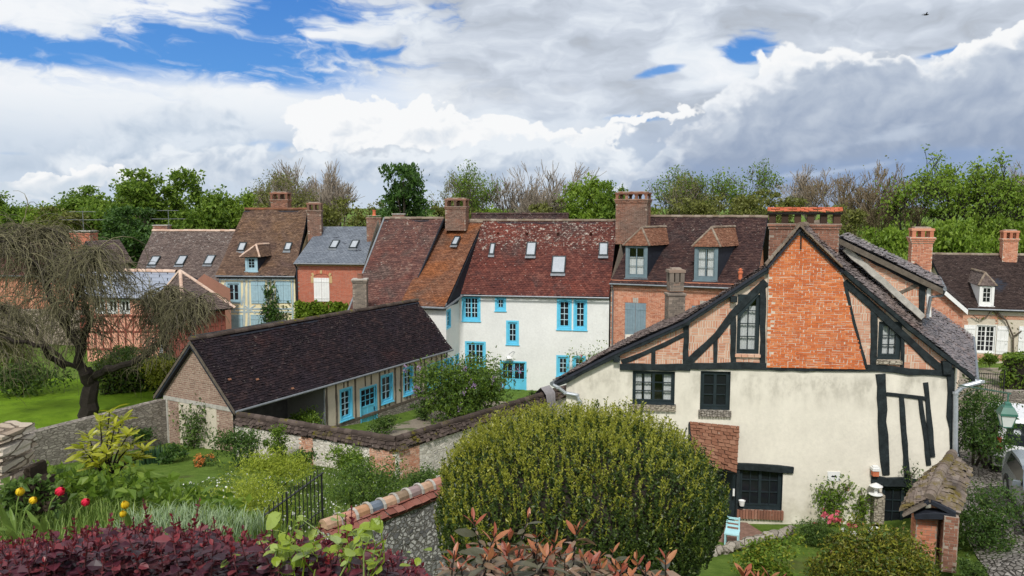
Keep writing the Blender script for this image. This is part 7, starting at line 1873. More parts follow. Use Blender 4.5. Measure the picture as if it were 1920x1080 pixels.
def flower(name, label, c, h, fm, s, seed, group):
    rr = np.random.RandomState(seed); o = empty(name, label, 'flower', c, group); c = V(c); m = MB(); m.tube([c, c + V((.01, .01, h * .5)), c + V((.02 * rr.randn(), 0, h))], .006, L_MID, 4); part('stem', m, o)
    m = MB(); top = np.array(c) + np.array((0, 0, h)); n = 26; d = unit(rr.randn(n, 3) + np.array((0, 0, .5))); leaves(m, top + d * s * .25, s * .9, fm, rr, asp=.9, dirs=d, bias=(0, 0, .3)); part('bloom', m, o)
    m = MB(); leaves(m, np.array(c) + rr.randn(5, 3) * .04 + np.array((0, 0, h * .35)), .16, L_MID, rr, asp=.25, bias=(0, 0, 1.2)); part('leaf', m, o); return o
for i, (x, y, fm, s, lab) in enumerate(((1546, 966, P_PINK, .12, 'pink peony highest of the flowers under the climbing rose'), (1558, 975, P_PINK, .16, 'large pink peony in the middle of the flower group'), (1573, 977, P_PINK, .17, 'pink double peony right of the middle of the group'), (1597, 985, P_PINK, .13, 'pink flower at the right of the group near the slim climber'),
                                   (1528, 984, P_PINK, .11, 'pink flower at the left of the group over the herb mound'), (1581, 994, P_WHITE, .09, 'small white flower low in the pink group'), (1598, 1000, P_WHITE, .11, 'white flower beside the white garden ball'), (1571, 961, P_PINK, .10, 'small pink rose above the peonies'), (1616, 983, P_ORANGE, .07, 'small orange flower at the foot of the slim climber'))):
    t = at_y(x, y, 22.4); gz = float(ground(t.x, t.y)); flower('peony' if fm is P_PINK else 'garden_flower', lab, V((t.x, t.y, gz)), t.z - gz, fm, s * .8, i, 'flowers under the climbing rose')
# stone edging and steps of the garden path
m_ = m_rubble('edging_stone', [(0, (.14, .125, .10)), (.6, (.27, .24, .20)), (1, (.36, .33, .28))], (.10, .085, .06), 3., (1, 1, 1), .05)
pe = empty('stone_edging', 'uneven row of grey edging stones along the garden path', 'edging', at_y(1430, 1010, 21)); rr = random.Random(3)
def stone(m, c, r, mat, rr):
    """an irregular boulder"""
    n = 7; k = 5; vs = []
    for i in range(k):
        z = -1 + 2 * i / (k - 1); w = math.sqrt(max(.12, 1 - z * z * .8))
        for j in range(n): t = 6.283 * (j + rr.random() * .3) / n; vs.append(V(c) + V((math.cos(t) * r[0] * w * rr.uniform(.85, 1.12), math.sin(t) * r[1] * w * rr.uniform(.85, 1.12), z * r[2] + rr.uniform(-.1, .1) * r[2])))
    m.add(vs, [(i * n + j, i * n + (j + 1) % n, (i + 1) * n + (j + 1) % n, (i + 1) * n + j) for i in range(k - 1) for j in range(n)] + [tuple(range(n))[::-1], tuple(range((k - 1) * n, k * n))], mat)
for i in range(22):
    t = i / 21; x = 1318 + 165 * t; y = 1040 - 48 * t + rr.uniform(-3, 3); m = MB(); q = at_y(x, y, 20.6 + 2. * t); stone(m, q - V((0, 0, .03)), (.15 + rr.random() * .07, .16, .10 + rr.random() * .05), m_, rr); part('edging_stone', m, pe)
m = MB(); PAV = m_plain('brick_paving', (.20, .12, .09), .9, .3, 9, .2, 0, .4); q = [at_y(1318, 1012, 22.4), at_y(1400, 1034, 21.5), at_y(1440, 1004, 22.6), at_y(1400, 985, 23.6), at_y(1330, 985, 23.8)]; zp = min(p.z for p in (cb_,)) 
vs = [V((p.x, p.y, zp - .002)) for p in q]; m.prism(vs, V((0, 0, -.6)), PAV); solo('path', m, kind='structure')
# big clipped bush
def big_bush():
    rs = np.random.RandomState(31); c = np.array((1.13, 12.7, 5.35)); R = np.array((2.36, 2.3, 1.50)); Rl = 2.25; o = empty('clipped_bush', 'huge domed clipped bush with upright shoots in front of the timbered house', 'bush', (c[0], c[1], 3.3))
    n = 7600; u = unit(rs.randn(n, 3)); u = u[(u[:, 2] > -.9)]; p = 2.5; r = (np.abs(u) ** p).sum(1) ** (-1 / p); lumps = 1 + .035 * np.sin(u[:, 0] * 9 + 1) * np.sin(u[:, 2] * 7) + .03 * np.sin(u[:, 1] * 11 + u[:, 0] * 5)
    S = np.where(u[:, 2:3] > 0, R, np.array((R[0], R[1], Rl))); P = c + u * (r * lumps * (1 - .16 * rs.rand(len(u)) ** 2))[:, None] * S
    taper = np.clip((c[2] + .3 - P[:, 2]) / 2.5, 0, 1) * np.where(P[:, 0] > c[0], .27, .10); P[:, :2] = c[:2] + (P[:, :2] - c[:2]) * (1 - taper)[:, None]
    k = 24; L = (.26 + .20 * rs.rand(len(P)) ** 2) * np.where(u[:, 2] > .2, 1.15, .9); d = unit(np.stack([u[:, 0] * .22, u[:, 1] * .22, np.ones(len(u))], -1) + rs.randn(len(u), 3) * .10)
    t = np.linspace(.05, 1, k); C = P[:, None, :] + d[:, None, :] * (L[:, None] * t[None, :])[..., None] - d[:, None, :] * (L * .4)[:, None, None]
    az = rs.rand(len(P), 1) * 6.28 + np.arange(k)[None, :] * 2.4; dirs = np.stack([np.cos(az), np.sin(az), np.full_like(az, .9)], -1)
    m = MB(); tip = (t[None, :] > .45) & (rs.rand(len(P), 1) < np.clip(.14 + 1.1 * u[:, 2:3] - .25 * u[:, :1], .04, .95)); leaves(m, C[~tip], .044, L_BUSH, rs, dirs=dirs[~tip], bias=(0, 0, .2), asp=.55); leaves(m, C[tip], .040, L_BUSHTIP_LIT, rs, dirs=dirs[tip], bias=(0, 0, .4), asp=.5); u2 = unit(rs.randn(26000, 3)); r2_ = (np.abs(u2) ** p).sum(1) ** (-1 / p); P2 = c + u2 * (r2_ * (.90 + .06 * rs.rand(len(u2))))[:, None] * np.where(u2[:, 2:3] > 0, R, np.array((R[0], R[1], Rl))); t2 = np.clip((c[2] + .3 - P2[:, 2]) / 2.5, 0, 1) * np.where(P2[:, 0] > c[0], .27, .10); P2[:, :2] = c[:2] + (P2[:, :2] - c[:2]) * (1 - t2)[:, None]; leaves(m, P2, .06, L_BUSH, rs, asp=.6, bias=(0, 0, .6)); part('foliage', m, o)  # bright leaves gather upward and leftward, sunlit side put into the colour
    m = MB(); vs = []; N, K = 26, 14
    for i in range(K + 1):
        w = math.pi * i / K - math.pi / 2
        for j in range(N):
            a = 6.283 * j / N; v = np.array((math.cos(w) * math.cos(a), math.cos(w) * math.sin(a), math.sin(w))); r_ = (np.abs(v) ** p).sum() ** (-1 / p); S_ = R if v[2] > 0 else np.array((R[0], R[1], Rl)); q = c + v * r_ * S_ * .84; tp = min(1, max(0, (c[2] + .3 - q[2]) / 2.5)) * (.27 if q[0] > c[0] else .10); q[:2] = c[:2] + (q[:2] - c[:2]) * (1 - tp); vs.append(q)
    m.add(np.array(vs), [(i * N + j, i * N + (j + 1) % N, (i + 1) * N + (j + 1) % N, (i + 1) * N + j) for i in range(K) for j in range(N)], BARK_D); part('shade_core', m, o)  # solid dark shell, its colour stands in for shade inside the bush
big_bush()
# ================================================================ close garden: hedge of purple leaves, bronze shrub, tulips
def stems_shrub(name, label, cat, specs, mat, tipmat, leaf, tipleaf, rs, wood, step=.028, asp=.62, depth=.5, tiplen=.16, tipasp=.5, group=None, curl=.15, angle=.75, whorl=2):
    """specs: list of (top point, length of leafy stem)"""
    c0 = specs[0][0]; o = empty(name, label, cat, V((c0.x, c0.y, ground(c0.x, c0.y))), group); w = MB(); C, D, S, C2, D2, S2 = [], [], [], [], [], []
    rr = random.Random(int(rs.rand() * 1e6))
    for sp_ in specs:
        top, L = sp_[:2]; tiplen_ = sp_[2] if len(sp_) > 2 else tiplen; tl_ = tipleaf * (1.35 if len(sp_) > 2 else 1.)
        b = V((top.x + rr.gauss(0, .07), top.y + rr.gauss(0, .05), top.z - L)); mid = (b + top) / 2 + V((rr.gauss(0, .02), rr.gauss(0, .02), 0))
        w.tube([b, mid, top], [.0055, .0045, .0022], wood, 5, cap=False)
        n = int(L / step); ph = rr.random() * 6.28
        for i in range(n):
            t = i / n; p = (b.lerp(mid, t * 2) if t < .5 else mid.lerp(top, t * 2 - 1)); up_ = 1 - t
            tip = (1 - t) * L < tiplen_
            for k in range(whorl):
                a = ph + i * 1.57 * 1.03 + k * 6.283 / whorl + rr.gauss(0, .25); e = angle * (.35 if tip else 1.) + rr.gauss(0, .15); dv_ = (math.cos(a) * math.sin(e + .35), math.sin(a) * math.sin(e + .35), math.cos(e + .35))
                if tip:
                    s = tl_ * (.45 + .75 * ((1 - t) * L / tiplen_)); C2.append(tuple(p)); D2.append(dv_); S2.append(s)
                else: C.append((p.x, p.y, p.z)); D.append((dv_[0], dv_[1], dv_[2] * .8)); S.append(leaf * (.75 + .4 * rr.random()))
    part('stem', w, o); m = MB()
    if C: big_leaves(m, np.array(C), np.array(D), np.array(S), mat, rs, asp=asp, curl=curl, var=.32)
    if C2: big_leaves(m, np.array(C2), np.array(D2), np.array(S2), tipmat, rs, asp=tipasp, curl=.08)
    part('foliage', m, o); return o
rs = np.random.RandomState(3); rr = random.Random(9)
prof = [(-60, 1002), (0, 998), (60, 990), (130, 985), (200, 975), (260, 972), (330, 972), (400, 978), (480, 986), (560, 993), (640, 996), (700, 1002), (750, 1025), (800, 1060), (850, 1095)]
WOODP = m_wood('wine_stem', (.075, .020, .024), .6, .3)
specs = []
for i in range(620):
    x = rr.uniform(-60, 800); y0 = np.interp(x, [p[0] for p in prof], [p[1] for p in prof]) + abs(rr.gauss(0, 26)); Y = rr.uniform(3.1, 4.3); specs.append((at_y(x, y0 + (4.3 - Y) * 22, Y), rr.uniform(.28, .42)))
for x, y, Y in ((375, 932, 3.9), (268, 934, 3.9), (140, 968, 4.0), (205, 962, 4.), (63, 985, 3.9), (123, 985, 4.), (180, 975, 4.1), (322, 962, 4.), (335, 968, 4.05), (400, 968, 3.9), (250, 968, 4.), (22, 1005, 3.9), (5, 1012, 3.8), (660, 948, 3.9), (648, 962, 4.), (600, 980, 4.), (510, 990, 4.), (728, 1000, 3.8), (455, 985, 4.), (560, 975, 4.), (300, 990, 3.7), (160, 985, 3.6), (95, 992, 3.6), (420, 985, 3.6), (690, 985, 3.7), (95, 1000, 4)):
    specs.append((at_y(x, y, Y), rr.uniform(.36, .46), .20))
stems_shrub('purple_hedge', 'wine purple leaved hedge with upright shoots across the lower left foreground', 'hedge', specs, L_PURPLE, L_WINE, .050, .028, rs, WOODP, .022, .78, tiplen=.045, tipasp=.6, angle=1.0)
# scrambling plant with lime heart shaped leaves, between the purple shoots
o = empty('heart_leaved_climber', 'lime green heart leaved climber growing through the purple hedge', 'climber', at_y(600, 1075, 3.5)); w = MB(); C, D, S = [], [], []
for i in range(30):
    x0, y0 = rr.uniform(500, 720), rr.uniform(1050, 1110); x1, y1 = x0 + rr.gauss(0, 28), rr.uniform(948, 1030) if i < 22 else rr.uniform(1010, 1040); Y = rr.uniform(3.05, 3.5)
    if i < 3: x1, y1 = (528, 568, 548)[i], (962, 975, 950)[i]
    a, b = at_y(x0, y0, Y), at_y(x1, y1, Y); mid = (a + b) / 2 + V((rr.gauss(0, .04), 0, .02)); w.tube([a, mid, b, b + V((rr.gauss(0, .02), -.02, -.012))], [.0035, .003, .002, .0015], L_HEART, 4, cap=False)
    for t in (.35, .6, .8, 1.):
        p = a.lerp(mid, t * 2) if t < .5 else mid.lerp(b, t * 2 - 1); an = rr.uniform(0, 6.28); C.append(tuple(p)); D.append((math.cos(an), -abs(math.sin(an)) * .8, rr.uniform(-.5, .7))); S.append(rr.uniform(.034, .062))
for x, y in ((432, 1050), (452, 1040), (785, 1045), (770, 1060), (795, 1030), (762, 1035), (20, 1075), (490, 1065)):
    C.append(tuple(at_y(x, y, 3.15))); D.append((rr.gauss(0, 1), -.7, rr.uniform(-.2, .6))); S.append(rr.uniform(.03, .05))
m = MB(); big_leaves(m, np.array(C), np.array(D), np.array(S), L_HEART, rs, asp=.85, curl=.25, fold=.15); part('foliage', m, o); part('stem', w, o)
# bronze shrub with copper shoots
specs = []
for x, y in ((885, 968), (852, 1012), (930, 1000), (960, 1004), (993, 962), (1008, 1000), (1040, 1008), (1082, 985), (1128, 1035), (1150, 1028), (1186, 1042), (1248, 1040), (905, 1035), (975, 1030), (1060, 1035), (1100, 1045), (1210, 1062), (870, 1040), (1020, 1040), (1165, 1060)):
    specs.append((at_y(x, y, rr.uniform(3.1, 3.6)), rr.uniform(.22, .34)))
for i in range(85):
    x = rr.uniform(835, 1265); y = np.interp(x, [835, 880, 1000, 1100, 1200, 1265], [1040, 1015, 1018, 1035, 1060, 1085]) + abs(rr.gauss(0, 30)); specs.append((at_y(x, y, rr.uniform(2.9, 3.7)), rr.uniform(.18, .3)))
stems_shrub('bronze_shrub', 'bronze leaved shrub with copper red shoots at the bottom of the picture', 'shrub', specs, L_BRONZE, L_COPPER, .082, .062, rs, BARK_D, .024, .36, tiplen=.05, tipasp=.32, curl=.3, angle=1.05)
specs = [(at_y(x, y, rr.uniform(3.2, 3.5)), .2) for x, y in ((1400, 1068), (1440, 1072), (1418, 1076), (1462, 1080))]
stems_shrub('bronze_shrub', 'two bronze leaf sprays poking up at the bottom edge right of the bush', 'shrub', specs, L_BRONZE, L_COPPER, .08, .07, rs, BARK_D, .03, .34, tiplen=.08, tipasp=.30)
# tulips
TY = PET('yellow_petal', (.78, .55, .02)); TR = PET('red_petal', (.66, .022, .06)); STEMG = m_plain('tulip_stem', (.16, .24, .05), .5, .1)
def tulip(px, py, Y, mat, lean, L, label, s=.030, tilt=.9):
    h = at_y(px, py, Y); o = None; b = V((h.x - lean, h.y, h.z - L)); o = empty('tulip', label, 'tulip', b, 'tulips along the flower bed'); m = MB()
    pts = [b, b + V((lean * .15, 0, L * .45)), b + V((lean * .55, 0, L * .82)), h - V((lean * .08, 0, .010)), h]
    m.tube(pts, [.0045, .004, .0036, .0034, .003], STEMG, 6); part('stem', m, o)
    ax = V((lean * tilt, -.02, .06)).normalized(); x = ax.orthogonal().normalized(); y = ax.cross(x); m = MB()
    for k in range(6):
        a = 6.283 * k / 6; rad_ = 1. if k % 2 else .9; sd = x * math.cos(a) + y * math.sin(a); tn = x * -math.sin(a) + y * math.cos(a); vs = []
        for (t, r, wd) in ((0, .12, .30), (.25, .62, .62), (.55, .78, .66), (.82, .62, .45), (1.08, .36, .06)):
            for j in (-1, -.5, 0, .5, 1): vs.append(h + ax * t * s * 1.7 + sd * s * r * rad_ * (1 - .22 * j * j) + tn * s * wd * j)
        m.add(vs, [(i * 5 + j, i * 5 + j + 1, (i + 1) * 5 + j + 1, (i + 1) * 5 + j) for i in range(4) for j in range(4)], mat)
    part('bloom', m, o, smooth=True); m = MB(); r2 = np.random.RandomState(int(px)); n = 3
    big_leaves(m, np.array([tuple(b)] * n), np.array([(r2.randn() * .4, -.3 + .3 * r2.randn(), 1.2) for _ in range(n)]), np.full(n, .20), L_GRASS, r2, asp=.16, curl=.3); part('leaf', m, o)
tulip(36, 928, 4.5, TY, .035, .26, 'upper of the two yellow tulips at the left edge'); tulip(58, 942, 4.4, TY, .075, .24, 'lower of the two yellow tulips at the left edge', .026)
tulip(107, 926, 4.5, TR, .085, .27, 'larger red tulip right of the left yellow pair', .033); tulip(156, 946, 4.5, TR, .07, .22, 'smaller red tulip nearer the yellow laurel', .029)
tulip(236, 953, 4.6, TY, .0, .2, 'upper yellow tulip before the silvery tuft', .029); tulip(231, 969, 4.5, TY, .01, .2, 'lower yellow tulip before the silvery tuft', .024)
# flower bed grass and silvery tuft
def tuft(name, label, mat, n, box, L, w, seed, cat=None, kind=None):
    r2 = np.random.RandomState(seed); (x0, x1, y0, y1) = box; X = x0 + (x1 - x0) * r2.rand(n); Y = y0 + (y1 - y0) * r2.rand(n); h = L * (.5 + .7 * r2.rand(n)); a = r2.rand(n) * 6.28; b = np.stack([X, Y, ground(X, Y) - .02], -1); d = np.stack([np.cos(a), np.sin(a), 0 * a], -1) * (h * (.15 + .5 * r2.rand(n)))[:, None]; s = np.stack([-np.sin(a), np.cos(a), 0 * a], -1) * w / 2; z = np.array((0, 0, 1.))[None] * h[:, None]
    m = MB(); p1, p2 = b + d * .15 + z * .45, b + d * .5 + z * .8; p3 = b + d + z * .95
    m.multi(np.stack([b - s, b + s, p1 + s, p1 - s, p2 + s * .7, p2 - s * .7, p3], 1), [(0, 1, 2, 3), (3, 2, 4, 5), (5, 4, 6)], mat); return solo(name, m, label, cat, (x0, y0, 0) if cat else (0, 0, 0), kind=kind)
tuft('bed_grass', 'long grass in the flower bed behind the purple hedge', L_GRASS, 4200, (-4.2, -1.9, 4.1, 6.6), .15, .007, 3, kind='stuff')
tuft('silver_tuft', 'silvery grey green tuft right of the yellow tulips', L_SILVER, 1500, (-2.7, -1.95, 4.9, 5.9), .17, .006, 4, 'plant')
# yellow laurel sapling
lo_ = at_y(192, 935, 7.0); o = empty('yellow_laurel', 'young laurel with large yellow green leaves in the flower bed', 'shrub', V((lo_.x, 7.0, ground(lo_.x, 7.)))); w = MB(); C, D, S = [], [], []
for px, py, dy in ((205, 772, 0), (228, 790, .1), (188, 790, -.1), (165, 818, .1), (250, 830, -.1), (172, 845, -.2), (232, 850, .15), (262, 858, 0), (212, 820, .2), (200, 850, -.3), (185, 870, -.2), (225, 880, .2), (240, 815, -.2), (155, 840, .0), (270, 845, .1), (215, 800, -.15), (205, 868, .1), (168, 868, .15)):
    t = at_y(px, py, 7.0 + dy); b = V((lo_.x + .03, 7.0, lo_.z + .1)); mid = b.lerp(t, .55) + V((0, 0, .06)); w.tube([V((lo_.x, 7., lo_.z - .3)), b, mid, t], [.016, .014, .008, .004], BARK_D, 5, cap=False)
    for q in (.62, .72, .82, .9, .96, 1., 1.):
        p = b.lerp(mid, q / .55) if q < .55 else mid.lerp(t, (q - .55) / .45)
        for k in range(3): a = rr.uniform(0, 6.28); C.append(tuple(p)); D.append((math.cos(a), math.sin(a), rr.uniform(-.1, 1.1))); S.append(rr.uniform(.085, .13))
m = MB(); big_leaves(m, np.array(C), np.array(D), np.array(S), L_LAUREL, rs, asp=.32, curl=.18); part('foliage', m, o); part('stem', w, o)
# nettle-like ground cover on the bank
r2 = np.random.RandomState(12); n = 10000; X = -6.8 + 4.4 * r2.rand(n); Y = 6.1 + 3.3 * r2.rand(n); hh = (.30 + .16 * np.sin(X * 5) * np.sin(Y * 4)) * r2.rand(n) ** .6; m = MB(); leaves(m, np.stack([X, Y, ground(X, Y) + hh], -1), .075, L_DENSE, r2, asp=.6, bias=(0, -.2, .5)); solo('ground_cover', m, 'leafy green ground cover on the bank behind the flower bed', kind='stuff')
# ruin of pale stones and the stump beside it
PS = m_rubble('ruin_stone', [(0, (.24, .18, .13)), (.5, (.40, .33, .25)), (1, (.52, .46, .38))], (.16, .12, .085), 4., (1, 1, 3.), .05)
def block(m, c, r, mat, rr):
    n = 4; c = V(c); rz = rr.uniform(-.08, .08); ca, sa = math.cos(rz), math.sin(rz)
    for ax in range(3):
        for sg in (-1, 1):
            vs = []
            for i in range(n + 1):
                for j in range(n + 1):
                    p = [0, 0, 0]; p[ax] = sg; p[(ax + 1) % 3] = -1 + 2 * i / n; p[(ax + 2) % 3] = -1 + 2 * j / n
                    l = math.sqrt(sum(abs(q) ** 6 for q in p)) ** (1 / 3); h = math.sin(p[0] * 5 + c.x * 40) * math.sin(p[1] * 4 + c.z * 30) * .10 + math.sin(p[2] * 7 + c.x * 55 + p[0] * 3) * .08
                    f = 1 / max(1, l) ** .45 * (1 + h); q = V((p[0] * r[0] * f, p[1] * r[1] * f, p[2] * r[2] * f)); vs.append(c + V((q.x * ca - q.z * sa, q.y, q.x * sa + q.z * ca)))
            fs = [(i * (n + 1) + j, i * (n + 1) + j + 1, (i + 1) * (n + 1) + j + 1, (i + 1) * (n + 1) + j) for i in range(n) for j in range(n)]
            m.add(vs, fs if sg > 0 else [f_[::-1] for f_ in fs], mat)
o = empty('stone_ruin', 'broken pier of pale weathered stones at the left edge', 'ruin', at_y(10, 960, 5.8)); r3 = random.Random(4)
for x, y, w_, h_ in ((18, 812, 42, 8), (-8, 838, 44, 12), (30, 838, 26, 11), (10, 856, 44, 9), (-20, 872, 50, 12), (26, 868, 30, 10), (8, 888, 46, 9), (38, 893, 20, 8), (-10, 910, 60, 14), (30, 915, 30, 12), (5, 940, 60, 16)):
    m = MB(); k = 5.8 / FPX; block(m, at_y(x - 8, y, 5.85 + r3.uniform(-.04, .04)), (w_ * k * .68, .22, h_ * k * 1.05), PS, r3); part('stone', m, o)
m = MB(); ST = m_wood('rotten_wood', (.034, .026, .018), .95, .6, .1); r5 = random.Random(6)
for x, y, w_, h_ in ((66, 884, 8, 15), (80, 906, 11, 10), (62, 918, 16, 16), (92, 924, 13, 10), (76, 942, 24, 16), (104, 940, 10, 9)):
    block(m, at_y(x, y, 5.5 + r5.uniform(-.06, .06)), (w_ * 5.5 / FPX, .10, h_ * 5.5 / FPX), ST, r5)
solo('tree_stump', m, 'dark rotten stump leaning against the stone ruin', 'stump', at_y(80, 950, 5.5))
r4 = np.random.RandomState(9); P = np.array([tuple(at_y(8 + 60 * r4.rand(), 905 + 60 * r4.rand(), 5.3 + .2 * r4.rand())) for _ in range(500)] + [tuple(at_y(50 + 62 * r4.rand(), 892 + 62 * r4.rand() ** .7, 5.38 + .05 * r4.rand())) for _ in range(150)]); m = MB(); leaves(m, P, .05, L_MID, r4, asp=.7); solo('ivy', m, 'ivy leaves trailing over the base of the stone ruin', 'ivy', at_y(20, 960, 5.3))

# ================================================================ iron railing in the garden
ra, rb_ = at_y(606, 886, 17.4), at_y(455, 996, 14.3); o = empty('iron_railing', 'black iron railing of upright bars with sloping top rail among the lime shrubs', 'railing', V((ra.x, ra.y, ground(ra.x, ra.y))))
n = 19
m = MB(); d = rb_ - ra; up = V((0, 0, .022)); sd = V((d.y, -d.x, 0)).normalized() * .02; m.box((ra + rb_) / 2, d / 2, sd, up * .5, IRON); part('top_rail', m, o)
m = MB(); lo2 = V((0, 0, -.85)); m.box((ra + rb_) / 2 + lo2, d / 2, sd * .7, up * .4, IRON); part('bottom_rail', m, o)
for i in range(n):
    p = ra + d * (i + .5) / n; big = i in (0, 9); m = MB(); r_ = .026 if i == 0 else (.024 if big else .013); m.tube([p - V((0, 0, 1.1)), p + V((0, 0, .02 if i == 0 else .16))], r_, IRON, 6); part('post' if big else 'bar', m, o)
# grey cloth on the wall
m = MB(); c = on_z(1022, 738, CZ - 7.98); u = (V(w2) - V(w1)).normalized(); nn_ = V((u.y, -u.x, 0)); CLO = m_plain('grey_cloth', (.26, .245, .25), .95, .12, 6, .1); prof_ = [(-.30, -.42), (-.31, -.2), (-.30, .02), (-.16, .16), (0, .30), (.16, .16), (.29, .02), (.34, -.35), (.345, -.75)]; K = 9; vs = []
for i in range(K):
    for (a, b) in prof_: vs.append(c + u * (-.32 + .64 * i / (K - 1)) * (1 - .10 * (b < -.3)) + nn_ * (a + (.03 * math.sin(i * 2.4) if abs(a) > .2 else 0)) + V((0, 0, b + .02 + (.05 * math.sin(i * 1.3) if b < -.3 else 0))))
L_ = len(prof_); m.add(vs, [(i * L_ + j, i * L_ + j + 1, (i + 1) * L_ + j + 1, (i + 1) * L_ + j) for i in range(K - 1) for j in range(L_ - 1)], CLO); solo('cloth', m, 'grey cloth draped over the wall coping near the lean-to eave', 'cloth', c, smooth=True)

# ================================================================ lane: lantern on a bracket, gate, two vehicles
LG = m_plain('lantern_green', (.035, .13, .095), .4, .15, 5, .5); OPAL = m_plain('opal_glass', (.70, .72, .70), .3, .04, 3, .5)
lc = at_y(1888, 775, 17.5); o = empty('street_lantern', 'green four sided street lantern with white glass on a bracket over the lane', 'lantern', lc - V((0, 0, .35)))
def quad_lathe(prof, mat, name, par=None, rot=.5):
    m = MB(); vs = []
    for r, z in prof:
        for k in range(4): a = rot + 6.283 * k / 4; vs.append(lc + V((math.cos(a) * r, math.sin(a) * r, z)))
    n = len(prof); m.add(vs, [(i * 4 + k, i * 4 + (k + 1) % 4, (i + 1) * 4 + (k + 1) % 4, (i + 1) * 4 + k) for i in range(n - 1) for k in range(4)] + [(3, 2, 1, 0), tuple(range(n * 4 - 4, n * 4))], mat); return part(name, m, par or o)
quad_lathe([(.13, -.30), (.225, -.02)], OPAL, 'lantern_glass'); quad_lathe([(.255, -.03), (.25, .02), (.16, .16), (.10, .20), (.09, .25), (.04, .28)], LG, 'lantern_roof')
m = MB()
for k in range(4):
    a = .5 + 6.283 * k / 4; m.tube([lc + V((math.cos(a) * .135, math.sin(a) * .135, -.31)), lc + V((math.cos(a) * .23, math.sin(a) * .23, -.01))], .012, LG, 4)
m.lathe(lc + V((0, 0, -.34)), [(.11, 0), (.14, .02), (.14, .04)], LG, 4); part('lantern_frame', m, o)
ta = lc + V((0, 0, .28)); jn = lc + V((0, 0, .47)); hs = at_y(1797, 722, 20.6)
m = MB(); m.tube([ta, jn], .016, LG, 6); m.tube([jn + V((.05, 0, 0)), hs], .02, LG, 6); m.tube([jn.lerp(hs, .55), hs - V((0, 0, .35))], .012, LG, 5); part('bracket', m, o)
# gate with two piers of railing
g0, g1 = at_y(1829, 752, 36.5), at_y(1880, 756, 35.5); o = empty('iron_gate', 'low black iron gate of thin bars before the far gravel forecourt', 'gate', g0); d = g1 - g0; H = at_y(1850, 702, 36).z - g0.z
for z in (.08, H - .05): m = MB(); m.tube([g0 + V((0, 0, z)), g1 + V((0, 0, z))], .02, IRON, 5); part('rail', m, o)
for i in range(13): m = MB(); m.tube([g0 + d * i / 12, g0 + d * i / 12 + V((0, 0, H + (.08 if i in (0, 12) else 0)))], .03 if i in (0, 12) else .012, IRON, 5); part('bar', m, o)
a, b = at_y(1884, 735, 34.6), at_y(1960, 738, 33.5); garden_wall('stone_wall', 'low grey stone wall right of the far iron gate', [V((a.x, a.y, a.z + .1)), V((b.x, b.y, b.z + .1))], None, GREYSTONE, None, t=.3)
blades('grass_clump', 'long grass clump along the low wall by the far gate', 'plant', at_y(1905, 765, 33), (1.4, .5), 420, .6, L_GRASS, 14, .03, .5)
CARG = m_plain('silver_grey_paint', (.27, .31, .34), .25, .03, 2, .6, .6); CARW = m_plain('white_car_paint', (.72, .73, .74), .25, .03, 2, .5); RUB = m_plain('rubber', (.014, .014, .015), .8, .2); CGL = m_glass_dark('car_glass', (.015, .018, .022)); REDL = m_plain('red_lens', (.5, .015, .02), .2, .05, 2, .6); LENS = m_plain('clear_lens', (.62, .65, .68), .1, .05, 3, .8); BLK = m_plain('black_plastic', (.02, .021, .023), .55, .1)
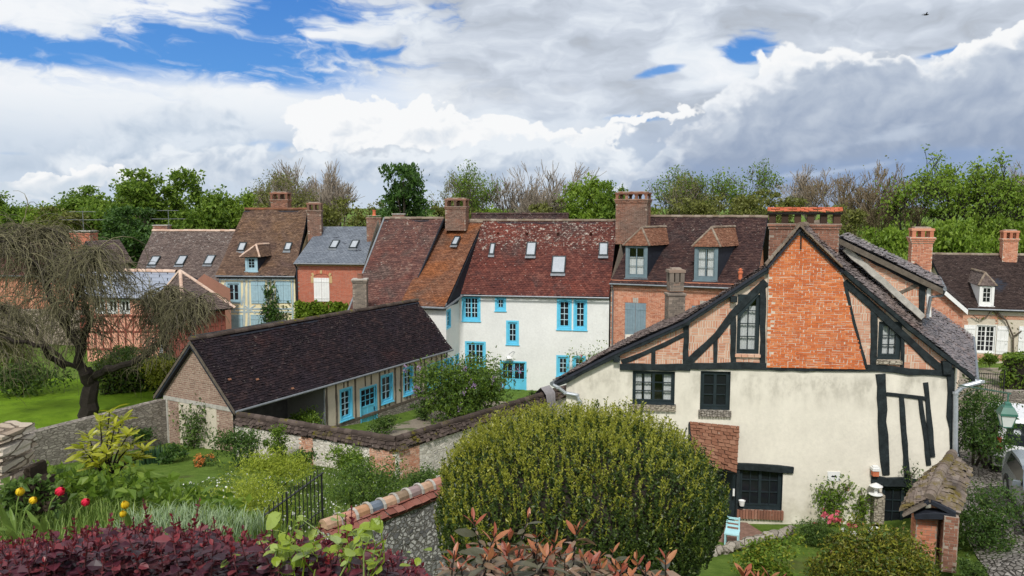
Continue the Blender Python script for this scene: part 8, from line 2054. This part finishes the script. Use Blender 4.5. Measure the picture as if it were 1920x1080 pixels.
def vehicle(name, label, pos, yaw, L, W, prof, glass, paint, nose, wheel_x, group=None):
    """prof: side outline (x along the car, z); glass: index span of the outline that is glazed; cross-sections taper upwards"""
    o = empty(name, label, name.replace('_', ' ') if name == 'van' else 'car', pos); ca, sa = math.cos(yaw), math.sin(yaw)
    T = lambda x, y, z: V(pos) + V((x * ca - y * sa, x * sa + y * ca, z))
    def half(z): return W / 2 * (1 - .16 * max(0, (z - .95) / .8)) if z > .95 else W / 2 * (.96 + .04 * min(1, z / .6))
    n = len(prof); rows = []
    m = MB(); gm_ = MB(); gm2 = MB()
    top = [(x, z) for x, z in prof]
    secs = np.linspace(-1, 1, 9)
    def pt(x, z, s): hw = half(z); e = 1 - .10 * abs(s) ** 3; return T(x * (1 - .03 * abs(s) ** 4), s * hw, .18 + (z - .18) * (1 - .035 * abs(s) ** 4))
    for i in range(n - 1):
        (x0, z0), (x1, z1) = prof[i], prof[i + 1]; tgt = (gm_ if i == glass[0] else gm2) if i in glass else m; mt = CGL if i in glass else paint
        for j in range(8):
            s0, s1 = secs[j], secs[j + 1]
            if i in glass and j in (0, 7): tgt2, mt2 = m, paint
            else: tgt2, mt2 = tgt, mt
            tgt2.add([pt(x0, z0, s0), pt(x0, z0, s1), pt(x1, z1, s1), pt(x1, z1, s0)], [(0, 1, 2, 3)], mt2)
    ctr = (sum(p[0] for p in prof) / n, .6)
    for s in (-1, 1):
        lowp = [p for p in prof if p[1] <= 1.0]; m.add([pt(x, z, s) for x, z in prof], [tuple(range(n)) if s < 0 else tuple(range(n))[::-1]], paint)
    b_ = part('body', m, o); part('windscreen', gm_, o)
    if gm2.n: part('rear_window', gm2, o)
    zs_ = max(p[1] for p in prof); 
    for s in (-1, 1):      # side glass, set on the flank
        xs_ = [p[0] for p in prof if p[1] > .98]; x0, x1 = min(xs_) + .45, max(xs_) - .35; q = MB(); z0, z1 = 1.0, zs_ - .14; hw = lambda z: half(z) + .008
        q.add([T(x0 - .1, s * hw(z0), z0), T(x1 + .1, s * hw(z0), z0), T(x1 - .1, s * hw(z1), z1), T(x0 + .1, s * hw(z1), z1)], [(0, 1, 2, 3)], CGL); part('side_window', q, o)
    for x in wheel_x:
        for s in (-1, 1):
            c = T(x, s * (W / 2 - .10), .32); ax = V((-sa, ca, 0)) * s; q = MB(); q.lathe(c - ax * .1, [(.22, 0), (.31, .0), (.325, .03), (.325, .17), (.31, .21), (.2, .215)], RUB, 18, ax); w_ = part('wheel', q, o)
            q = MB(); q.lathe(c + ax * .105, [(.21, 0), (.20, .015), (.08, .03), (.02, .03)], CARG, 12, ax); part('rim', q, w_)
            q = MB(); q.lathe(c - ax * .06, [(.36, 0), (.385, .16), (.385, .168), (.33, .168)], BLK, 18, ax); part('wheel_arch', q, o)
    return o, T, half
yaw0 = math.atan2(-1, -.42)
cpos = V((15.25, 21.0, 0)); cpos.z = ground(cpos.x, cpos.y)
# nose at +x in car coordinates: hatchback facing the viewer
prof_c = [(2.0, .25), (2.08, .45), (2.05, .68), (1.92, .80), (1.10, .98), (.98, 1.0), (.18, 1.46), (-.3, 1.52), (-1.3, 1.49), (-1.72, 1.30), (-1.95, .95), (-2.0, .55), (-1.95, .25)]
car, T, half = vehicle('parked_car', 'silver grey hatchback cut by the right frame edge, facing down the lane', cpos, yaw0, 4.1, 1.74, prof_c, (5,), CARG, 1, (1.28, -1.25))
for s in (-1, 1):
    q = MB(); c = T(1.86, s * .66, .74); q.lathe(c, [(.02, 0), (.10, .02), (.13, .06), (.135, .11), (.02, .13)], LENS, 10, (T(1, 0, .25) - T(0, 0, 0)).normalized()); part('headlight', q, car)
    q = MB(); c = T(.62, s * (half(1.) + .12), 1.03); q.box(c, (T(1, 0, 0) - T(0, 0, 0)) * .05, (T(0, 1, 0) - T(0, 0, 0)) * .10, V((0, 0, .07)), CARG); part('wing_mirror', q, car)
q = MB(); q.box(T(2.08, 0, .50), (T(1, 0, 0) - T(0, 0, 0)) * .015, (T(0, 1, 0) - T(0, 0, 0)) * .5, V((0, 0, .08)), BLK); part('grille', q, car)
q = MB(); q.box(T(2.05, 0, .30), (T(1, 0, 0) - T(0, 0, 0)) * .06, (T(0, 1, 0) - T(0, 0, 0)) * .8, V((0, 0, .07)), BLK); part('bumper', q, car)
vpos = V((18.2, 27.2, 0)); vpos.z = ground(vpos.x, vpos.y); yaw1 = math.atan2(1, .42)
prof_v = [(2.3, .28), (2.36, .6), (2.2, .95), (1.5, 1.12), (.85, 1.80), (.3, 1.93), (-2.0, 1.92), (-2.22, 1.80), (-2.34, 1.05), (-2.38, .6), (-2.34, .28)]
van, T, half = vehicle('van', 'white van with black rear window and red tail lamp parked up the lane', vpos, yaw1, 4.7, 1.9, prof_v, (3, 7), CARW, 1, (1.45, -1.5))
for s in (-1, 1):
    q = MB(); c = T(-2.33, s * .84, 1.05); q.box(c, (T(1, 0, 0) - T(0, 0, 0)) * .05, (T(0, 1, 0) - T(0, 0, 0)) * .07, V((0, 0, .24)), REDL); part('tail_lamp', q, van)
q = MB(); q.box(T(-2.38, 0, .5), (T(1, 0, 0) - T(0, 0, 0)) * .06, (T(0, 1, 0) - T(0, 0, 0)) * .9, V((0, 0, .13)), BLK); part('bumper', q, van)
for s in (-1, 1):
    q = MB(); q.tube([T(.2, s * .66, 1.96), T(-1.9, s * .66, 1.96)], .022, CARG, 6); part('roof_rail', q, van)
# a bird far up in the cloud
bp = at_y(1736, 28, 60); m = MB(); BD = m_plain('dark_feather', (.02, .02, .022), .8, .2)
m.tube([bp + V((-.18, .05, .0)), bp + V((-.08, .02, .01)), bp + V((.08, -.01, .02)), bp + V((.16, -.03, .03)), bp + V((.21, -.04, .025))], [.01, .05, .06, .04, .008], BD, 6)
for s in (-1, 1): m.add([bp + V((.07, 0, .03)), bp + V((-.04, .01, .03)), bp + V((-.08, s * .25, .14)), bp + V((-.12, s * .46, .08)), bp + V((.0, s * .27, .16))], [(0, 1, 2, 4), (2, 3, 4)], BD)
m.add([bp + V((-.15, -.01, .0)), bp + V((-.15, .06, .0)), bp + V((-.30, .08, .0)), bp + V((-.30, -.02, .0))], [(0, 1, 2, 3)], BD)
solo('bird', m, 'small dark bird flying high in the clouds at upper right', 'bird', bp)
